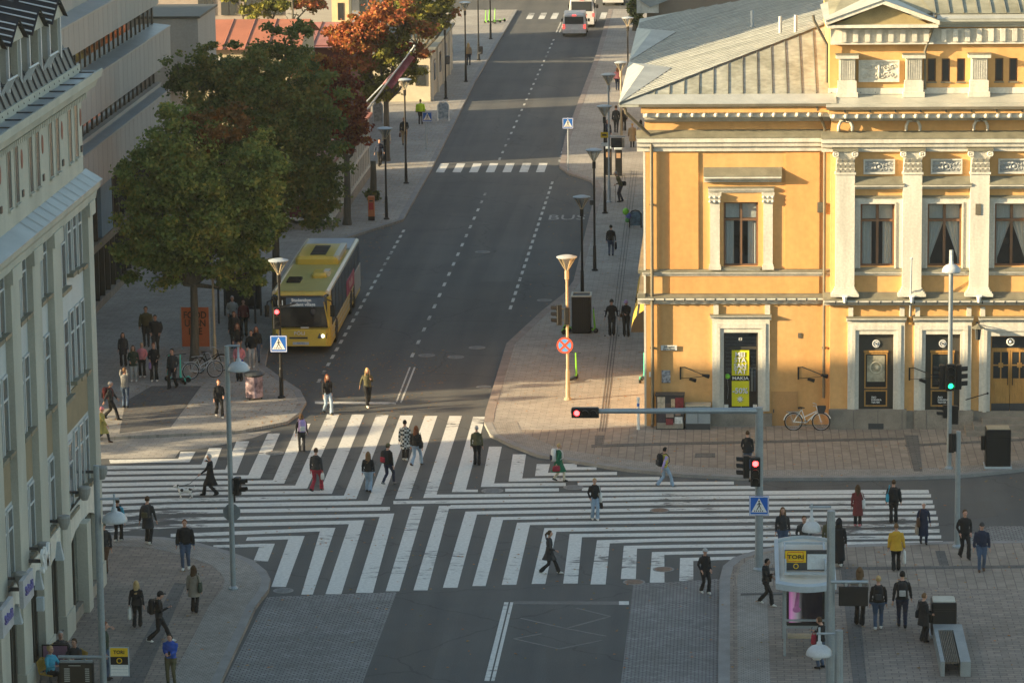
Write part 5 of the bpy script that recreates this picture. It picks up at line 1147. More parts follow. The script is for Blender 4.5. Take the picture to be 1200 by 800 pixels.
def full(y,w,zt_): return bsec(y,w,.3,zt_)
g.loft([bsec(.12,BW-.16,.32,H_-.12),bsec(.3,BW,.30,H_-.02),bsec(1.0,BW,.30,H_),bsec(BLn-.4,BW,.30,H_),bsec(BLn,BW-.12,.35,H_-.1)]); 
body=g.build('body',[BYEL],BUS)
g=M(); g.loft([[(-1.17,.1,.32),(1.17,.1,.32),(1.17,.14,1.12),(-1.17,.14,1.12)],[(-1.1,-.1,.36),(1.1,-.1,.36),(1.08,-.04,1.08),(-1.08,-.04,1.08)]]); g.build('front_bumper',BYEL,BUS)
g=M(); g.loft([[(-1.24,.25,1.1),(1.24,.25,1.1),(1.22,.25,H_-.1),(-1.22,.25,H_-.1)],[(-1.22,.06,1.14),(1.22,.06,1.14),(1.16,.08,H_-.16),(-1.16,.08,H_-.16)],[(-.9,-.02,1.2),(.9,-.02,1.2),(.9,.04,H_-.2),(-.9,.04,H_-.2)]]); g.build('windscreen',BG,BUS)
g=M(); g.box(-.62,1.05,.015,.04,H_-.62,H_-.22); db=g.build('destination_display',mat('blue grey display',(.10,.16,.24),.25,.1),BUS); g=M(); g.box(-1.1,-.68,.02,.05,H_-.85,H_-.22); g.build('route_display',BLK,BUS)
AMB=mat('lit display characters',(.6,.65,.66),.5,0,emit=.08)
text('Studentbyn',.19,(.05,.0,H_-.33),FACE,AMB,BUS,bold=True); text('Student village',.19,(.1,.0,H_-.52),FACE,AMB,BUS,bold=True); text('L1',.3,(-.85,.01,H_-.45),FACE,AMB,BUS,bold=True)
g=M(); g.loft([[(1.2,.0,1.15),(1.28,.15,1.15),(1.28,.3,1.15),(1.2,.15,1.15)],[(1.0,.0,2.3),(1.08,.1,2.3),(1.1,.25,2.3),(1.0,.15,2.3)]]); 
g.box(1.16,1.27,.05,.5,1.1,H_-.2); g.build('corner_pillar',BYEL,BUS)
g=M(); g.box(-1.29,-1.27,.9,BLn-.5,1.12,2.62); g.box(1.27,1.285,.9,BLn-.5,1.12,2.62); g.build('side_glass',BG,BUS)
g=M(); 
for i in range(9): g.box(1.285,1.292,1.0+i*1.5,1.06+i*1.5,1.1,2.64)
g.build('window_pillar',BLK,BUS)
g=M(); 
for z in (.55,.8,1.02): g.box(1.276,1.292,1.0,BLn-.3,z,z+.035)
g.build('side_strip',CRM,BUS)
pinkm=mat('pink advert panel',(.42,.08,.16),.5,.3,3.)
g=M(); g.box(1.287,1.3,7.6,11.2,1.15,1.85); ad=g.build('side_advert',pinkm,BUS); text('Musiikki',.5,(1.305,9.4,1.5),EAST,mat('pale pink letters',(.6,.4,.4),.5),BUS,bold=True)
g=M(); g.box(1.27,1.30,11.3,14.3,.5,1.6); g.build('engine_panel',mat('pale silver panel',(.45,.46,.44),.4,.1),BUS)
g=M(); g.box(-1.17,1.17,.35,BLn-.3,H_-.03,H_+.015); g.build('roof',BOL,BUS)
g=M(); 
for sd in (-1,1): g.loft([[(sd*1.05,.3,H_-.02),(sd*1.26,.3,H_-.22),(sd*1.24,.3,H_-.0),(sd*1.12,.3,H_+.07)],[(sd*1.05,BLn-.2,H_-.02),(sd*1.26,BLn-.2,H_-.22),(sd*1.24,BLn-.2,H_-.0),(sd*1.12,BLn-.2,H_+.07)]])
g.build('roof_rail',CRM,BUS)
g=M(); g.rbox(-1.0,1.0,7.2,11.0,H_,H_+.38,.25); g.build('air_conditioning_pod',BYEL,BUS); g=M(); g.box(-.35,.35,7.7,10.2,H_+.38,H_+.41)
for j in range(6): g.box(-.33,.33,7.8+j*.4,7.95+j*.4,H_+.41,H_+.44)
g.build('pod_grille',DK,BUS); g=M(); g.box(.75,1.02,7.3,10.9,H_+.2,H_+.41); g.build('pod_edge',CRM,BUS)
g=M(); g.rbox(.1,.78,3.6,4.9,H_,H_+.22,.2); g.build('roof_hatch',BYEL,BUS); g=M(); g.box(.62,.88,4.0,4.8,H_,H_+.25); g.build('hatch_edge',CRM,BUS)
g=M(); g.box(-.85,-.25,2.4,3.5,H_,H_+.1)
for j in range(5): g.box(-.82,-.28,2.45+j*.2,2.55+j*.2,H_+.1,H_+.14)
g.build('roof_vent',BLK,BUS)
g=M(); g.box(-1.05,1.1,11.3,14.2,H_+.02,H_+.1); g.build('rear_roof_panel',mat('sky blue grey roof panel',(.30,.37,.45),.3,.1),BUS)
for sd,lab in ((-1,''),(1,'')):
    h_=sub('headlight',BUS); h_.location=(sd*.93,-.0,.78); g=M(); g.loft([[(-.2,-.12,-.08),(.2,-.02,-.1),(.22,.03,.12),(-.12,-.06,.14)],[(-.2,.1,-.1),(.2,.15,-.1),(.2,.15,.14),(-.15,.1,.14)]]); g.build('housing',DK,h_); g=M(); g.ball((.03,-.08,.02),.075); g.build('lamp',mat('lit headlamp',(1,.97,.9),.3,0,emit=1.2) if sd>0 else WHTP,h_)
text('F\u00d6LI',.2,(-.05,-.1,.92),FACE,WHTP,BUS,bold=True,sx=1.2); g=M(); g.box(-.35,.35,-.115,-.09,.42,.54); g.build('number_plate',mat('pale plate',(.5,.55,.6),.4),BUS); text('FÖL-912',.1,(0,-.12,.48),FACE,BLUE,BUS)
g=M(); g.box(-.5,.3,-.1,-.06,.68,.76); g.build('grille',DK,BUS)
for y in (2.7,9.6,11.2):
    for sd in (-1,1):
        veh_wheel(BUS,sd*(1.0),y,.48,.29,sd); g=M(); g.loft([[(sd*1.279,y+.62*math.cos(a),.5+.6*math.sin(a)) for a in [PI*k/10 for k in range(11)]]+[(sd*1.279,y+.62,.28),(sd*1.279,y-.62,.28)][::-1]*0,[(sd*1.296,y+.62*math.cos(a),.5+.6*math.sin(a)) for a in [PI*k/10 for k in range(11)]]]); g.build('wheel_arch',BLK,BUS)
for sd in (-1,1):
    m_=sub('mirror',BUS); g=M(); g.tube([(sd*1.15,.1,H_-.3),(sd*1.4,-.25,H_-.35),(sd*1.42,-.25,H_-.55)],.03,6); g.build('mirror_arm',BLK,m_); g=M(); g.rbox(sd*1.42-.1,sd*1.42+.1,-.32,-.2,H_-1.0,H_-.5,.04); g.build('mirror_head',BLK,m_)
g=M(); g.tube([(-.5,.0,1.2),(.3,-.02,1.35)],.015,5); g.tube([(.5,.0,1.2),(-.2,-.02,1.5)],.015,5); g.build('wiper',BLK,BUS)
g=M(); g.box(.0,.35,.0,.03,1.12,1.18); g.build('dash_card',WHTP,BUS)
g=M()
for i in range(12): g.box(1.277,1.2785,1.2+i*1.1,1.215+i*1.1,.34,1.1)
g.build('panel_seams',DK,BUS)
g=M(); g.box(.25,.95,.03,.16,1.2,1.75); g.ball((.55,-.03,1.85),.12,0,8,(1,.5,1.2)); g.build('driver_silhouette',mat('driver jacket behind glass',(.07,.075,.085),.8),BUS)
g=M(); g.loft([[(-1.05,-.035,1.95),(-.2,-.035,2.2),(-.2,-.03,2.27),(-1.05,-.03,2.05)],[(-1.05,-.037,1.95),(-.2,-.037,2.2),(-.2,-.032,2.27),(-1.05,-.032,2.05)]]); g.build('sunshade',mat('grey sunshade',(.06,.065,.07),.7),BUS)
# ================= VANS =================
def van(name,label,x,y,w,l,h,col,cat,boxy=True,grp=None):
    V=thing(name,label,cat,(x,y,0),group=grp); pm=mat(col[0],col[1],.3,.04); k=w/2
    g=M(); sec=lambda yy,ww,z0,z1,s_:[(-ww,yy,z0),(-ww,yy,z0+(z1-z0)*.5),(-ww*s_,yy,z1-.08),(-ww*s_*.86,yy,z1),(ww*s_*.86,yy,z1),(ww*s_,yy,z1-.08),(ww,yy,z0+(z1-z0)*.5),(ww,yy,z0)]
    g.loft([sec(0,k*.97,.35,h*.93,.86),sec(.15,k,.28,h,.88),sec(l*.55,k,.28,h,.88),sec(l*.68,k,.28,h*.9,.85),sec(l*.8,k,.28,h*.62,.93),sec(l,k*.92,.3,h*.5,.95)]); g.build('body',pm,V)
    g=M(); g.box(-k*.8,k*.8,-.03,.02,h*.55,h*.86); g.build('rear_window',PANED,V)
    g=M(); g.box(-k-.0,-k*.93,.5,l*.62,h*.56,h*.84); g.box(k*.93,k+.0,.5,l*.62,h*.56,h*.84); g.build('side_window',PANED,V)
    g=M(); g.box(-k*.98,k*.98,-.08,.2,.3,.55); g.build('rear_bumper',mat('pale bumper',(.5,.5,.5),.5),V)
    TL=mat('lit tail light',(1,.04,.03),.4,0,emit=1.4)
    for sd in (-1,1): g=M(); g.box(sd*k*.98-sd*.14,sd*k*.98,-.05,.05,h*.36,h*.36+.3); g.build('tail_light',TL,V)
    g=M(); g.box(-.15,.15,-.05,.02,h*.9,h*.9+.06); g.build('brake_light',TL,V)
    g=M(); g.box(-.26,.26,-.05,0,.62,.74); g.build('number_plate',WHTP,V)
    for yy in (.75,l-.85):
        for sd in (-1,1): veh_wheel(V,sd*(k-.18),yy,.33,.2,sd)
    for sd in (-1,1): g=M(); g.rbox(sd*(k+.02),sd*(k+.2),l*.66,l*.72,h*.5,h*.62,.03); g.build('mirror',BLK,V)
    g=M(); g.box(-k*.9,k*.9,.3,l*.55,h,h+.02); g.build('roof',pm,V)
    return V
va=S(652,45); vb=S(690,45); c_=(va.x+vb.x)/2
van('white_minivan','white minivan with lit tail lights, last in the queue',c_+.1,146.5,1.85,4.4,PV(670,16,146.5).z,('white van paint',(.62,.62,.60)),'van')
van('delivery_van','taller white delivery van stopped ahead of the minivan','' or PV(683,20,156).x,153.5,2.05,5.6,PV(680,-3,153.5).z,('grey white van paint',(.55,.56,.56)),'van')
van('parked_car','car barely visible at the top edge beyond the vans',PV(705,6,172).x+1,172,1.8,4.3,1.5,('pale car paint',(.4,.4,.4)),'car')
# ================= STREET FURNITURE =================
def topz(px,py,v): return PV(px,py,v).z
LGLS=glassmat('lamp glass',(.3,.3,.28),.15,trans=.6)
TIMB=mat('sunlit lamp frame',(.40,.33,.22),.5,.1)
def cone_lamp(px,by,ty,label,col=BLK,head=TIMB,grp='glass cone street lamps'):
    b=SG(px,by); h=topz(px,ty,b.y)-b.z
    L_=thing('street_lamp',label,'street lamp',tuple(b),group=grp)
    g=M(); g.lathe([(.16,0),(.16,.05),(.09,.1),(.075,1.2),(.055,1.25),(.05,h-1.0),(.085,h-.98),(.085,h-.65)],10); g.build('post',col,L_,smooth=False)
    g=M(); r=.36
    for k in range(6):
        a=2*PI*k/6; g.tube([(.05*math.cos(a),.05*math.sin(a),h-.62),(r*math.cos(a),r*math.sin(a),h-.08)],.016,4)
    g.lathe([(.07,h-.66),(.07,h-.6)],8); g.build('lamp_cage',head,L_)
    g=M(); g.lathe([(.05,h-.6),(r*.92,h-.1)],12,cap=False); g.build('lamp_glass',LGLS,L_)
    g=M(); g.lathe([(r+.04,h-.1),(r+.06,h-.06),(.2,h),(.01,h)],16); g.build('lamp_cap',GREYP,L_)
    return L_,h
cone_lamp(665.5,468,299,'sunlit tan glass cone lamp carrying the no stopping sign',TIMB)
cone_lamp(682.5,347,229,'black cone lamp rising beside the black container')
cone_lamp(697,317,174,'black cone lamp with a small box, behind the container lamp')
cone_lamp(709,250,123,'thin black cone lamp with yellow parking sign')
cone_lamp(714,237,86,'silver grey cone lamp holding the hanging timetable screen',GREYP)
cone_lamp(728,160,72,'pale cone lamp among the group of walkers by the eave',TIMB)
cone_lamp(736,112,20,'brown cone lamp nearest the theatre roof edge')
cone_lamp(453,257,149,'black cone lamp at the inner kerb corner')
cone_lamp(476,215,92,'black cone lamp left of the crossing sign post')
cone_lamp(522.5,116,24,'black cone lamp with a bin behind the frame sign')
cone_lamp(561,71,-20,'black lamp post with a grey litter box')
cone_lamp(575,46,-40,'black lamp post beside the lime green scooters')
cone_lamp(546,96,2,'black lamp post with pale stickers on the far pavement')
cone_lamp(330,466,303,'cone lamp post carrying red signal and crossing sign by the bus')
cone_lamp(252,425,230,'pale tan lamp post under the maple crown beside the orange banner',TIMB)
def person_sign(P,w,z,y=-.06,x=0,big=.7):
    s_=sub('crossing_sign',P); s_.location=(x,y,z); h=w/2
    g=M(); g.box(-h,h,-.012,.012,-h,h); g.build('sign_plate',BLUE,s_)
    g=M(); e=h*.93
    for a in ((-e-.01,-e+.015,-e,e),(e-.015,e+.01,-e,e)): g.box(a[0],a[1],-.015,-.012,a[2],a[3])
    g.box(-e,e,-.0149,-.012,e-.015,e+.01); g.box(-e,e,-.0149,-.012,-e-.01,-e+.015)
    g.add([(-h*.8,-.016,-h*.68),(h*.8,-.016,-h*.68),(0,-.016,h*.8)],[(0,1,2)]); g.build('triangle',WHTP,s_)
    g=M(); y=-.019; q=h
    g.box(-.05*q,.07*q,y-.001,y,.0*q,.33*q); g.add([( .0+.09*q*math.cos(a),y,.46*q+.09*q*math.sin(a)) for a in [2*PI*k/10 for k in range(10)]],[tuple(range(10))])
    for a,b in (((0,.02),(-.22,-.42)),((0.02,.02),(.22,-.42)),((0,.3),(-.2,.08)),((.04,.3),(.22,.1))):
        g.add([((a[0]-.045)*q,y,a[1]*q),((a[0]+.045)*q,y,a[1]*q),((b[0]+.045)*q,y,b[1]*q),((b[0]-.045)*q,y,b[1]*q)],[(0,3,2,1)])
    for k in range(5): x0=(-.5+.2*k)*q; g.add([(x0,y,-.6*q),(x0+.1*q,y,-.6*q),(x0+.1*q,y,-.47*q),(x0,y,-.47*q)],[(0,1,2,3)])
    g.build('pictogram',BLK,s_)
    return s_
def signal(P,x,y,z,facing,lit=None,n=3,horiz=False,s=.3,name='traffic_signal'):
    S_=sub(name,P); S_.location=(x,y,z); S_.rotation_euler=(0,0,facing)
    g=M(); L=s*n
    if horiz: g.rbox(-L/2-.04,L/2+.04,-.1,.1,-s*.62,s*.62,.05)
    else: g.rbox(-s*.55,s*.55,-.1,.1,-L/2-.04,L/2+.04,.05)
    g.build('signal_housing',BLK,S_)
    for k in range(n):
        c=(( -L/2+s*(k+.5)),0) if horiz else (0,L/2-s*(k+.5))
        g=M(); rings=[[(c[0]+s*.33*math.cos(a),yy,c[1]+s*.33*math.sin(a)) for a in [2*PI*i/12 for i in range(12)]] for yy in (-.1,-.115)]; g.loft(rings)
        ln=g.build('lens',(LRED if lit==k and k==0 else LGRN if lit==k else LENS),S_)
        g=M(); m=9; f=[(c[0]+s*.4*math.cos(a),c[1]+s*.4*math.sin(a)) for a in [PI*(-.15)+PI*1.3*i/(m-1) for i in range(m)]]
        g.loft([[(a,-.1,b) for a,b in f],[(a,-.32,b+.02) for a,b in f]],cap=False,closed=False); g.build('visor',BLK,S_)
    return S_
def post(name,label,px,by,ty,r=.055,m_=GALV,cat='post',group=None,base=True):
    b=SG(px,by); h=topz(px,ty,b.y)-b.z; P=thing(name,label,cat,tuple(b),group=group)
    g=M(); g.lathe([(r*1.9,0),(r*1.9,.05),(r*1.5,.09),(r*1.05,.12),(r,h*.5),(r*.9,h),(.01,h+.01)] if base else [(r,0),(r,h),(.01,h+.01)],12); g.build('pole',m_,P); return P,h,b
# things fixed to lamp posts are their own signs
def onpost(name,label,cat,px,by,py,off=(0,-.1,0)):
    b=SG(px,by); z=topz(px,py,b.y); return thing(name,label,cat,(b.x+off[0],b.y+off[1],z+off[2]))
T_=onpost('traffic_light','amber coloured traffic light pair seen from the side on the sunlit lamp post','traffic light',665.5,468,368)
for dz in (.0,): 
    signal(T_,-.32,0,0,rad(-80),None,3,False,.25)
g=M(); g.box(-.3,0,-.03,.03,.2,.26); g.box(-.3,0,-.03,.03,-.26,-.2); g.build('bracket',TIMB,T_); signal(T_,.0,-.05,-.05,rad(180),None,3,False,.2)
NS=onpost('no_stopping_sign','round blue and red no stopping sign with a red cross','traffic sign',665.5,468,404,(-.1,-.1,0))
g=M(); R_=.33; circ=lambda r,y:[(r*math.cos(a),y,r*math.sin(a)) for a in [2*PI*i/28 for i in range(28)]]
g.loft([circ(R_,.01),circ(R_,-.01)]); g.build('rim',mat('sign red orange',(.72,.10,.05),.4,.03),NS); g=M(); g.add(circ(R_*.78,-.013),[tuple(range(28))]); g.build('field',mat('sign sky blue',(.10,.33,.72),.4,.03),NS)
g=M(); c=R_*.76*.707
for s_ in (-1,1): g.add([(-c-.03,-.017-.001*s_,-s_*c+.03*s_),(-c+.03,-.017-.001*s_,-s_*c-.03*s_),(c+.03,-.017-.001*s_,s_*c-.03*s_),(c-.03,-.017-.001*s_,s_*c+.03*s_)],[(0,1,2,3)])
g.build('cross',MATS['sign red orange'],NS)
T_=onpost('traffic_light','traffic light with lit red lamp on the post beside the bus','traffic light',330,466,372,(-.1,-.12,0)); signal(T_,0,0,-.0,rad(8),0,3,False,.27)
SN=onpost('pedestrian_crossing_sign','blue pedestrian crossing sign in front of the bus bumper','traffic sign',330,466,402,(-.05,-.14,0)); person_sign(SN,.68,0,0)
g=M(); g.box(-.06,.06,0,.1,-.2,.2); g.build('clamp',GALV,SN)
P,h,b=post('sign_post','slim post with blue crossing sign on the left far pavement',499.5,175,128,.035,GREYP,'traffic sign'); person_sign(P,.6,topz(499,137,b.y)-b.z,x=.1)
P,h,b=post('sign_post','slim post with blue crossing sign at the bus bay kerb',666,200,138,.03,GREYP,'traffic sign'); person_sign(P,.62,topz(666,144.5,b.y)-b.z)
YS=onpost('parking_sign','small yellow plate on the thin black lamp post','sign',709,250,158,(0,-.1,0)); g=M(); g.box(-.2,.2,-.02,.0,-.15,.15); g.build('plate',SIGY,YS); g=M(); g.box(-.12,.12,-.03,-.02,-.04,.04); g.build('marking',BLK,YS); g=M(); g.box(-.18,.18,-.02,0,-.6,-.42); g.build('lower_plate',WHTP,YS)
BS=onpost('post_box','small grey box clamped to the black cone lamp above the bus bay','box',697,317,237,(-.12,-.05,0)); g=M(); g.rbox(-.1,.1,-.08,.08,-.12,.12,.02); g.build('housing',DK,BS)
for (px,by,py,l) in ((522.5,116,66,'small dark litter bin on the lamp post behind the frame sign'),(561,71,55,'grey litter bin strapped to the far black lamp post')):
    B=onpost('litter_bin',l,'litter bin',px,by,py,(.15,-.1,-.3)); g=M(); g.lathe([(.12,-.25),(.17,-.2),(.19,.3),(.14,.35),(.01,.36)],12); g.build('bin_body',DK,B)
# hanging timetable screen on silver lamp
SC=onpost('timetable_screen','dark timetable screen hanging from the silver lamp arm up the street','screen',714,237,165,(0,-.1,0))
g=M(); g.tube([(0,0,.25),(.9,0,.25)],.035,6); g.build('arm',GREYP,SC); g=M(); g.rbox(.12,.72,-.1,.1,-.35,.17,.03); g.build('screen_case',BLK,SC); g=M(); g.box(.17,.67,-.115,-.1,-.28,.1); g.build('screen_glass',PANED,SC); g=M(); g.box(.72,.86,-.1,.1,-.35,.17); g.build('screen_side',mat('tan side panel',(.4,.33,.25),.6),SC)
# bell lamps
def bell(P,x,y,z,r=.26):
    o=sub('bell_lamp',P); o.location=(x,y,z); g=M(); r*=1.42; g.lathe([(r,0),(r*1.01,.03),(r*.97,.10),(r*.84,.18),(r*.6,.25),(r*.3,.29),(.08,.30),(.075,.38),(.04,.39),(.035,.6)],24); g.build('lamp_shade',WHTG,o,smooth=True); g=M(); g.lathe([(r*.96,-.005),(r*.6,-.03),(.01,-.04)],14); g.build('diffuser',WHTG,o); g=M(); g.tube([(0,0,.6),(0,0,.8)],.03,6); g.build('stem',GREYP,o)
P,h,b=post('street_lamp','slim grey pole with one white bell lamp beside the wide crossing',273.5,690,405,.085,GALV,'street lamp')
zb=topz(283,434,b.y)-b.z; g=M(); g.tube([(0,0,zb+.8),(.42,0,zb+.8)],.035,6); g.build('arm',GALV,P); bell(P,.36,0,zb,.25)
T_=onpost('traffic_light','black traffic light seen from the side on the bell lamp pole','traffic light',273.5,690,569); signal(T_,.22,.1,0,rad(75),None,2,False,.25); signal(T_,.02,.22,-.3,rad(180),None,2,False,.2); g=M(); g.box(0,.2,.05,.12,.2,.25); g.box(0,.2,.05,.12,-.25,-.2); g.build('bracket',BLK,T_)
T_=onpost('road_sign','grey back of a round road sign on the bell lamp pole','traffic sign',273.5,690,601,(0,.08,0)); g=M(); n=8; g.loft([[( .3*math.cos(PI/8+2*PI*i/8),yy,.3*math.sin(PI/8+2*PI*i/8)) for i in range(8)] for yy in (.0,.02)]); g.build('sign_back',mat('grey sign back',(.2,.22,.23),.5),T_)
# lower-left pole: bell lamp and a hanging screen
v_=S(119,840).y; xx=PV(121,790,v_).x; b=Vector((xx,v_,SWZ)); ht=topz(108,545,v_)-SWZ
P=thing('street_lamp','grey pole with white bell lamp at the cafe corner','street lamp',tuple(b)); g=M(); g.lathe([(.16,0),(.16,.06),(.1,.12),(.1,ht*.5),(.085,ht),(.01,ht+.01)],12); g.build('pole',GALV,P)
zz_=topz(131,611,v_)-SWZ; g=M(); g.tube([(0,0,zz_+.66),(.62,0,zz_+.66)],.035,6); g.build('arm',GALV,P); bell(P,.48,0,zz_-.0,.25)
zz_=topz(117,768,v_)-SWZ
SC=thing('timetable_screen','dark timetable screen hanging from a grey arm above the cafe tables','screen',(b.x,b.y-.12,zz_+SWZ)); g=M(); g.tube([(0,0,0),(-1.25,0,0)],.05,8); g.build('arm',GALV,SC); g=M(); g.box(-1.22,-.25,-.08,.08,-.78,-.16); sc_o=g.build('screen_case',BLK,SC); g=M(); g.box(-1.17,-.3,-.09,-.08,-.74,-.2); g.build('screen_glass',mat('dim screen',(.05,.045,.035),.2,.1),SC)
g=M(); 
for i in range(7): g.box(-1.08,-.92,-.1,-.09,-.7+.06*i,-.67+.06*i); g.box(-.48,-.36,-.1,-.09,-.7+.06*i,-.67+.06*i)
g.box(-.95,-.6,-.1,-.09,-.24,-.22); g.build('timetable_rows',mat('dim white rows',(.4,.4,.36),.5),SC); g=M(); g.box(-1.2,-.28,-.05,.05,-.16,-.1); g.tube([(-.95,0,0),(-.95,0,-.1)],.04,6); g.tube([(-.5,0,0),(-.5,0,-.1)],.04,6); g.build('hanger',GALV,SC)
TT=thing('bus_stop_board','yellow and white bus stop timetable board on the pole','sign',(b.x+.1,b.y-.05,topz(140,777,v_)))
x0=PV(129,777,v_).x-TT.location.x; x1=PV(152,777,v_).x-TT.location.x; zt_,zm_,zb_=[topz(140,q,v_)-TT.location.z for q in (757,768,791)]; z2=topz(140,777.5,v_)-TT.location.z
g=M(); g.box(x0,x1,-.03,.0,zb_,zt_); g.build('board_frame',GREYP,TT); g=M(); g.box(x0+.03,x1-.03,-.035,-.03,zm_,zt_-.02); g.build('yellow_panel',SIGY,TT); g=M(); g.box(x0+.03,x1-.03,-.034,-.03,z2,zm_); g.build('dark_panel',BLK,TT); g=M(); g.box(x0+.03,x1-.03,-.034,-.03,zb_+.02,z2); g.build('timetable_sheet',WHTP,TT)
text('TORI',.14,((x0+x1)/2,-.04,(zm_+zt_)/2-.01),FACE,BLK,TT,bold=True); g=M(); g.ring(((x0+x1)/2,-.036,(zm_+z2)/2),.07,.014,'y',14); g.build('ring_emblem',SIGY,TT); g=M(); g.box(-.1,x0,-.01,.01,.2,.23); g.build('bracket',GREYP,TT)
g=M()
for i in range(3): g.box(x0+.05,x1-.05,-.036,-.034,zb_+.1+.1*i,zb_+.11+.1*i)
g.build('sheet_lines',GREYP,TT)
# ---- lower right: shelter, lamps and screen
v_=S(974,830).y
def tallpole(px,ty,py,label,r=.1,vv=None):
    v0=vv or v_; xx=PV(px,py,v0).x; P=thing('street_lamp',label,'street lamp',(xx,v0,SWZ)); h=topz(px,ty,v0)-SWZ; g=M(); g.lathe([(r*1.8,0),(r*1.8,.06),(r*1.15,.12),(r,h*.5),(r*.95,h),(.01,h+.01)],12); g.build('pole',GALV,P); return P,h
P,h=tallpole(973.5,598,700,'tall grey pole with bell lamp left of the hanging black screen',.12)
zz_=topz(952,622,v_)-SWZ; g=M(); g.tube([(0,0,zz_+.7),(-.62,0,zz_+.7)],.035,6); g.build('arm',GALV,P); bell(P,-.55,0,zz_,.19)
zq=topz(995,680,v_)
SC=thing('timetable_screen','blank black timetable screen hanging beside the shelter roof','screen',(P.location.x,v_-.14,zq)); g=M(); g.tube([(0,0,0),(1.05,0,0)],.05,8); g.build('arm',GALV,SC); g=M(); g.rbox(.22,1.05,-.08,.08,-.68,-.12,.03); g.build('screen_case',BLK,SC); g=M(); g.tube([(.42,0,0),(.42,0,-.14)],.05,6); g.tube([(.82,0,0),(.82,0,-.14)],.05,6); g.build('hanger',GALV,SC)
v2=S(983,845).y
P,h=tallpole(983,738,790,'shorter grey pole with bell lamp over the white carrier bags',.12,v2); zz_=topz(960,767,v2)-SWZ; g=M(); g.tube([(0,0,zz_+.62),(-.62,0,zz_+.62)],.035,6); g.build('arm',GALV,P); bell(P,-.55,0,zz_,.26)
# shelter
SHX0,SHX1=S(920,775,SWZ).x,S(969,775,SWZ).x; shv=S(944,768,SWZ).y; shb=shv+2.6
zr=topz(940,684,shv-.3)
SH=thing('bus_shelter','grey framed bus shelter with rounded canopy roof and lit advert panel','bus shelter',((SHX0+SHX1)/2,shv,SWZ)); w_=(SHX1-SHX0)/2; hr=zr-SWZ
g=M(); 
for x in (-w_,w_):
    for y in (0,1.9): g.box(x-.04,x+.04,y-.04,y+.04,0,hr)
g.build('post',GALV,SH)
yfar=PV(940,640,0).y
# canopy: rounded rectangle tray tilted slightly
def canopy(z0,z1,inset,n=8):
    A=w_+.28-inset; y0=-.45+inset; y1=3.3-inset; r=.35; pts=[]
    for k in range(n+1): t=k/n; pts.append((-A+2*A*t,y0-.28*math.sin(PI*t)))
    for k in range(n+1): t=k/n; pts.append((A-2*A*t,y1+.35*math.sin(PI*t)))
    return pts
c0=canopy(0,0,0); c1=canopy(0,0,.12)
sl=lambda y:.11*(y+.45)
g=M(); g.loft([[(x,y,hr-.12+sl(y)) for x,y in c0],[(x,y,hr+.06+sl(y)) for x,y in c0],[(x,y,hr+.1+sl(y)) for x,y in c1],[(x,y,hr-.02+sl(y)) for x,y in c1]],cap=False); g.build('canopy_rim',GREYP,SH)
g=M(); g.add([(x,y,hr+.0+sl(y)) for x,y in c1],[tuple(range(len(c1)))]); g.build('canopy_panel',mat('pale translucent canopy',(.56,.48,.37),.3,.12,1.,col2=(.62,.58,.50)),SH)
g=M(); 
for (x0,x1,y0,y1) in ((-w_-.02,w_+.02,.15,.21),(-w_-.02,w_+.02,2.75,2.81),(-w_,-w_+.05,.21,2.75),(w_-.05,w_,.21,2.75)): g.box(x0,x1,y0,y1,hr+.1+sl(y0),hr+.16+sl(y1))
g.build('canopy_frame',GREYP,SH)
# sign board standing on the canopy
yb_=.75; zb_=hr+sl(yb_)+.02
g=M(); g.box(-.62,.68,yb_,yb_+.06,zb_,zb_+.62); bd=g.build('roof_sign_board',DK,SH)
g=M(); g.box(-.6,.02,yb_-.01,yb_,zb_+.24,zb_+.6); g.build('yellow_panel',SIGY,SH); g=M(); g.box(.06,.66,yb_-.01,yb_,zb_+.03,zb_+.5); g.build('white_panel',mat('pale blue white sheet',(.55,.6,.62),.5),SH)
g=M(); g.ring((-.28,yb_-.015,zb_+.13),.07,.014,'y',14); g.build('ring_emblem',SIGY,SH); text('TORI',.17,(-.29,yb_-.02,zb_+.41),FACE,BLK,SH,bold=True,sx=1.3)
g=M(); 
for a,b in ((zb_+.27,zb_+.285),(zb_+.55,zb_+.565)): g.box(-.53,-.06,yb_-.014,yb_-.01,a,b)
for a in (-.53,-.075): g.box(a,a+.015,yb_-.014,yb_-.01,zb_+.27,zb_+.565)
g.build('panel_border',RED,SH)
za=.95; g=M(); g.box(-w_+.06,w_-.06,-.06,.04,za,hr-.16); ap=g.build('advert_case',BLK,SH)
m,nt,b_=nodes('pink and dark advert'); L=nt.links.new; tc=_n(nt,'ShaderNodeTexCoord'); sx_=_n(nt,'ShaderNodeSeparateXYZ'); L(tc.outputs['Object'],sx_.inputs[0]); rp=_n(nt,'ShaderNodeValToRGB'); mr=_n(nt,'ShaderNodeMapRange'); mr.inputs['From Min'].default_value=-w_; mr.inputs['From Max'].default_value=w_; L(sx_.outputs[0],mr.inputs[0]); L(mr.outputs[0],rp.inputs[0]); e_=rp.color_ramp.elements; e_[0].color=(.35,.08,.30,1); e_[0].position=.08; e_[1].color=(.01,.01,.015,1); e_[1].position=.42; q=e_.new(.16); q.color=(.62,.25,.5,1); q=e_.new(.3); q.color=(.3,.28,.3,1)
L(rp.outputs[0],b_.inputs['Base Color']); b_.inputs['Roughness'].default_value=.2; L(rp.outputs[0],b_.inputs['Emission Color']); b_.inputs['Emission Strength'].default_value=.1
g=M(); g.box(-w_+.12,w_-.12,-.07,-.06,za+.1,hr-.2); g.build('advert_sheet',m,SH)
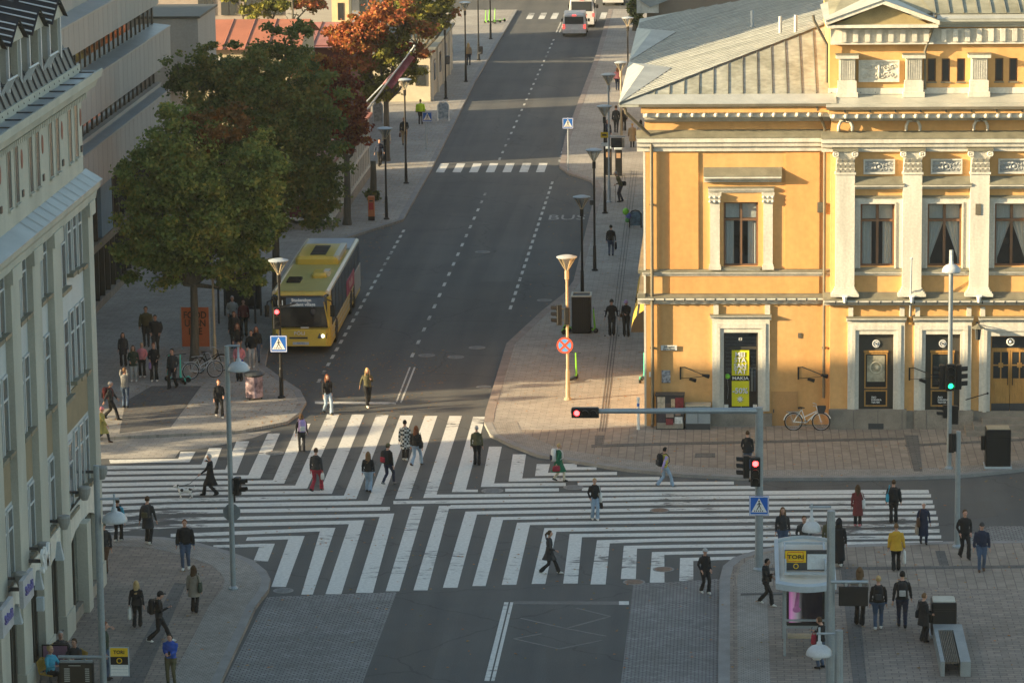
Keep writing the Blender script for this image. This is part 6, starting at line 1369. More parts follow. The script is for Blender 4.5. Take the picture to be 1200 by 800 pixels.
g=M(); g.ball((-w_+.35,-.075,za+.5),.12,0,10,(1,.1,.8)); g.tube([(-w_+.35,-.075,za+.6),(-w_+.42,-.075,za+1.3)],[.07,.03],8,sc_=(1,1)); g.build('advert_print',mat('magenta print',(.48,.16,.36),.4),SH)
g=M(); g.box(-w_,w_,-.03,.03,.86,.95); g.box(-w_,w_,-.1,.02,za+.14,za+.2); g.build('rail',GALV,SH)
g=M(); g.box(-w_+.04,-w_+.06,.1,1.85,.2,hr-.2); g.build('side_glass',PANE,SH); g=M(); g.box(-w_+.1,w_-.1,.3,.7,.45,.5); g.build('bench',TIMB,SH)
# big signal mast
b=SG(889.5,668); MS=thing('signal_mast','grey steel mast with long horizontal arm reaching over the pavement','traffic light mast',tuple(b)); za=topz(888,481,b.y)-b.z; hm=topz(888,477,b.y)-b.z; xl=PV(669,482,b.y).x-b.x
g=M(); g.lathe([(.2,0),(.2,.06),(.13,.12),(.13,hm),(.01,hm+.01)],14); g.build('mast_pole',GALV,MS); g=M(); g.tube([(0,0,za),(xl,0,za-.02)],[.11,.075],12); g.build('mast_arm',GALV,MS)
T_=thing('traffic_light','horizontal traffic light with lit red lens at the arm tip','traffic light',(b.x+PV(686,481.5,b.y).x-b.x,b.y-.14,topz(686,482,b.y))); signal(T_,0,0,0,0,0,3,True,.27)
T_=thing('traffic_light','vertical traffic light with lit red lens on the steel mast','traffic light',(PV(884.5,545,b.y).x,b.y-.22,topz(886,549,b.y))); signal(T_,.02,0,-.05,rad(0),0,3,False,.29); signal(T_,-.28,.12,.1,rad(-85),None,3,False,.22); g=M(); g.box(-.2,.1,.05,.25,.35,.42); g.box(-.2,.1,.05,.25,-.4,-.33); g.build('bracket',BLK,T_)
SN=thing('pedestrian_crossing_sign','blue pedestrian crossing sign on the tall steel mast','traffic sign',(PV(889.5,590,b.y).x,b.y-.2,topz(889,590.5,b.y))); person_sign(SN,.64,0,0); g=M(); g.box(-.08,.08,0,.12,-.2,.2); g.build('clamp',GALV,SN)
# pole with green signal in front of theatre
P,h,b=post('street_lamp','grey pole with white bell lamp before the theatre display doors',1112,549,293,.085,GALV,'street lamp')
zb=topz(1111,318,b.y)-b.z; bell(P,.0,-.12,zb,.24)
T_=thing('traffic_light','black traffic lights with lit green lamp before the theatre','traffic light',(b.x,b.y-.16,topz(1111,441,b.y))); signal(T_,0,0,-.0,rad(5),2,3,False,.30); signal(T_,-.3,.12,0,rad(-85),None,3,False,.27); signal(T_,.32,.12,0,rad(85),None,3,False,.27); g=M(); g.box(-.3,.3,.08,.14,.36,.42); g.box(-.3,.3,.08,.14,-.45,-.39); g.build('bracket',BLK,T_)
T_=thing('traffic_light','lower pedestrian signal seen from behind on the same pole','traffic light',(b.x+.12,b.y+.1,topz(1113,487,b.y))); signal(T_,0.05,0.1,0,rad(170),None,2,False,.3); signal(T_,-.26,.0,.15,rad(-80),None,2,False,.2)
T_=thing('push_button_box','small dark push button boxes low on the theatre signal pole','box',(b.x+.05,b.y-.1,topz(1113,518,b.y))); g=M(); g.rbox(-.08,.12,-.1,.05,-.35,.35,.03); g.build('housing',BLK,T_)
P,h,b=post('sign_post','short plain grey post at the far end of the stripes',1121.5,641,505,.09,GALV,'post')
T_=thing('push_button_box','black button box high on the plain grey post','box',(b.x-.14,b.y,topz(1117,518,b.y))); g=M(); g.rbox(-.1,.06,-.08,.08,-.3,.3,.03); g.build('housing',BLK,T_)
# bins & bench
def bigbin(px0,px1,by,ty,label,open_top,dep=.75):
    a=SG(px0,by); c=SG(px1,by); h=topz((px0+px1)/2,ty,a.y)-SWZ-.05; B=thing('large_bin',label,'litter bin',(a.x,a.y,SWZ)); w=c.x-a.x
    g=M(); g.rbox(0,w,0,dep,.08,h,.06); g.build('bin_body',BLK,B); g=M(); g.box(-.04,w+.04,-.05,dep+.05,0,.08); g.build('base_plate',GREYP,B); g=M(); g.rbox(.04,w-.04,.05,dep-.06,h,h+.04,.05); g.build('lid',open_top,B)
    g=M(); g.box(.02,w-.02,-.012,0,h*.8,h*.82); g.box(.08,w-.08,-.01,0,.15,h*.76); g.build('door_panel',DK if 0 else BLK,B); return B,w,h
B,w,h=bigbin(1155,1184.5,549,502,'large black bin with tan lid in front of the theatre steps',TIMB)
g=M(); g.rbox(-.16,0,.2,.45,h*.45,h*.8,.03); g.build('side_box',BLK,B)
B,w,h=bigbin(1091.5,1121,747,704,'large black bin with pale lid at the head of the stone bench',LEDGE)
g=M(); g.rbox(-.14,0,.1,.3,h*.4,h*.75,.02); g.build('side_box',BLK,B)
bx0,bx1=S(1093,748,SWZ).x,S(1127,748,SWZ).x; by0=S(1110,747,SWZ).y; 
BN=thing('stone_bench','long pale granite bench with slatted wooden seat behind the black bin','bench',(bx0,by0-4.2,SWZ)); g=M(); g.box(0,.12,0,4.15,0,.45); g.box(.12,bx1-bx0-.3,3.5,4.15,.0,.45); g.box(bx1-bx0-.3,bx1-bx0,0,4.15,0,.45); g.build('stone_frame',mat('pale granite',(.25,.27,.27),.7,.1),BN)
for i in range(8): g=M(); ww=(bx1-bx0-.46)/8; g.box(.14+i*ww,.14+i*ww+ww-.025,0,3.48,.38,.44); g.build('slat',mat('weathered dark wood',(.15,.13,.10),.8,.2,4.),BN)
# poster column bin by the lamp
a=SG(298,467); B=thing('poster_bin','round litter bin covered with colourful posters beside the crossing','litter bin',(a.x,a.y,SWZ)); h=topz(298,436,a.y)-SWZ
g=M(); g.lathe([(.34,.08),(.36,.1),(.36,h-.15),(.01,h-.15)],18); g.build('bin_body',mat('torn poster collage',(.12,.05,.10),.7,.7,2.6,col2=(.55,.42,.45),var2=.3,s2=8),B); g=M(); g.lathe([(.4,h-.12),(.42,h-.06),(.3,h),(.01,h+.02)],16); g.build('lid',DK,B); g=M(); 
for k in range(3): aa=2*PI*k/3; g.tube([(.3*math.cos(aa),.3*math.sin(aa),0),(.3*math.cos(aa),.3*math.sin(aa),.12)],.03,6)
g.build('feet',DK,B)
# black container with scooters
a=S(670,391,SWZ); c=S(692.5,391,SWZ); h=topz(681,348,a.y)-SWZ; B=thing('waste_container','tall black waste container with pale rim beside the kerb','container',(a.x,a.y,SWZ)); w=c.x-a.x
g=M(); g.rbox(0,w,0,1.0,.05,h,.06)
for i in range(9): x=.03+w*i/9; g.box(x,x+.03,-.02,0,.1,h-.1)
g.build('container_body',BLK,B); g=M(); 
for q in ((-.03,w+.03,-.03,.05),(-.03,w+.03,.95,1.03),(-.03,.05,.05,.95),(w-.05,w+.03,.05,.95)): g.box(q[0],q[1],q[2],q[3],h,h+.06)
g.build('rim',LEDGE,B)
# street cabinets by the facade
a=S(768,505,SWZ); c=S(801,505,SWZ); yv=-.75; x0,x1=fX(768,.75),fX(801,.75); h=PV(784,463.5,yv).z-SWZ
B=thing('street_cabinet','dark street cabinet plastered with stickers and posters','cabinet',(x0,yv,SWZ)); w=x1-x0; g=M(); g.rbox(0,w,0,.55,.0,h,.02); g.build('cabinet_body',mat('dark cabinet paint',(.05,.045,.045),.6,.2),B)
g=M(); g.box(-.03,w+.03,-.04,.58,h,h+.03); g.build('cabinet_lid',DK,B); g=M(); g.box(.03,w-.03,-.012,0,.05,.28); g.build('cabinet_plinth',GRAN,B)
scol=[(.48,.40,.30),(.10,.07,.06),(.5,.38,.25),(.20,.03,.035),(.06,.05,.06),(.30,.24,.2),(.20,.04,.045),(.6,.62,.6),(.28,.2,.16)]
spos=[(.05,h-.55,.3,.5),(.38,h-.5,.18,.2),(.58,h-.45,.15,.32),(.74,h-.6,.32,.52),(.08,h-1.05,.26,.4),(.38,h-.85,.3,.28),(.38,h-1.15,.28,.25),(.72,h-1.1,.3,.26),(.75,h-.78,.2,.12)]
for cc,(x,z,ww,hh) in zip(scol,spos): g=M(); g.box(x,x+ww,-.01-.002*len(B.children),0,z,z+hh); g.build('sticker',mat('sticker %d'%len(B.children),cc,.6,.35,7.),B)
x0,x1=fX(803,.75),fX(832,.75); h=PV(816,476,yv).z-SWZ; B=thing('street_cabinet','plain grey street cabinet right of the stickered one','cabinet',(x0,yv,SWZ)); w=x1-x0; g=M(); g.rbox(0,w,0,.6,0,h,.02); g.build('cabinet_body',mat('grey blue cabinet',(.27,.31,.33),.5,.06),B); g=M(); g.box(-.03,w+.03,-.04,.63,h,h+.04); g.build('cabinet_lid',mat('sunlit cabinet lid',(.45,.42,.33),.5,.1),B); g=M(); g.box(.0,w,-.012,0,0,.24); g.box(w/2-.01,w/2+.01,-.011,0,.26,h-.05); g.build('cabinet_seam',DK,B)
# bollard
a=S(748,503,SWZ); B=thing('bollard','thin white bollard at the theatre corner','bollard',tuple(a)); h=topz(747,465,a.y)-SWZ; g=M(); g.lathe([(.07,0),(.06,.05),(.05,h-.15),(.07,h-.1),(.07,h-.02),(.01,h)],10); g.build('post',WHTP,B); g=M(); g.lathe([(.052,h-.4),(.052,h-.25)],10,cap=False); g.build('reflector_band',BLUE,B)
# parking meters
for (px,by,ty,l) in ((713,205,174,'slim black ticket machine behind the silver lamp'),(725,206,175,'black ticket machine with small poster beside the stooped walker')):
    a=S(px,by,SWZ); h=topz(px,ty,a.y)-SWZ; B=thing('ticket_machine',l,'ticket machine',tuple(a),group='ticket machines'); g=M(); g.rbox(-.2,.2,-.15,.15,0,h,.05); g.build('machine_body',BLK,B); g=M(); g.rbox(-.24,.24,-.2,.2,h,h+.1,.06); g.build('cap',GREYP,B); g=M(); g.box(-.12,.12,-.165,-.15,h-.5,h-.2); g.build('screen',mat('small print',(.4,.25,.15),.6),B)
# orange box
a=SG(435.5,258); B=thing('orange_postbox','tall narrow orange red box on a black foot at the kerb corner','post box',tuple(a)); h=topz(435,230,a.y)-SWZ; g=M(); g.rbox(-.17,.17,-.15,.15,.22,h,.03); g.build('box_body',ORG,B); g=M(); g.rbox(-.17,.17,-.14,.14,0,.22,.03); g.build('foot',BLK,B); g=M(); g.box(-.12,.12,-.165,-.15,h*.45,h*.75); g.build('notice',RED,B); g=M(); g.box(-.1,.1,-.17,-.15,h*.8,h*.84); g.build('slot',BLK,B)
# A-boards
def aboard(px,by,ty,wpx,label,fr,pan,rot=0):
    a=SG(px,by); h=topz(px,ty,a.y)-a.z; w=wpx/F*(a-CAM).length/2; B=thing('pavement_sign',label,'pavement sign',tuple(a),rotz=rot)
    g=M(); t=.05; pts=[(-w,0,0),(-w,.12,h*.8),(-w*.6,.16,h*.95),(0,.17,h),(w*.6,.16,h*.95),(w,.12,h*.8),(w,0,0)]; g.tube(pts,.035,6); g.tube([(-w,.4,0),(-w*.9,.16,h*.8)],.025,5); g.tube([(w,.4,0),(w*.9,.16,h*.8)],.025,5); g.build('frame',fr,B)
    g=M(); g.add([(-w,.02,h*.12),(w,.02,h*.12),(w,.12,h*.8),(w*.6,.15,h*.93),(-w*.6,.15,h*.93),(-w,.12,h*.8)],[(0,1,2,3,4,5)]); g.build('poster_panel',pan,B); return B
aboard(519.5,142,119,13,'white arched pavement sign by the left kerb with blue print',WHTP,mat('blue white print',(.16,.25,.32),.5,.5,5.,col2=(.5,.55,.58)))
aboard(443,146,119,11,'white arched pavement sign near the flag at the house wall',GREYP,mat('grey print',(.3,.32,.3),.5,.4,5.))
aboard(744.5,267,247,14,'black arched pavement sign with dark blue picture and balloons',BLK,mat('dark blue print',(.05,.10,.14),.4,.6,5.,col2=(.12,.22,.3)))
a=S(744.5,267,SWZ)
for k,(dx,dz,r,m_,l) in enumerate(((-.5,.85,.17,LIME,'lime green balloon tied beside the black pavement sign'),(-.35,.62,.15,mat('blue balloon',(.08,.12,.4),.3),'dark blue balloon tied beside the black pavement sign'),(-.42,.4,.13,LG and mat('green balloon',(.08,.3,.08),.3),'small dark green balloon below the blue balloon'))):
    B=thing('balloon',l,'balloon',(a.x+dx,a.y+.1,SWZ+dz)); g=M(); g.ball((0,0,0),r,0,14,(1,1,1.15)); g.build('balloon_skin',m_,B,smooth=True); g=M(); g.tube([(0,0,-r),(.2,0,-dz+.05)],.006,4); g.build('string',WHTP,B)
# orange banner behind the maple
a=S(228,412,SWZ); x0,x1=PV(212,380,a.y+.3).x,PV(244,380,a.y+.3).x; z1,z0=PV(228,361,a.y+.3).z,PV(228,407,a.y+.3).z
B=thing('orange_banner','orange banner on a frame behind the maple trunk','banner',((x0+x1)/2,a.y+.5,SWZ)); w=(x1-x0)/2; OB=mat('burnt orange banner',(.42,.13,.055),.7,.08)
g=M(); g.box(-w,w,-.01,.01,z0-SWZ,z1-SWZ); g.build('cloth',OB,B); g=M(); 
for x in (-w-.03,w+.03): g.tube([(x,.03,0),(x,.03,z1-SWZ+.05)],.03,6)
g.build('frame_post',GREYP,B)
hh=z1-SWZ
for i,t_ in enumerate(('FOOD','URBN','ISPE')): text(t_,.42,(0,-.02,hh-.35-.36*i),FACE,mat('brown letters',(.05,.03,.02),.7),B,bold=True,sx=.85)
# bus stop shelter under trees (dark)
a=S(272,396,SWZ); SH=thing('bus_shelter','dark roofed bus shelter in the shade behind the maple','bus shelter',(a.x,a.y+3.5,SWZ)); 
xL=PV(252,370,a.y+3).x-a.x; xR=PV(300,370,a.y+3).x-a.x
g=M(); g.box(xL,xR,-.2,2.2,2.35,2.5); g.build('roof',mat('dull grey roof',(.16,.17,.16),.6),SH)
g=M(); 
for x in (xL+.1,xR-.1):
    for y in (0,2.0): g.box(x-.04,x+.04,y-.04,y+.04,0,2.35)
g.build('post',DK,SH); g=M(); g.box(xL+.1,xR-.1,1.98,2.02,.3,2.2); g.build('back_glass',PANED,SH); g=M(); g.box(xL+.3,xR-.4,1.4,1.8,.42,.48); g.build('bench',DK,SH)
# flag on slanted poles
a=PU(431,128,-17.2); b_=PU(485,55,-15.2) 
a=S(428,150,2.6) if 0 else PV(431,128,60); b_=PV(485,55,58.5)
B=thing('flag','furled red and white flag on a slanted white pole','flag',tuple(a)); q=b_-a; g=M(); g.tube([(0,0,0),tuple(q)],[.06,.035],8); g.ball(tuple(q*1.01),.07); g.build('flagpole',WHTP,B)
g=M(); rows=[]
for i in range(9):
    t=.42+.5*i/8; p=q*t; rows.append([tuple(p+Vector((.0,.0,0))),tuple(p+Vector((.12*math.sin(i*2.),.12,-.16-.05*math.sin(i)))),tuple(p+Vector((.25,.1*math.cos(i),-.3-.1*(1-t))))])
g.loft(rows,cap=False,closed=False); g.build('flag_cloth',mat('red flag cloth',(.40,.06,.08),.8,.4,3.,col2=(.5,.2,.25)),B,smooth=True)
a2=PV(427,122,62); b2_=PV(471,76,60); B=thing('flag','second furled flag pole just behind the first','flag',tuple(a2)); q=b2_-a2; g=M(); g.tube([(0,0,0),tuple(q)],[.05,.03],8); g.build('flagpole',GREYP,B); g=M(); g.tube([tuple(q*.5),tuple(q*.7+Vector((0,0,-.1))),tuple(q*.95)],[.05,.16,.05],7); g.build('flag_cloth',mat('furled grey pink flag',(.25,.14,.15),.8,.3),B)
# ---- two wheelers
def wheel(g,c,r,m=0,n=20,t=.022): g.ring(c,r,t,'y',n,m)
def bicycle(px,by,label,rot,frame_m,basket=True,s=1.):
    a=SG(px,by); B=thing('bicycle',label,'bicycle',tuple(a),rotz=rot); r=.34*s
    for i,x in enumerate((-.53*s,.53*s)):
        wd=sub('wheel',B); g=M(); wheel(g,(x,0,r),r,0,22,.02); g.build('tyre',RUB,wd); g=M(); wheel(g,(x,0,r),r-.035,0,22,.01)
        for k in range(10): a_=PI*k/10; g.tube([(x-r*.9*math.cos(a_),0,r-r*.9*math.sin(a_)),(x+r*.9*math.cos(a_),0,r+r*.9*math.sin(a_))],.003,3)
        g.build('rim',STEEL,wd); g=M(); n=9; pts=[(x+(r+.04)*math.cos(t),0,r+(r+.04)*math.sin(t)) for t in [rad(20)+rad(150)*j/(n-1) for j in range(n)]]; g.tube(pts,.022,5); g.build('mudguard',frame_m,wd)
    g=M(); bb=(-.05,0,.30); seat=(-.22,0,.82); hd=(.38,0,.82)
    for p in ((bb,seat),(bb,(.36,0,.70)),((-.12,0,.52),(.37,0,.76)),((.34,0,.95),(.53*s,0,r)),(bb,(-.53*s,0,r)),(seat,(-.53*s,0,r))): g.tube([p[0],p[1]],.02,6)
    g.build('frame',frame_m,B); g=M(); g.tube([(-.36,0,.87),(-.25,0,.9),(-.1,0,.88)],[.09,.07,.03],8,sc_=(1,.5)); g.tube([seat,(-.24,0,.87)],.015,5); g.build('saddle',BLK,B)
    g=M(); g.tube([(.22,-.26,1.02),(.34,-.2,1.0),(.35,0,.97),(.34,.2,1.0),(.22,.26,1.02)],.015,6); g.build('handlebar',STEEL,B); g=M(); g.tube([(-.05,0,.3),(-.05,.1,.18)],.015,5); g.tube([(-.05,0,.3),(-.05,-.1,.42)],.015,5); g.ring((-.05,-.03,.3),.09,.008,'y',14); g.build('crank',DK,B)
    if basket: g=M(); g.loft([[(.42,-.13,.68),(.64,-.13,.68),(.64,.13,.68),(.42,.13,.68)],[(.38,-.17,.94),(.72,-.17,.94),(.72,.17,.94),(.38,.17,.94)]],cap=False); g.build('basket',DK,B)
    g=M(); g.box(-.8,-.3,-.07,.07,.72,.74); g.tube([(-.7,.06,.73),(-.55,.06,.35)],.008,4); g.build('rear_rack',STEEL,B)
    return B
bicycle(946,504,'white bicycle with dark basket parked against the yellow wall',0,WHTP)
bicycle(238,443,'pale framed bicycle leaning under the maple by the banner',rad(25),GREYP,False)
bicycle(246,436,'dark bicycle partly hidden behind the pale framed one',rad(30),BLK,False)
def scooter(px,by,label,rot,m_,grp='rental scooters'):
    a=SG(px,by); B=thing('electric_scooter',label,'scooter',tuple(a),rotz=rot,group=grp)
    g=M(); g.rbox(-.42,.3,-.09,.09,.09,.15,.05); g.build('deck',BLK,B); g=M(); g.tube([(.3,0,.12),(.42,0,.22),(.36,0,1.12)],[.05,.045,.028],8); g.build('stem',m_,B); g=M(); g.tube([(.36,-.24,1.12),(.36,.24,1.12)],.018,6); g.build('handlebar',BLK,B)
    for x in (-.5,.46): g=M(); g.tube([(x,-.03,.11),(x,.03,.11)],.11,12); g.build('wheel',RUB,B)
    g=M(); g.tube([(-.6,0,.16),(-.5,0,.26),(-.4,0,.2)],.03,5); g.build('mudguard',m_,B)
scooter(671,446,'lime green scooter standing behind the no stopping sign post',rad(70),LIME)
scooter(753,446,'pale turquoise scooter leaning at the theatre side wall',rad(80),TURQ)
scooter(208,447,'turquoise scooter standing beside the pale bicycle',rad(165),TURQ)
scooter(214,448,'second turquoise scooter closest to the bicycle wheel',rad(110),TURQ)
for i,(px,by,l) in enumerate(((671,390,'lime scooter at the near end of the row by the container'),(674,386,'second lime scooter in the row by the container'),(677,390,'third lime scooter in the row by the container'),(680,389,'lime scooter in front of the container middle'),(686,390,'last lime scooter under the container front'))): scooter(px,by,l,rad(40-10*i),LIME,'lime scooters parked at the container')
for i,(px,by,l) in enumerate(((574,28,'leftmost of the far lime scooters by the lamp posts'),(579,27,'middle far lime scooter with dark bag shape'),(585,26,'rightmost far lime scooter near the kerb'))): scooter(px,by,l,rad(150+30*i),LIME,'lime scooters at the far corner')
scooter(458,118,'lime scooter lying by the bush near the flag',rad(60),LIME); 
a=S(456,112,SWZ); B=thing('planter_box','rust orange box beside the lime scooter near the flag','box',tuple(a)); g=M(); g.rbox(-.5,.5,-.2,.2,.2,1.1,.05); g.build('box_body',ORG,B); g=M(); g.box(-.4,-.3,-.1,.1,0,.2); g.box(.3,.4,-.1,.1,0,.2); g.build('foot',DK,B)
a=S(497,84,SWZ); B=thing('blue_stand','bright blue angled stand with pale top beside the far lamp','stand',tuple(a)); 
g=M(); g.tube([(-.25,0,0),(-.1,0,1.5)],.06,6); g.tube([(.3,0,0),(.05,0,1.5)],.06,6); g.tube([(-.8,0,.35),(.2,0,.4)],.07,6); g.build('leg',mat('bright blue paint',(.05,.30,.50),.5,.05),B); g=M(); g.ball((0,0,1.8),.32,0,10,(1,.8,1)); g.build('pale_top',GREYP,B)
from mathutils import noise
# ================= PEOPLE =================
SK=mat('skin',(.48,.27,.19),.6,.06); SK2=mat('darker skin',(.28,.15,.10),.6,.06)
HCOL={'bk':(.015,.012,.010),'br':(.07,.038,.018),'lb':(.15,.085,.04),'bl':(.42,.29,.13),'gr':(.35,.34,.33),'rd':(.17,.06,.025),'wh':(.55,.54,.52)}
def cloth(c): 
    n='cloth %02x%02x%02x'%tuple(int(min(1,x)*255) for x in c)
    return MATS[n] if n in MATS else mat(n,c,.9,.14,5.,bump=.2,bs=18,var2=.1,s2=60)
K=dict(black=(.014,.015,.017),char=(.035,.037,.04),navy=(.016,.024,.05),blue=(.02,.07,.32),turq=(.05,.30,.42),jean=(.055,.085,.14),ljean=(.26,.34,.43),white=(.62,.61,.57),cream=(.55,.49,.38),grey=(.16,.165,.165),lgrey=(.35,.35,.34),olive=(.09,.085,.045),green=(.015,.12,.06),brown=(.09,.05,.03),tan=(.30,.22,.13),red=(.30,.03,.05),maroon=(.14,.03,.03),pink=(.55,.20,.22),mustard=(.52,.30,.03),yel=(.55,.45,.08),yg=(.30,.28,.09),hiviz=(.55,.80,.03),purple=(.20,.15,.33),lilac=(.36,.28,.52),dgreen=(.03,.045,.03),stone=(.24,.21,.17))
def ik(a,b,l1,l2,pole):
    a=Vector(a);b=Vector(b);d=b-a;L=d.length
    if L>=(l1+l2)*.999: b=a+d*((l1+l2)*.998/L); d=b-a; L=d.length
    x=(l1*l1-l2*l2+L*L)/(2*L); h=math.sqrt(max(0,l1*l1-x*x)); u=d/L; p=Vector(pole); p=(p-u*p.dot(u)).normalized()
    return a+u*x+p*h,b
PC=0
TS=bpy.data.scenes.new('workshop')
def person(px,py,hpx,face,top,bot,hair='br',style='short',arms=('swing','swing'),stride=.0,coat=0,label='',shoes='black',bulk=.0,lean=0.,sit=False,grp=None,loc=None,hgt=None,skin=None,hat=None,zoff=0,backup=None):
    """face: heading in degrees, 0 walks away up the street, 90 to the picture's right, 180 towards the camera"""
    global PC; PC+=1
    b=Vector(loc) if loc else SG(px,py)
    h=hgt or max(1.3,min(1.92,(PV(px,py-hpx,b.y).z-b.z)*.985)); s=h/1.75
    rr=random.Random(PC*13); ph=1 if PC%2 else -1
    stx=stride*.36; hipz=.93-(stride*.055)
    if sit: hipz=.50
    ln=rad(lean)
    def up(p): # lean of the upper body about the hips
        x,y,z=p; dz=z-hipz; return Vector((x,y+math.sin(ln)*dz,hipz+math.cos(ln)*dz)) if z>hipz else Vector(p)
    dh=hipz-.93
    parts=[] # (pts, radii, region, squash)
    feet=[]
    for sd in (-1,1):
        f=ph*sd*stx; lift=0
        if sit: ft=Vector((sd*.11,.42,.09))
        else:
            lift=.07*stride if f<0 else 0
            ft=Vector((sd*(.09+.02*(stride<.1)),f,.085+lift))
        hp=Vector((sd*.095,0,hipz)); kn,ft=ik(hp,ft,.44,.43,(0,1,0.15)); feet.append((ft,f))
        pr=(.092+bulk*.3) if not sit else .095
        fl=1.25 if style and bot in FLARE else 1.
        parts.append(([hp,hp.lerp(kn,.5),kn,kn.lerp(ft,.55),ft+Vector((0,0,-.02))],[pr+.012,pr-.008,.065,.058*fl,.052*fl*fl],'bottom',(1,1)))
        up_=.03 if f<-.05 else 0
        parts.append(([ft+Vector((0,-.06,-.03+up_)),ft+Vector((0,.03,-.035)),ft+Vector((0,.13,-.045-up_*.8)),ft+Vector((0,.18,-.05-up_))],[.044,.05,.042,.024],'shoe',(1,.85)))
    bk=bulk
    tor=[(.0,hipz-.06,.145,.105),(.0,.98+dh,.165+bk*.5,.118+bk*.5),(.005,1.10+dh,.148+bk,.108+bk),(.01,1.25+dh,.168+bk,.12+bk),(.0,1.38+dh,.175+bk*.8,.112+bk*.8),(-.01,1.45+dh,.125+bk*.3,.085),(-.01,1.485+dh,.06,.06)]
    nb=Vector((0,-.01,1.46+dh)); nh=Vector((0,.02,1.56+dh))
    hd=Vector((0,.035,1.635+dh)); drop=(arms[0] in('phone','read') or arms[1] in ('phone','read')); 
    if drop: hd+=Vector((0,.045,-.03))
    parts.append(([up(nb),up(nh)],[.055,.052],'skin',(1,1)))
    hands=[]
    for i,sd in enumerate((-1,1)):
        sh=up((sd*(.185+bk*.6),-.005,1.405+dh)); a=arms[i]; f=-ph*sd*stx
        tgt={'swing':(sd*(.27+bk),f*.9+.02,.84+abs(f)*.12+dh),'down':(sd*(.26+bk),.03,.80+dh),'pocket':(sd*.20,.10,.93+dh),'phone':(sd*.07,.30,1.22+dh),'read':(sd*.05,.32,1.12+dh),'hold':(sd*.16,.22,1.02+dh),'carry':(sd*(.28+bk),.0,.79+dh),'strap':(sd*.13,.13,1.27+dh),'up':(sd*.15,.2,1.45+dh),'face':(sd*.06,.16,1.58+dh),'lead':(sd*.22,.34,1.0+dh),'crutch':(sd*.33,.1,.86+dh),'table':(sd*.15,.35,.78)}[a]
        tgt=up(tgt) if a not in('crutch','table') else Vector(tgt)
        el,hn=ik(sh,tgt,.285,.265,(sd*.5,-1,-.3)); hands.append((el,hn,sd,a))
        ra=.052+bk*.5
        parts.append(([sh+Vector((-sd*.03,0,.0)),sh.lerp(el,.5),el,el.lerp(hn,.5),hn],[ra+.008,ra-.002,ra-.008,ra-.016,ra-.022],'top',(1,1)))
        d=(hn-el).normalized(); parts.append(([hn-d*.01,hn+d*.05,hn+d*.095],[.026,.034,.024],'hand',(1,.62)))
    g=M(); n=12; lab=[]
    rings=[]
    for (y,z,rx,ry) in tor:
        c=up((0,y,z)); rings.append([(c.x+rx*math.cos(2*PI*k/n),c.y+ry*math.sin(2*PI*k/n),c.z) for k in range(n)])
    g.loft(rings); lab+=['top']*(len(g.f)-len(lab))
    # pelvis tail counts as trousers
    for pts,rad_,reg,sq in parts: g.tube(pts,rad_,10,0,True,sq); lab+=[reg]*(len(g.f)-len(lab))
    hc=up(hd); tilt=-.35 if drop else -.05
    hr=[]
    for i in range(9):
        t=-1+2*i/8; z=.118*t; q=math.sqrt(max(0,1-t*t)); w=.076*q*(1-.16*max(0,-t)); dpt=.094*q
        hr.append([(hc.x+w*math.cos(2*PI*k/n)+0,hc.y+dpt*math.sin(2*PI*k/n)+.012*max(0,-t)+z*tilt*-0.3,hc.z+z+1e-4*i) for k in range(n)])
    g.loft(hr); lab+=['skin']*(len(g.f)-len(lab))
    me=bpy.data.meshes.new('t'); me.from_pydata(g.v,[],g.f); o=bpy.data.objects.new('t',me); TS.collection.objects.link(o)
    md=o.modifiers.new('r','REMESH'); md.mode='VOXEL'; md.voxel_size=.024
    sm=o.modifiers.new('s','SMOOTH'); sm.factor=.5; sm.iterations=2
    TS.view_layers[0].update(); dg=TS.view_layers[0].depsgraph; me2=bpy.data.meshes.new_from_object(o.evaluated_get(dg)); 
    reg={'top':0,'bottom':1,'skin':2,'shoe':3,'hand':2}
    kd=kdtree.KDTree(len(g.f)*4); 
    for fi,f in enumerate(g.f):
        vs_=[Vector(g.v[i]) for i in f]
        c=sum(vs_,Vector())/len(vs_)
        if len(f)>6: c=vs_[0]
        kd.insert(c,fi)
        for j in range(3): kd.insert((c+vs_[j%len(vs_)])/2,fi)
    kd.balance()
    npoly=len(me2.polygons); mi=np.zeros(npoly,dtype=np.int32)
    for p in me2.polygons:
        c=p.center; _,fi,_=kd.find(c); r_=reg[lab[fi]]
        if r_==0 and c.z<hipz-.03+(.02 if not coat else 0) and lab[fi]=='top': r_=1
        if c.z>up(nh).z-.035 and r_==0 and abs(c.x)<.1: r_=2
        mi[p.index]=r_
    bpy.data.objects.remove(o)
    nv=len(me2.vertices); co=np.empty(nv*3); me2.vertices.foreach_get('co',co); co=co.reshape(-1,3); no=np.empty(nv*3); me2.vertices.foreach_get('normal',no); no=no.reshape(-1,3)
    lt=np.empty(npoly,dtype=np.int32); me2.polygons.foreach_get('loop_total',lt); lv=np.empty(len(me2.loops),dtype=np.int32); me2.loops.foreach_get('vertex_index',lv); vreg=np.zeros(nv,dtype=np.int32); vreg[lv]=np.repeat(mi,lt)
    X_,Y_,Z_=co.T; q_=PC*1.7
    nn=np.sin(31*Z_+9*X_+5*np.sin(14*Y_+q_)+q_)*.5+np.sin(17*X_+23*Y_-19*Z_+q_*2+3*np.sin(11*Z_))*.5+.35*np.sin(57*Z_-31*X_+q_)
    co+=no*(np.where(vreg<2,.0062*nn+np.where(vreg==0,.008,.004),0))[:,None]; me2.vertices.foreach_set('co',co.ravel())
    vv=[tuple(r_) for r_ in co.tolist()]; ff=[tuple(p.vertices) for p in me2.polygons]; bpy.data.meshes.remove(me2)
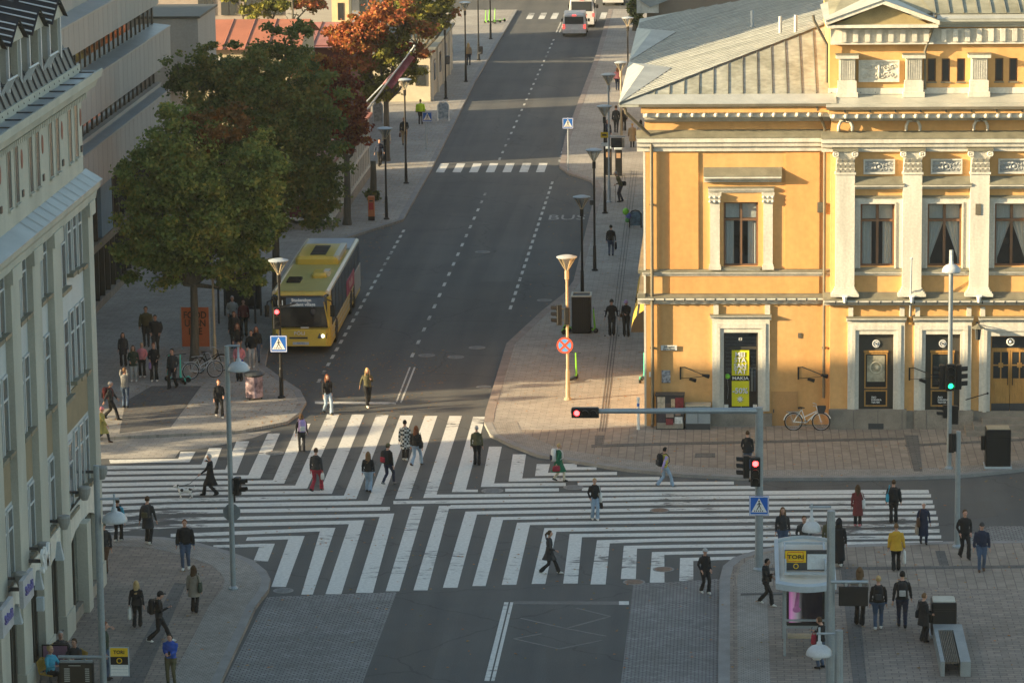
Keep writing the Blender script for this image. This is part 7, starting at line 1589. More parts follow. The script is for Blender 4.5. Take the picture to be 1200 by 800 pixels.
    G_=M(); G_.v=vv; G_.f=ff; G_.m=[int(x) for x in mi]
    nb_=len(ff)
    # fingers
    for el,hn,sd,a in hands:
        d=(hn-el).normalized(); side=Vector((0,1,0)); side=(side-d*side.dot(d)); side=side.normalized() if side.length>.1 else Vector((0,0,1)); nrm=d.cross(side)*sd; base=hn+d*.085
        curl=.55 if a in('carry','crutch','lead','phone','read','hold') else .25
        for j,(w_,L_) in enumerate(((-.026,.062),(-.009,.072),(.009,.068),(.026,.052))):
            p0=base+side*w_*-1; p1=p0+d*L_*.5-nrm*L_*.15*curl*2*-1; p2=p1+(d*(1-curl)+nrm*curl).normalized()*L_*.5
            G_.tube([p0,p1,p2],[.0095,.009,.006],5,2)
        t0=hn+d*.035+side*.028; G_.tube([t0,t0+side*.025+d*.02+nrm*.008,t0+side*.03+d*.05+nrm*.02],[.012,.010,.007],5,2)
    # face
    f0=hc+Vector((0,.088,0))
    G_.tube([f0+Vector((0,-.005,.02)),f0+Vector((0,.012,-.012)),f0+Vector((0,.008,-.024))],[.006,.012,.008],5,2)
    for sd in (-1,1):
        G_.ball(tuple(hc+Vector((sd*.028,.078,.012))),.010,4,6); G_.tube([hc+Vector((sd*.014,.086,.03)),hc+Vector((sd*.045,.073,.032))],.005,4,4)
        G_.ball(tuple(hc+Vector((sd*.077,.0,0))),.018,2,6,(.5,.9,1.3))
    G_.tube([hc+Vector((-.022,.083,-.052)),hc+Vector((.022,.083,-.052))],.0045,4,5)
    me=None
    o=G_.build('person',[cloth(K[top]),cloth(K[bot]),skin or SK,cloth(K[shoes]),mat('eye dark',(.03,.02,.015),.4),mat('lips',(.30,.12,.10),.5)],loc=tuple(b),rotz=rad(-face))
    sm_=[True]*nb_+[False]*(len(G_.f)-nb_); o.data.polygons.foreach_set('use_smooth',sm_)
    o.scale=(s,s,s); tag(o,label,'person',grp)
    # hair
    hm=cloth(HCOL[hair]) if hair in HCOL else cloth(K[hair])
    if style!='bald' and not (hat in('beanie','hood') and style=='short'):
        g=M(); m=14; R=[]
        for i in range(8):
            t=i/7; th=t*1.9; zz=math.cos(th); q=math.sin(th)+1e-3
            R.append([(hc.x+.088*q*math.cos(2*PI*k/m),hc.y-.012+.106*q*math.sin(2*PI*k/m)*(1 if math.sin(2*PI*k/m)<.35 else max(.35,1-.75*max(0,t-.42)*2.2)),hc.z+.012+.124*zz+(.0 if math.sin(2*PI*k/m)<.35 else .05*max(0,t-.4))) for k in range(m)])
        R=[[tuple(hc+Vector((0,-.012,.138)))]*0 or [(hc.x+.002*math.cos(2*PI*k/m),hc.y-.012+.002*math.sin(2*PI*k/m),hc.z+.137) for k in range(m)]]+R
        g.loft(R,0,cap=True)
        if style=='long':
            wv=rr.uniform(.9,1.1); Lh=rr.uniform(.28,.40)
            pts=[hc+Vector((0,-.045,.03)),hc+Vector((0,-.07,-.1)),hc+Vector((.005,-.10,-.2)),hc+Vector((0,-.11,-.12-Lh*.7)),hc+Vector((0,-.10,-.1-Lh))]; rs=[.085,.092,.095*wv,.075,.03]
            rings=[[(p.x+r_*math.cos(2*PI*k/12)*1.05,p.y+r_*.55*math.sin(2*PI*k/12),p.z) for k in range(12)] for p,r_ in zip(pts,rs)]
            g.loft(rings)
            for sd in (-1,1): g.tube([hc+Vector((sd*.075,.0,.03)),hc+Vector((sd*.088,.01,-.1)),hc+Vector((sd*.10,.03,-.24))],[.03,.03,.015],6)
        if style=='bun': g.ball(tuple(hc+Vector((0,-.10,.06))),.05,0,8)
        if style=='pony': g.tube([hc+Vector((0,-.1,.05)),hc+Vector((0,-.16,-.03)),hc+Vector((0,-.15,-.22))],[.035,.04,.015],7)
        g.build('hair',hm,o,smooth=True)
    if hat:
        kind,hc_=(hat,'black') if isinstance(hat,str) else hat
        g=M(); m=14
        top_=[(hc.x,hc.y)]
        R=[[(hc.x+.094*math.sin(t)*math.cos(2*PI*k/m),hc.y-.008+.112*math.sin(t)*math.sin(2*PI*k/m),hc.z+.03+.122*math.cos(t)) for k in range(m)] for t in (.05,.4,.8,1.15,1.45,1.6)]
        g.loft(R)
        if kind=='cap': g.add([tuple(hc+Vector(p)) for p in ((-.07,.08,.045),(.07,.08,.045),(.05,.17,.035),(-.05,.17,.035),(-.07,.08,.055),(.07,.08,.055),(.05,.17,.043),(-.05,.17,.043))],[(0,3,2,1),(4,5,6,7),(0,1,5,4),(1,2,6,5),(2,3,7,6),(3,0,4,7)])
        if kind=='beanie': g.ring((hc.x,hc.y-.008,hc.z+.025),.099,.02,'z',14); 
        if kind=='hood':
            g.tube([hc+Vector((0,-.03,.07)),hc+Vector((0,-.05,-.05)),hc+Vector((0,-.03,-.16))],[.105,.11,.12],12)
        g.build('hat' if kind!='hood' else 'hood',cloth(K[hc_]),o,smooth=True)
    if coat:
        # skirt of a coat or dress hanging from the waist, coat = length below the hip joint
        g=M(); m=16; R=[]; cb=abs(coat)
        zt_=1.12+dh; ze=hipz-cb; spread=.03+stx*.75*cb/.55
        for i in range(8):
            t=i/7; z=zt_+(ze-zt_)*t; wx=.165+bk+.05*t+(.09*t if coat<0 else 0); wy=.125+bk+.03*t+spread*t*t*.8+(.07*t if coat<0 else 0)
            c=up((0,.0,z)) if z>hipz else Vector((0,0,z))
            R.append([(c.x+wx*math.cos(2*PI*k/m)*(1+.03*math.sin(5*k+2*t)),c.y+wy*math.sin(2*PI*k/m)*(1+.03*math.cos(4*k)),z) for k in range(m)])
        g.loft(R,0,cap=False); R2=[[(x*.93,y*.93,z) for x,y,z in r_] for r_ in reversed(R)]; g.loft([R[-1],R2[0]],0,cap=False)
        g.build('coat_skirt',cloth(K[top]) if not isinstance(backup,str) else cloth(K[backup]),o,smooth=True)
    o['_h']=0; del o['_h']
    o_data=dict(o=o,hands=hands,up=up,b=b,s=s,face=face,dh=dh,hc=hc)
    return o_data
FLARE=('red','ljean','black')
def place(P,loc,name,label,cat,grp=None):
    """a carried thing: local point of the person -> a top-level object there"""
    a=rad(-P['face']); l=Vector(loc)*P['s']; w=Vector((l.x*math.cos(a)-l.y*math.sin(a),l.x*math.sin(a)+l.y*math.cos(a),l.z))+Vector(P['b'])
    return thing(name,label,cat,tuple(w),rotz=a,group=grp)
def backpack(P,label,col='black',col2=None):
    c=P['up']((0,-.16,1.26+P['dh'])); B=place(P,c,'backpack',label,'backpack'); g=M()
    g.loft([[(.15*math.cos(2*PI*k/12)*w_,-.06+.10*math.sin(2*PI*k/12)*w_,z) for k in range(12)] for z,w_ in ((-.24,.7),(-.2,.98),(0,1),(.14,.95),(.22,.6))]); g.build('bag_body',cloth(K[col]),B,smooth=True)
    g=M(); g.rbox(-.1,.1,-.19,-.12,-.18,.0,.03); g.build('front_pocket',cloth(K[col2 or 'char']),B)
    for sd in (-1,1): g=M(); g.tube([(sd*.08,.0,.2),(sd*.1,.14,.22),(sd*.11,.26,.1),(sd*.12,.27,-.1),(sd*.13,.12,-.2),(sd*.11,-.02,-.2)],.016,5); g.build('strap',cloth(K[col]),B)
def handbag(P,i,label,col='black',w=.3,h=.24,drop=.12,cat='bag',name='handbag',puff=.06):
    el,hn,sd,a=P['hands'][i]; B=place(P,hn+Vector((0,.0,-.02)),name,label,cat); g=M()
    g.loft([[(puff*math.cos(2*PI*k/12)*q,w/2*math.sin(2*PI*k/12)*q,-drop-h*t) for k in range(12)] for t,q in ((1,.75),(.9,1),(.4,.98),(0,.8))]); g.build('bag_body',cloth(K[col]),B,smooth=True)
    g=M(); g.tube([(0,-w*.28,-drop),(0,-w*.12,-.03),(0,w*.12,-.03),(0,w*.28,-drop)],.012,5); g.build('handle',cloth(K[col]),B)
def hipbag(P,sd,label,col='black',w=.3,h=.25,z=.98,y=-.02):
    B=place(P,(sd*.24,y,z+P['dh']),'shoulder_bag',label,'bag'); g=M(); g.loft([[(.06*math.cos(2*PI*k/12)*q,w/2*math.sin(2*PI*k/12)*q,h*(t-.5)) for k in range(12)] for t,q in ((0,.8),(.1,1),(.7,1),(1,.7))]); g.build('bag_body',cloth(K[col]),B,smooth=True)
    g=M(); g.tube([(0,-w*.3,h*.45),(-sd*.08,-.08,.44),(-sd*.06,.06,.44),(0,w*.3,h*.45)],.011,5); g.build('strap',cloth(K[col]),B)
def phone(P,i,label):
    el,hn,sd,a=P['hands'][i]; B=place(P,hn+Vector((0,.07,.03)),'mobile_phone',label,'phone'); g=M(); g.rbox(-.037,.037,-.005,.005,-.07,.08,.004); g.build('case',BLK,B); g=M(); g.box(-.03,.03,-.008,-.006,-.06,.07); g.build('screen',mat('phone screen',(.25,.3,.35),.2),B)
p=person
sw=('swing','swing'); dn=('down','down'); pk=('pocket','pocket')
# ---- near left
x=p(201,802,62,185,'blue','olive','bk','short',('read','read'),0,label='man in bright blue puffer jacket reading his phone near the kerb',bulk=.03); phone(x,0,'phone held by the man in the bright blue jacket')
x=p(187,753,64,80,'black','black','bk','short',('down','phone'),1.,label='man in black with cap striding to the right',shoes='white',hat='cap'); backpack(x,'round black backpack on the striding man with a cap'); phone(x,1,'phone in the hand of the striding man with a cap')
x=p(161,735,56,0,'black','black','bl','long',('carry','swing'),.3,.05,label='long haired blonde woman in black suit seen from behind',shoes='black'); handbag(x,0,'white tote hanging beside the blonde woman in black','white',.3,.34,.1,name='tote_bag')
x=p(228,718,57,8,'stone','black','br','long',('down','down'),.35,.28,label='brown haired woman in grey coat walking away'); hipbag(x,1,'dark green bag on the hip of the grey coated woman','dgreen',.34,.32)
x=p(218,667,60,178,'black','jean','rd','short',dn,.3,label='red haired man in black jacket and jeans walking nearer on the corner',shoes='white',bulk=.035); 
x=p(123,671,61,185,'char','brown','br','short',('down','up'),.3,label='person in dark jacket and brown trousers beside the grey pole',backup=None,hat=('cap','olive')); 
x=p(139,635,52,0,'turq','black','br','short',sw,.4,label='walker in turquoise jacket leaving the left crossing edge',shoes='white'); backpack(x,'dark backpack on the turquoise jacketed walker')
x=p(174,638,58,10,'char','black','br','short',sw,.35,.3,label='walker in long dark coat stepping onto the stripes',shoes='white'); backpack(x,'dark backpack with yellow patches on the long coat walker','char','olive')
x=p(247,581,51,272,'black','black','gr','short',('lead','up'),.8,.42,label='woman in black coat with dark glasses walking a small dog',shoes='black'); DOGW=x
x=p(124,797,70,80,'dgreen','jean','rd','short',('face','down'),.1,label='bearded man in dark green behind the yellow timetable board')
# seated cafe guests
def chair(x,y,rot,label):
    C_=thing('cafe_chair',label,'chair',(x,y,SWZ),rotz=rot,group='cafe chairs'); m_=mat('yellow wicker',(.42,.27,.05),.7,.2,8.)
    g=M(); g.box(-.22,.22,-.22,.22,.43,.47); g.build('seat',m_,C_); g=M(); g.tube([(-.22,-.22,.45),(-.24,-.3,.8),(0,-.34,.88),(.24,-.3,.8),(.22,-.22,.45)],.025,6); g.box(-.2,.2,-.31,-.28,.5,.84); g.build('backrest',m_,C_)
    for a in (-1,1):
        for c in (-1,1): g=M(); g.tube([(a*.2,c*.2,.45),(a*.22,c*.22,0)],.015,5); g.build('leg',DK,C_)
for (px,py,rt,top,hair,st,l,lc) in ((60,806,120,'turq','bl','bun','seated guest in bright blue top at the cafe corner','yellow cafe chair under the guest in blue'),(72,788,150,'char','gr','short','grey haired seated guest in dark jacket behind the blue top','yellow cafe chair under the grey haired guest'),(89,797,200,'char','br','short','seated guest whose head shows above the hanging screen','cafe chair behind the hanging screen')):
    b_=S(px,py,SWZ); P_=p(0,0,0,rt,top,'black',hair,st,('table','table'),0,label=l,sit=True,loc=tuple(b_),hgt=1.7); chair(b_.x,b_.y,rad(-rt),lc)
b_=S(80,812,SWZ); T_=thing('cafe_table','small round dark cafe table between the seated guests','table',tuple(b_)); g=M(); g.lathe([(.36,.72),(.36,.75),(.01,.75)],18); g.build('table_top',DK,T_); g=M(); g.tube([(0,0,0),(0,0,.72)],.035,8); g.lathe([(.25,0),(.04,.05)],12); g.build('leg',DK,T_)
g_=S(66,793,SWZ); T_=thing('cafe_board','mauve board with dark frame standing by the cafe wall','sign',tuple(g_)); z1=topz(70,762,g_.y)-SWZ+.1; g=M(); g.box(-.4,.4,-.02,.02,.1,1.0); g.build('frame',BLK,T_); g=M(); g.box(-.36,.36,-.03,-.02,.14,.96); g.build('panel',mat('mauve panel',(.24,.14,.21),.6),T_)
# ---- left middle
p(120,519,44,88,'yg','char','pink','short',('swing','swing'),.9,.4,label='child in long yellow green coat and pink hat at the left edge',hat=('beanie','pink'),shoes='brown',bulk=.02)
x=p(130,492,47,85,'char','black','gr','short',('swing','swing'),.9,label='grey haired man in dark jacket just left of the walking child',bulk=.02); backpack(x,'maroon backpack on the grey haired man at the left','maroon')
p(147,478,48,5,'grey','jean','lb','short',('face','face'),.1,label='person in grey jacket with white hem standing with raised hands',backup=None)
p(145,429,40,178,'char','black','br','long',dn,0,.3,label='woman in black standing at the back left of the group')
p(157,447,43,172,'dgreen','lgrey','br','long',('hold','hold'),0,.15,label='woman in grey green jacket and pale trousers facing the camera',shoes='white')
p(167,442,41,175,'pink','black','bl','short',('hold','down'),0,label='person in light pink jacket in the waiting group',shoes='white')
x=p(181,447,46,176,'black','black','rd','short',('hold','hold'),0,label='person in black beside the pink jacket holding a red cup',shoes='white'); handbag(x,1,'magenta bag beside the person in black','purple',.3,.25,.1)
p(203,455,48,200,'char','black','bk','short',('pocket','down'),.5,label='dark haired man in charcoal walking past the turquoise scooter')
p(172,406,48,176,'olive','char','br','short',dn,.2,label='taller man in brown olive coat far back in the shade',bulk=.03); p(183,414,46,180,'char','char','bk','short',('pocket','pocket'),.2,label='man in wide charcoal jacket in front of the olive coat',bulk=.05)
p(257,489,46,160,'black','black','rd','short',('hold','swing'),.7,label='young man in black half running beside the bell lamp pole',shoes='white')
p(295,431,45,175,'black','lgrey','br','short',('pocket','pocket'),.2,label='man in black top with white shoulder stripes and light trousers',shoes='white')
p(279,424,46,178,'black','jean','rd','long',('pocket','pocket'),0,label='red haired woman with grey scarf waiting behind'); p(301,425,43,176,'black','jean','rd','long',dn,0,label='woman with long hair behind the striped top man')
x=p(281,446,47,185,'pink','black','lb','long',('hold','hold'),.2,label='woman in pink with bright blue bag at the kerb'); handbag(x,0,'bright blue bag held before the woman in pink','blue',.4,.3,.02)
p(275,408,44,178,'char','char','br','short',dn,0,label='shaded person standing in the bus shelter front'); p(286,394,44,176,'maroon','black','br','short',dn,0,label='person in maroon jacket deep in the bus shelter'); p(273,392,46,175,'lgrey','char','gr','short',pk,0,label='person in pale jacket deep in the bus shelter')
# ---- crossing
p(344-2+42,485,48,150,'black','ljean','rd','long',('swing','swing'),.6,label='auburn haired woman in black jacket and pale jeans above the stripes',shoes='black')
p(431,476,47,160,'olive','black','bl','long',('strap','swing'),.9,label='blonde woman in olive jacket and black flared trousers',shoes='white')
x=p(354,529,45,345,'black','char','lb','long',('swing','swing'),.25,label='long haired girl with patterned backpack walking away on the stripes'); backpack(x,'purple and white patterned backpack on the long haired girl','lilac','white')
x=p(371,576,53,20,'char','red','br','short',('down','carry'),.75,label='man in dark jacket and wide crimson trousers'); handbag(x,1,'white carrier bag beside the crimson trousers','white',.2,.22,.05,name='carrier_bag')
p(432,577,49,5,'black','ljean','lb','long',dn,.4,label='long haired woman in black jacket and pale blue jeans')
x=p(455,568,50,35,'black','navy','bk','short',('swing','down'),.7,label='man in black with navy trousers just right of the pale jeans',shoes='grey',hat=('cap','olive')); backpack(x,'black backpack with red patch on the man in navy trousers','black','red')
CHK=None
x=p(475,540,49,5,'white','black','bk','short',dn,.4,.35,label='person in black and white checked coat',shoes='white'); CHKO=x
x=p(488,546,49,20,'black','ljean','rd','long',('down','down'),.85,label='brown haired woman in flared blue jeans beside the checked coat',shoes='brown'); hipbag(x,1,'black shoulder bag of the woman in flared jeans','black')
x=p(559,545,47,2,'olive','black','gr','short',('down','down'),.15,label='person in sunlit olive jacket standing on the stripes')
x=p(655,564,46,75,'green','cream','bl','short',('swing','swing'),.6,-.42,label='woman in flared dark green coat by the kerb'); handbag(x,1,'orange red bag swinging beside the green coat','red',.3,.2,.05); backpack(x,'white and navy rucksack on the green coated woman','white','navy')
x=p(697,609,50,165,'black','ljean','bl','short',('carry','pocket'),.25,label='blonde woman in open black coat and pale jeans mid crossing',shoes='white',coat=0); hipbag(x,-1,'white printed tote on the shoulder of the open coat woman','white',.34,.34,.95); handbag(x,0,'black bag low beside the open coat woman','black',.3,.2,.1)
x=p(779,571,49,60,'yel','ljean','bk','short',('swing','swing'),.9,label='young person in yellow vest over lilac sleeves',shoes='grey'); backpack(x,'black backpack on the yellow vest'); YV=x
p(644,673,54,85,'char','black','br','pony',('down','hold'),1.,.28,label='woman in dark sleeveless coat with cream sleeves striding right',shoes='white'); 
x=p(876,552,48,0,'black','jean','br','short',('pocket','down'),.1,.1,label='man with dark red hood behind the steel mast')
p(826,695,54,150,'black','black','gr','short',('pocket','pocket'),.35,label='man in black with a grey cap at the lower kerb',shoes='white',hat=('cap','lgrey'))
x=p(897,709,58,110,'black','black','bk','short',('hold','phone'),.75,label='bearded man in black looking at his phone left of the shelter',shoes='white',skin=SK2); phone(x,1,'phone of the bearded man left of the shelter'); hipbag(x,-1,'black shoulder bag of the bearded man','black')
# ---- right
x=p(1005,617,50,2,'maroon','black','br','long',dn,.2,.42,label='long haired woman in dark red coat on the stripes',shoes='pink'); hipbag(x,1,'white folder bag beside the dark red coat','white',.08,.35)
x=p(1047,613,52,3,'black','black','br','short',dn,.3,label='person in black jacket with blue bag on the upper stripes',bulk=.03); hipbag(x,-1,'small blue bag on the person in black','turq',.25,.28,1.05)
x=p(1082,637,50,172,'navy','navy','wh','short',('carry','carry'),.3,.55,label='white haired woman in long navy coat'); hipbag(x,1,'brown handbag of the white haired woman','brown',.26,.3,.95,.12); handbag(x,1,'large grey bag of the white haired woman','stone',.34,.34,0)
x=p(1050,669,57,0,'mustard','black','lb','short',('down','carry'),.3,.12,label='woman in mustard yellow jacket',bulk=.02); handbag(x,1,'black and white carrier bag of the woman in mustard','white',.3,.42,.08,name='carrier_bag')
p(1130,654,59,165,'black','black','br','short',('pocket','pocket'),.55,label='man all in black walking beside the grey post')
p(1150,669,58,178,'navy','jean','gr','short',dn,.3,label='man in navy jacket, jeans and flat cap at the cobbled strip',hat=('cap','char'),shoes='brown',bulk=.02)
x=p(917,650,57,170,'char','jean','lb','long',('down','down'),.1,label='woman in open dark jacket waiting behind the shelter roof'); 
x=p(942,662,59,172,'char','navy','br','short',pk,.1,label='man in grey coat hidden to the chest by the shelter roof')
p(983,664,58,8,'black','black','bk','short',dn,.4,.65,label='person in very long black coat right of the shelter pole',shoes='white',hat='hood')
p(972,660,57,5,'olive','char','bk','short',('down','down'),.2,label='person in olive green partly behind the shelter pole',hat='hood')
x=p(1007,733,70,10,'stone','black','lb','long',('carry','hold'),.3,label='person with fair hair and scarf behind the hanging screen'); 
x=p(1029,738,65,2,'black','jean','bl','bun',('down','down'),.4,label='blonde woman in black jacket and flared jeans',shoes='white'); backpack(x,'small black backpack on the blonde woman in jeans')
x=p(1057,736,69,2,'black','navy','bk','short',sw,.55,label='dark haired man in black jacket walking away up the plaza'); backpack(x,'black backpack with grey loop on the dark haired man','black','lgrey')
x=p(1082,752,58,60,'black','black','lb','short',('hold','hold'),0,.3,label='person in black coat and pale scarf at the black bin',bulk=.02); hipbag(x,-1,'black bag on the back of the person at the bin','black')
x=p(962,783,62,300,'black','jean','br','short',('carry','phone'),.1,label='man in black hoodie under the lower bell lamp'); handbag(x,0,'large white plastic bag of the man in the hoodie','white',.3,.4,.02,name='carrier_bag',puff=.14); handbag(x,1,'red and white bag behind the white plastic bag','red',.2,.3,.1,name='carrier_bag'); phone(x,1,'phone of the man in the hoodie')
# ---- right far pavement
x=p(717,393,43,178,'black','black','bk','short',('crutch','crutch'),.15,label='person in black with two crutches on the shaded pavement',hat='beanie')
for i,sd in enumerate((-1,1)):
    el,hn,_,_=x['hands'][i]; C_=place(x,(hn.x,hn.y+.02,0),'crutch',('crutch at the left arm of the person in black','crutch at the right arm of the person in black')[i],'crutch'); g=M(); g.tube([(0,0,.02),(0,0,.95),(0,-.1,1.1)],.013,6); g.build('shaft',STEEL,C_); g=M(); g.tube([(0,-.02,.9),(0,.12,.9)],.018,6); g.ring((0,-.1,1.1),.05,.012,'z',10); g.build('grip',BLK,C_); g=M(); g.lathe([(.03,0),(.02,.04)],8); g.build('rubber_tip',RUB,C_)
x=p(734,394,44,182,'black','black','lb','short',('read','read'),.15,label='person in black jacket and lilac beanie looking at a phone',hat=('beanie','lilac')); phone(x,0,'phone of the person with the lilac beanie'); hipbag(x,1,'brown bag of the person with the lilac beanie','brown',.28,.14,1.0)
x=p(716,300,37,5,'black','jean','bk','short',('down','carry'),.25,label='man in black jacket and jeans carrying a black bag away'); handbag(x,1,'black briefcase carried by the man in jeans','black',.36,.34,.05)
x=p(728,237,38,275,'olive','navy','gr','short',('hold','down'),.2,label='stooped person in brown jacket with a walking stick',lean=22); hipbag(x,1,'black bag on the back of the stooped person','black',.32,.25,1.0,-.1)
el,hn,_,_=x['hands'][0]; C_=place(x,(hn.x,hn.y+.05,0),'walking_stick','walking stick of the stooped person','walking stick'); g=M(); g.tube([(0,0,0),(0,-.02,.92),(0,.08,.95)],.013,6); g.build('stick',BLK,C_)
p(741,173,29,0,'tan','char','bl','short',dn,.2,.45,label='person in long beige coat near the theatre corner pipe',bulk=.03)
p(722,156,33,5,'char','char','br','short',dn,.5,label='tall person in dark jacket between two lamp posts'); p(731,154,30,0,'black','black','br','short',dn,.3,label='person in black half hidden by the pale lamp post'); p(712,171,31,180,'navy','navy','bk','long',dn,.1,label='dark haired person behind the yellow parking plate')
p(751,168,28,0,'lgrey','turq','bk','long',dn,.2,label='person with turquoise clothes at the wall by the eave'); p(723.5,106,27,5,'pink','navy','rd','long',dn,.2,label='red haired person in pink jacket by the pale lamps')
# ---- left far pavement
x=p(493,146,30,5,'hiviz','char','br','short',dn,.2,label='worker in bright yellow high visibility jacket',bulk=.05)
x=p(474,171,35,178,'black','tan','gr','short',('hold','down'),.5,label='white haired man in black blazer and beige trousers'); handbag(x,1,'brown briefcase of the white haired man','brown',.3,.25,.05)
p(445,195,33,160,'navy','black','bk','short',sw,.5,label='dark clad walker at the foot of the white posted house'); p(453,182,32,178,'cream','ljean','bl','long',dn,.1,label='person in cream coat behind the black lamp post',bulk=.02)
p(499,107,26,5,'black','black','br','short',dn,.3,label='walker in black below the blue stand'); p(527,74,25,178,'black','black','br','short',dn,.3,.3,label='walker in long black coat on the far pavement'); p(549,77,27,5,'tan','navy','bl','long',dn,.2,label='long fair haired walker beside the stickered lamp post'); p(526,32,22,178,'lgrey','navy','gr','short',dn,.2,label='farthest walker in pale blue grey at the tree edge')
# white shoulder yokes, sleeves etc. as clothing parts
ck=CHKO['o']; m,nt,b_=nodes('black and white check'); tc=_n(nt,'ShaderNodeTexCoord'); ch=_n(nt,'ShaderNodeTexChecker',Scale=11.); ch.inputs[1].default_value=(.03,.03,.03,1); ch.inputs[2].default_value=(.55,.54,.5,1); nt.links.new(tc.outputs['Object'],ch.inputs[0]); nt.links.new(ch.outputs[0],b_.inputs['Base Color']); b_.inputs['Roughness'].default_value=.9
ck.data.materials[0]=m
for c in ck.children:
    if c.name.startswith('coat'): c.data.materials[0]=m
def sleeves(P,m_):
    g=M()
    for el,hn,sd,a in P['hands']:
        sh=P['up']((sd*.185,-.005,1.405+P['dh'])); g.tube([sh,sh.lerp(el,.5),el,el.lerp(hn,.5),hn],[.066,.06,.055,.048,.042],8)
    g.build('sleeves',m_,P['o'],smooth=True)
sleeves(YV,cloth(K['lilac']))
# dog on a lead
a=S(217,583); D=thing('dog','small white dog with black patches trotting on a lead','dog',(a.x,a.y,a.z),rotz=rad(0))
g=M(); B_=[]
g.tube([(.24,0,.27),(.16,0,.28),(0,0,.27),(-.14,0,.285),(-.22,0,.31)],[.06,.085,.082,.095,.07],10)
g.tube([(-.20,0,.32),(-.27,0,.40),(-.30,0,.43)],[.06,.05,.055],8); g.tube([(-.28,0,.43),(-.36,0,.42),(-.42,0,.40)],[.062,.045,.026],8)
for x_,fw in ((-.15,.05),(-.17,-.05)): g.tube([(x_,fw,.26),(x_-.02,fw,.14),(x_+.01-(fw*.8),fw,.02),(x_-.03-(fw*.8),fw,.012)],[.04,.024,.018,.02],7)
for x_,fw in ((.20,.05),(.22,-.05)): g.tube([(x_,fw,.27),(x_-.05,fw,.17),(x_+.04,fw,.10),(x_+.02+fw,fw,.02),(x_-.02+fw,fw,.012)],[.055,.035,.02,.017,.02],7)
g.tube([(.26,0,.3),(.34,0,.38),(.34,0,.46)],[.025,.02,.012],6)
me=bpy.data.meshes.new('t'); me.from_pydata(g.v,[],g.f); o=bpy.data.objects.new('t',me); COL.objects.link(o); md=o.modifiers.new('r','REMESH'); md.mode='VOXEL'; md.voxel_size=.012; sm=o.modifiers.new('s','SMOOTH'); sm.iterations=2
me2=bpy.data.meshes.new_from_object(o.evaluated_get(bpy.context.evaluated_depsgraph_get())); bpy.data.objects.remove(o)
bo=bpy.data.objects.new('dog_body',me2); COL.objects.link(bo); bo.parent=D; me2.materials.clear(); me2.materials.append(cloth((.66,.64,.60))); me2.materials.append(cloth((.05,.045,.04)))
for p_ in me2.polygons:
    c=p_.center; p_.use_smooth=True
    p_.material_index=1 if ((c-Vector((.05,.05,.33))).length<.09 or (c-Vector((.2,-.03,.33))).length<.07 or (c-Vector((-.28,.05,.45))).length<.06 or (c-Vector((-.1,-.08,.3))).length<.06) else 0
g=M(); 
for sd in (-1,1): g.tube([(-.27,sd*.045,.47),(-.25,sd*.075,.46),(-.26,sd*.085,.40)],[.02,.022,.01],6)
g.ball((-.43,0,.41),.014); g.build('ears_and_nose',cloth((.05,.045,.04)),D)
hn=DOGW['hands'][0][1]; A_=rad(-DOGW['face']); l=hn*DOGW['s']; w0=Vector((l.x*math.cos(A_)-l.y*math.sin(A_),l.x*math.sin(A_)+l.y*math.cos(A_),l.z))+Vector(DOGW['b'])
w1=Vector((a.x-.22,a.y,.4)); LE=thing('dog_lead','thin lead from the black coated woman to the dog','lead',tuple(w0)); q=w1-w0; g=M(); g.tube([(0,0,0),tuple(q*.5+Vector((0,0,-.12))),tuple(q)],.012,4); g.build('strap',DK,LE)

bpy.data.scenes.remove(TS)
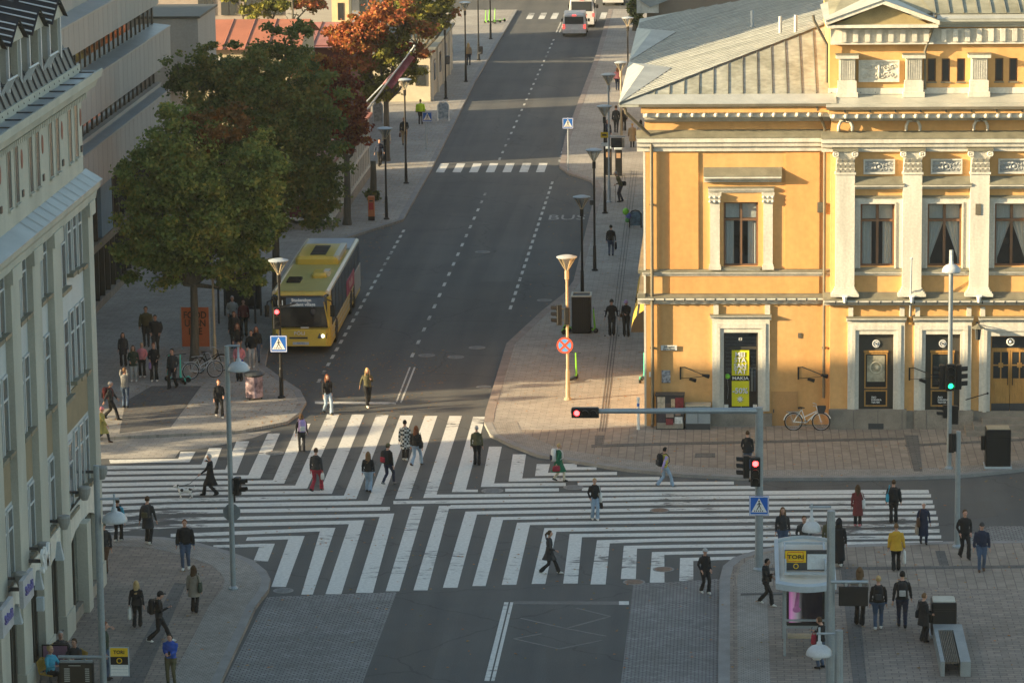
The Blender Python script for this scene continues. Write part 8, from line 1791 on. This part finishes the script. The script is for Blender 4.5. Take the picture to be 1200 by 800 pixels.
# ================= LIGHT =================
EL=rad(15.); LD=Vector((.948,.318,0)).normalized()
w=bpy.data.worlds.new('World'); sc.world=w; w.use_nodes=True; nt=w.node_tree
sky=nt.nodes.new('ShaderNodeTexSky'); sky.sky_type='NISHITA'; sky.sun_disc=False; sky.sun_elevation=EL; sky.sun_rotation=math.atan2(-LD.x,-LD.y); sky.air_density=1.; sky.dust_density=1.5; sky.ozone_density=1.
bg=nt.nodes['Background']; tn=nt.nodes.new('ShaderNodeMixRGB'); tn.blend_type='MULTIPLY'; tn.inputs[0].default_value=1; tn.inputs[2].default_value=(.985,.945,.81,1); nt.links.new(sky.outputs[0],tn.inputs[1]); nt.links.new(tn.outputs[0],bg.inputs[0]); bg.inputs[1].default_value=.125
sl=bpy.data.lights.new('sun','SUN'); so=bpy.data.objects.new('sun',sl); COL.objects.link(so)
sl.energy=5; sl.angle=rad(.5); sl.color=(1,.78,.47)
d=Vector((LD.x*math.cos(EL),LD.y*math.cos(EL),-math.sin(EL))); so.rotation_euler=d.to_track_quat('-Z','Y').to_euler()
vs=sc.view_settings; vs.view_transform='Standard'; vs.look='None'; vs.exposure=1.53; vs.gamma=1; vs.use_curve_mapping=False
sc.cycles.max_bounces=6; sc.cycles.transparent_max_bounces=8; sc.cycles.diffuse_bounces=3; sc.cycles.glossy_bounces=2; sc.cycles.transmission_bounces=2
sc.cycles.caustics_reflective=False; sc.cycles.caustics_refractive=False; sc.cycles.use_denoising=True; sc.cycles.sample_clamp_indirect=6

hz=M(); hz.box(-160,110,-150,260,-1.,34); hm=bpy.data.materials.new('added veil haze'); hm.use_nodes=True; hn=hm.node_tree; hn.nodes.remove(hn.nodes['Principled BSDF']); pv=hn.nodes.new('ShaderNodeVolumePrincipled'); pv.inputs['Color'].default_value=(.93,.93,.88,1); pv.inputs['Density'].default_value=.00011; pv.inputs['Anisotropy'].default_value=.25; hn.links.new(pv.outputs[0],hn.nodes['Material Output'].inputs['Volume'])  # thin volume added to imitate veiling glare and lift the shadows
tag(hz.build('haze',hm),kind='stuff')
sc.cycles.volume_bounces=0; sc.cycles.volume_max_steps=64
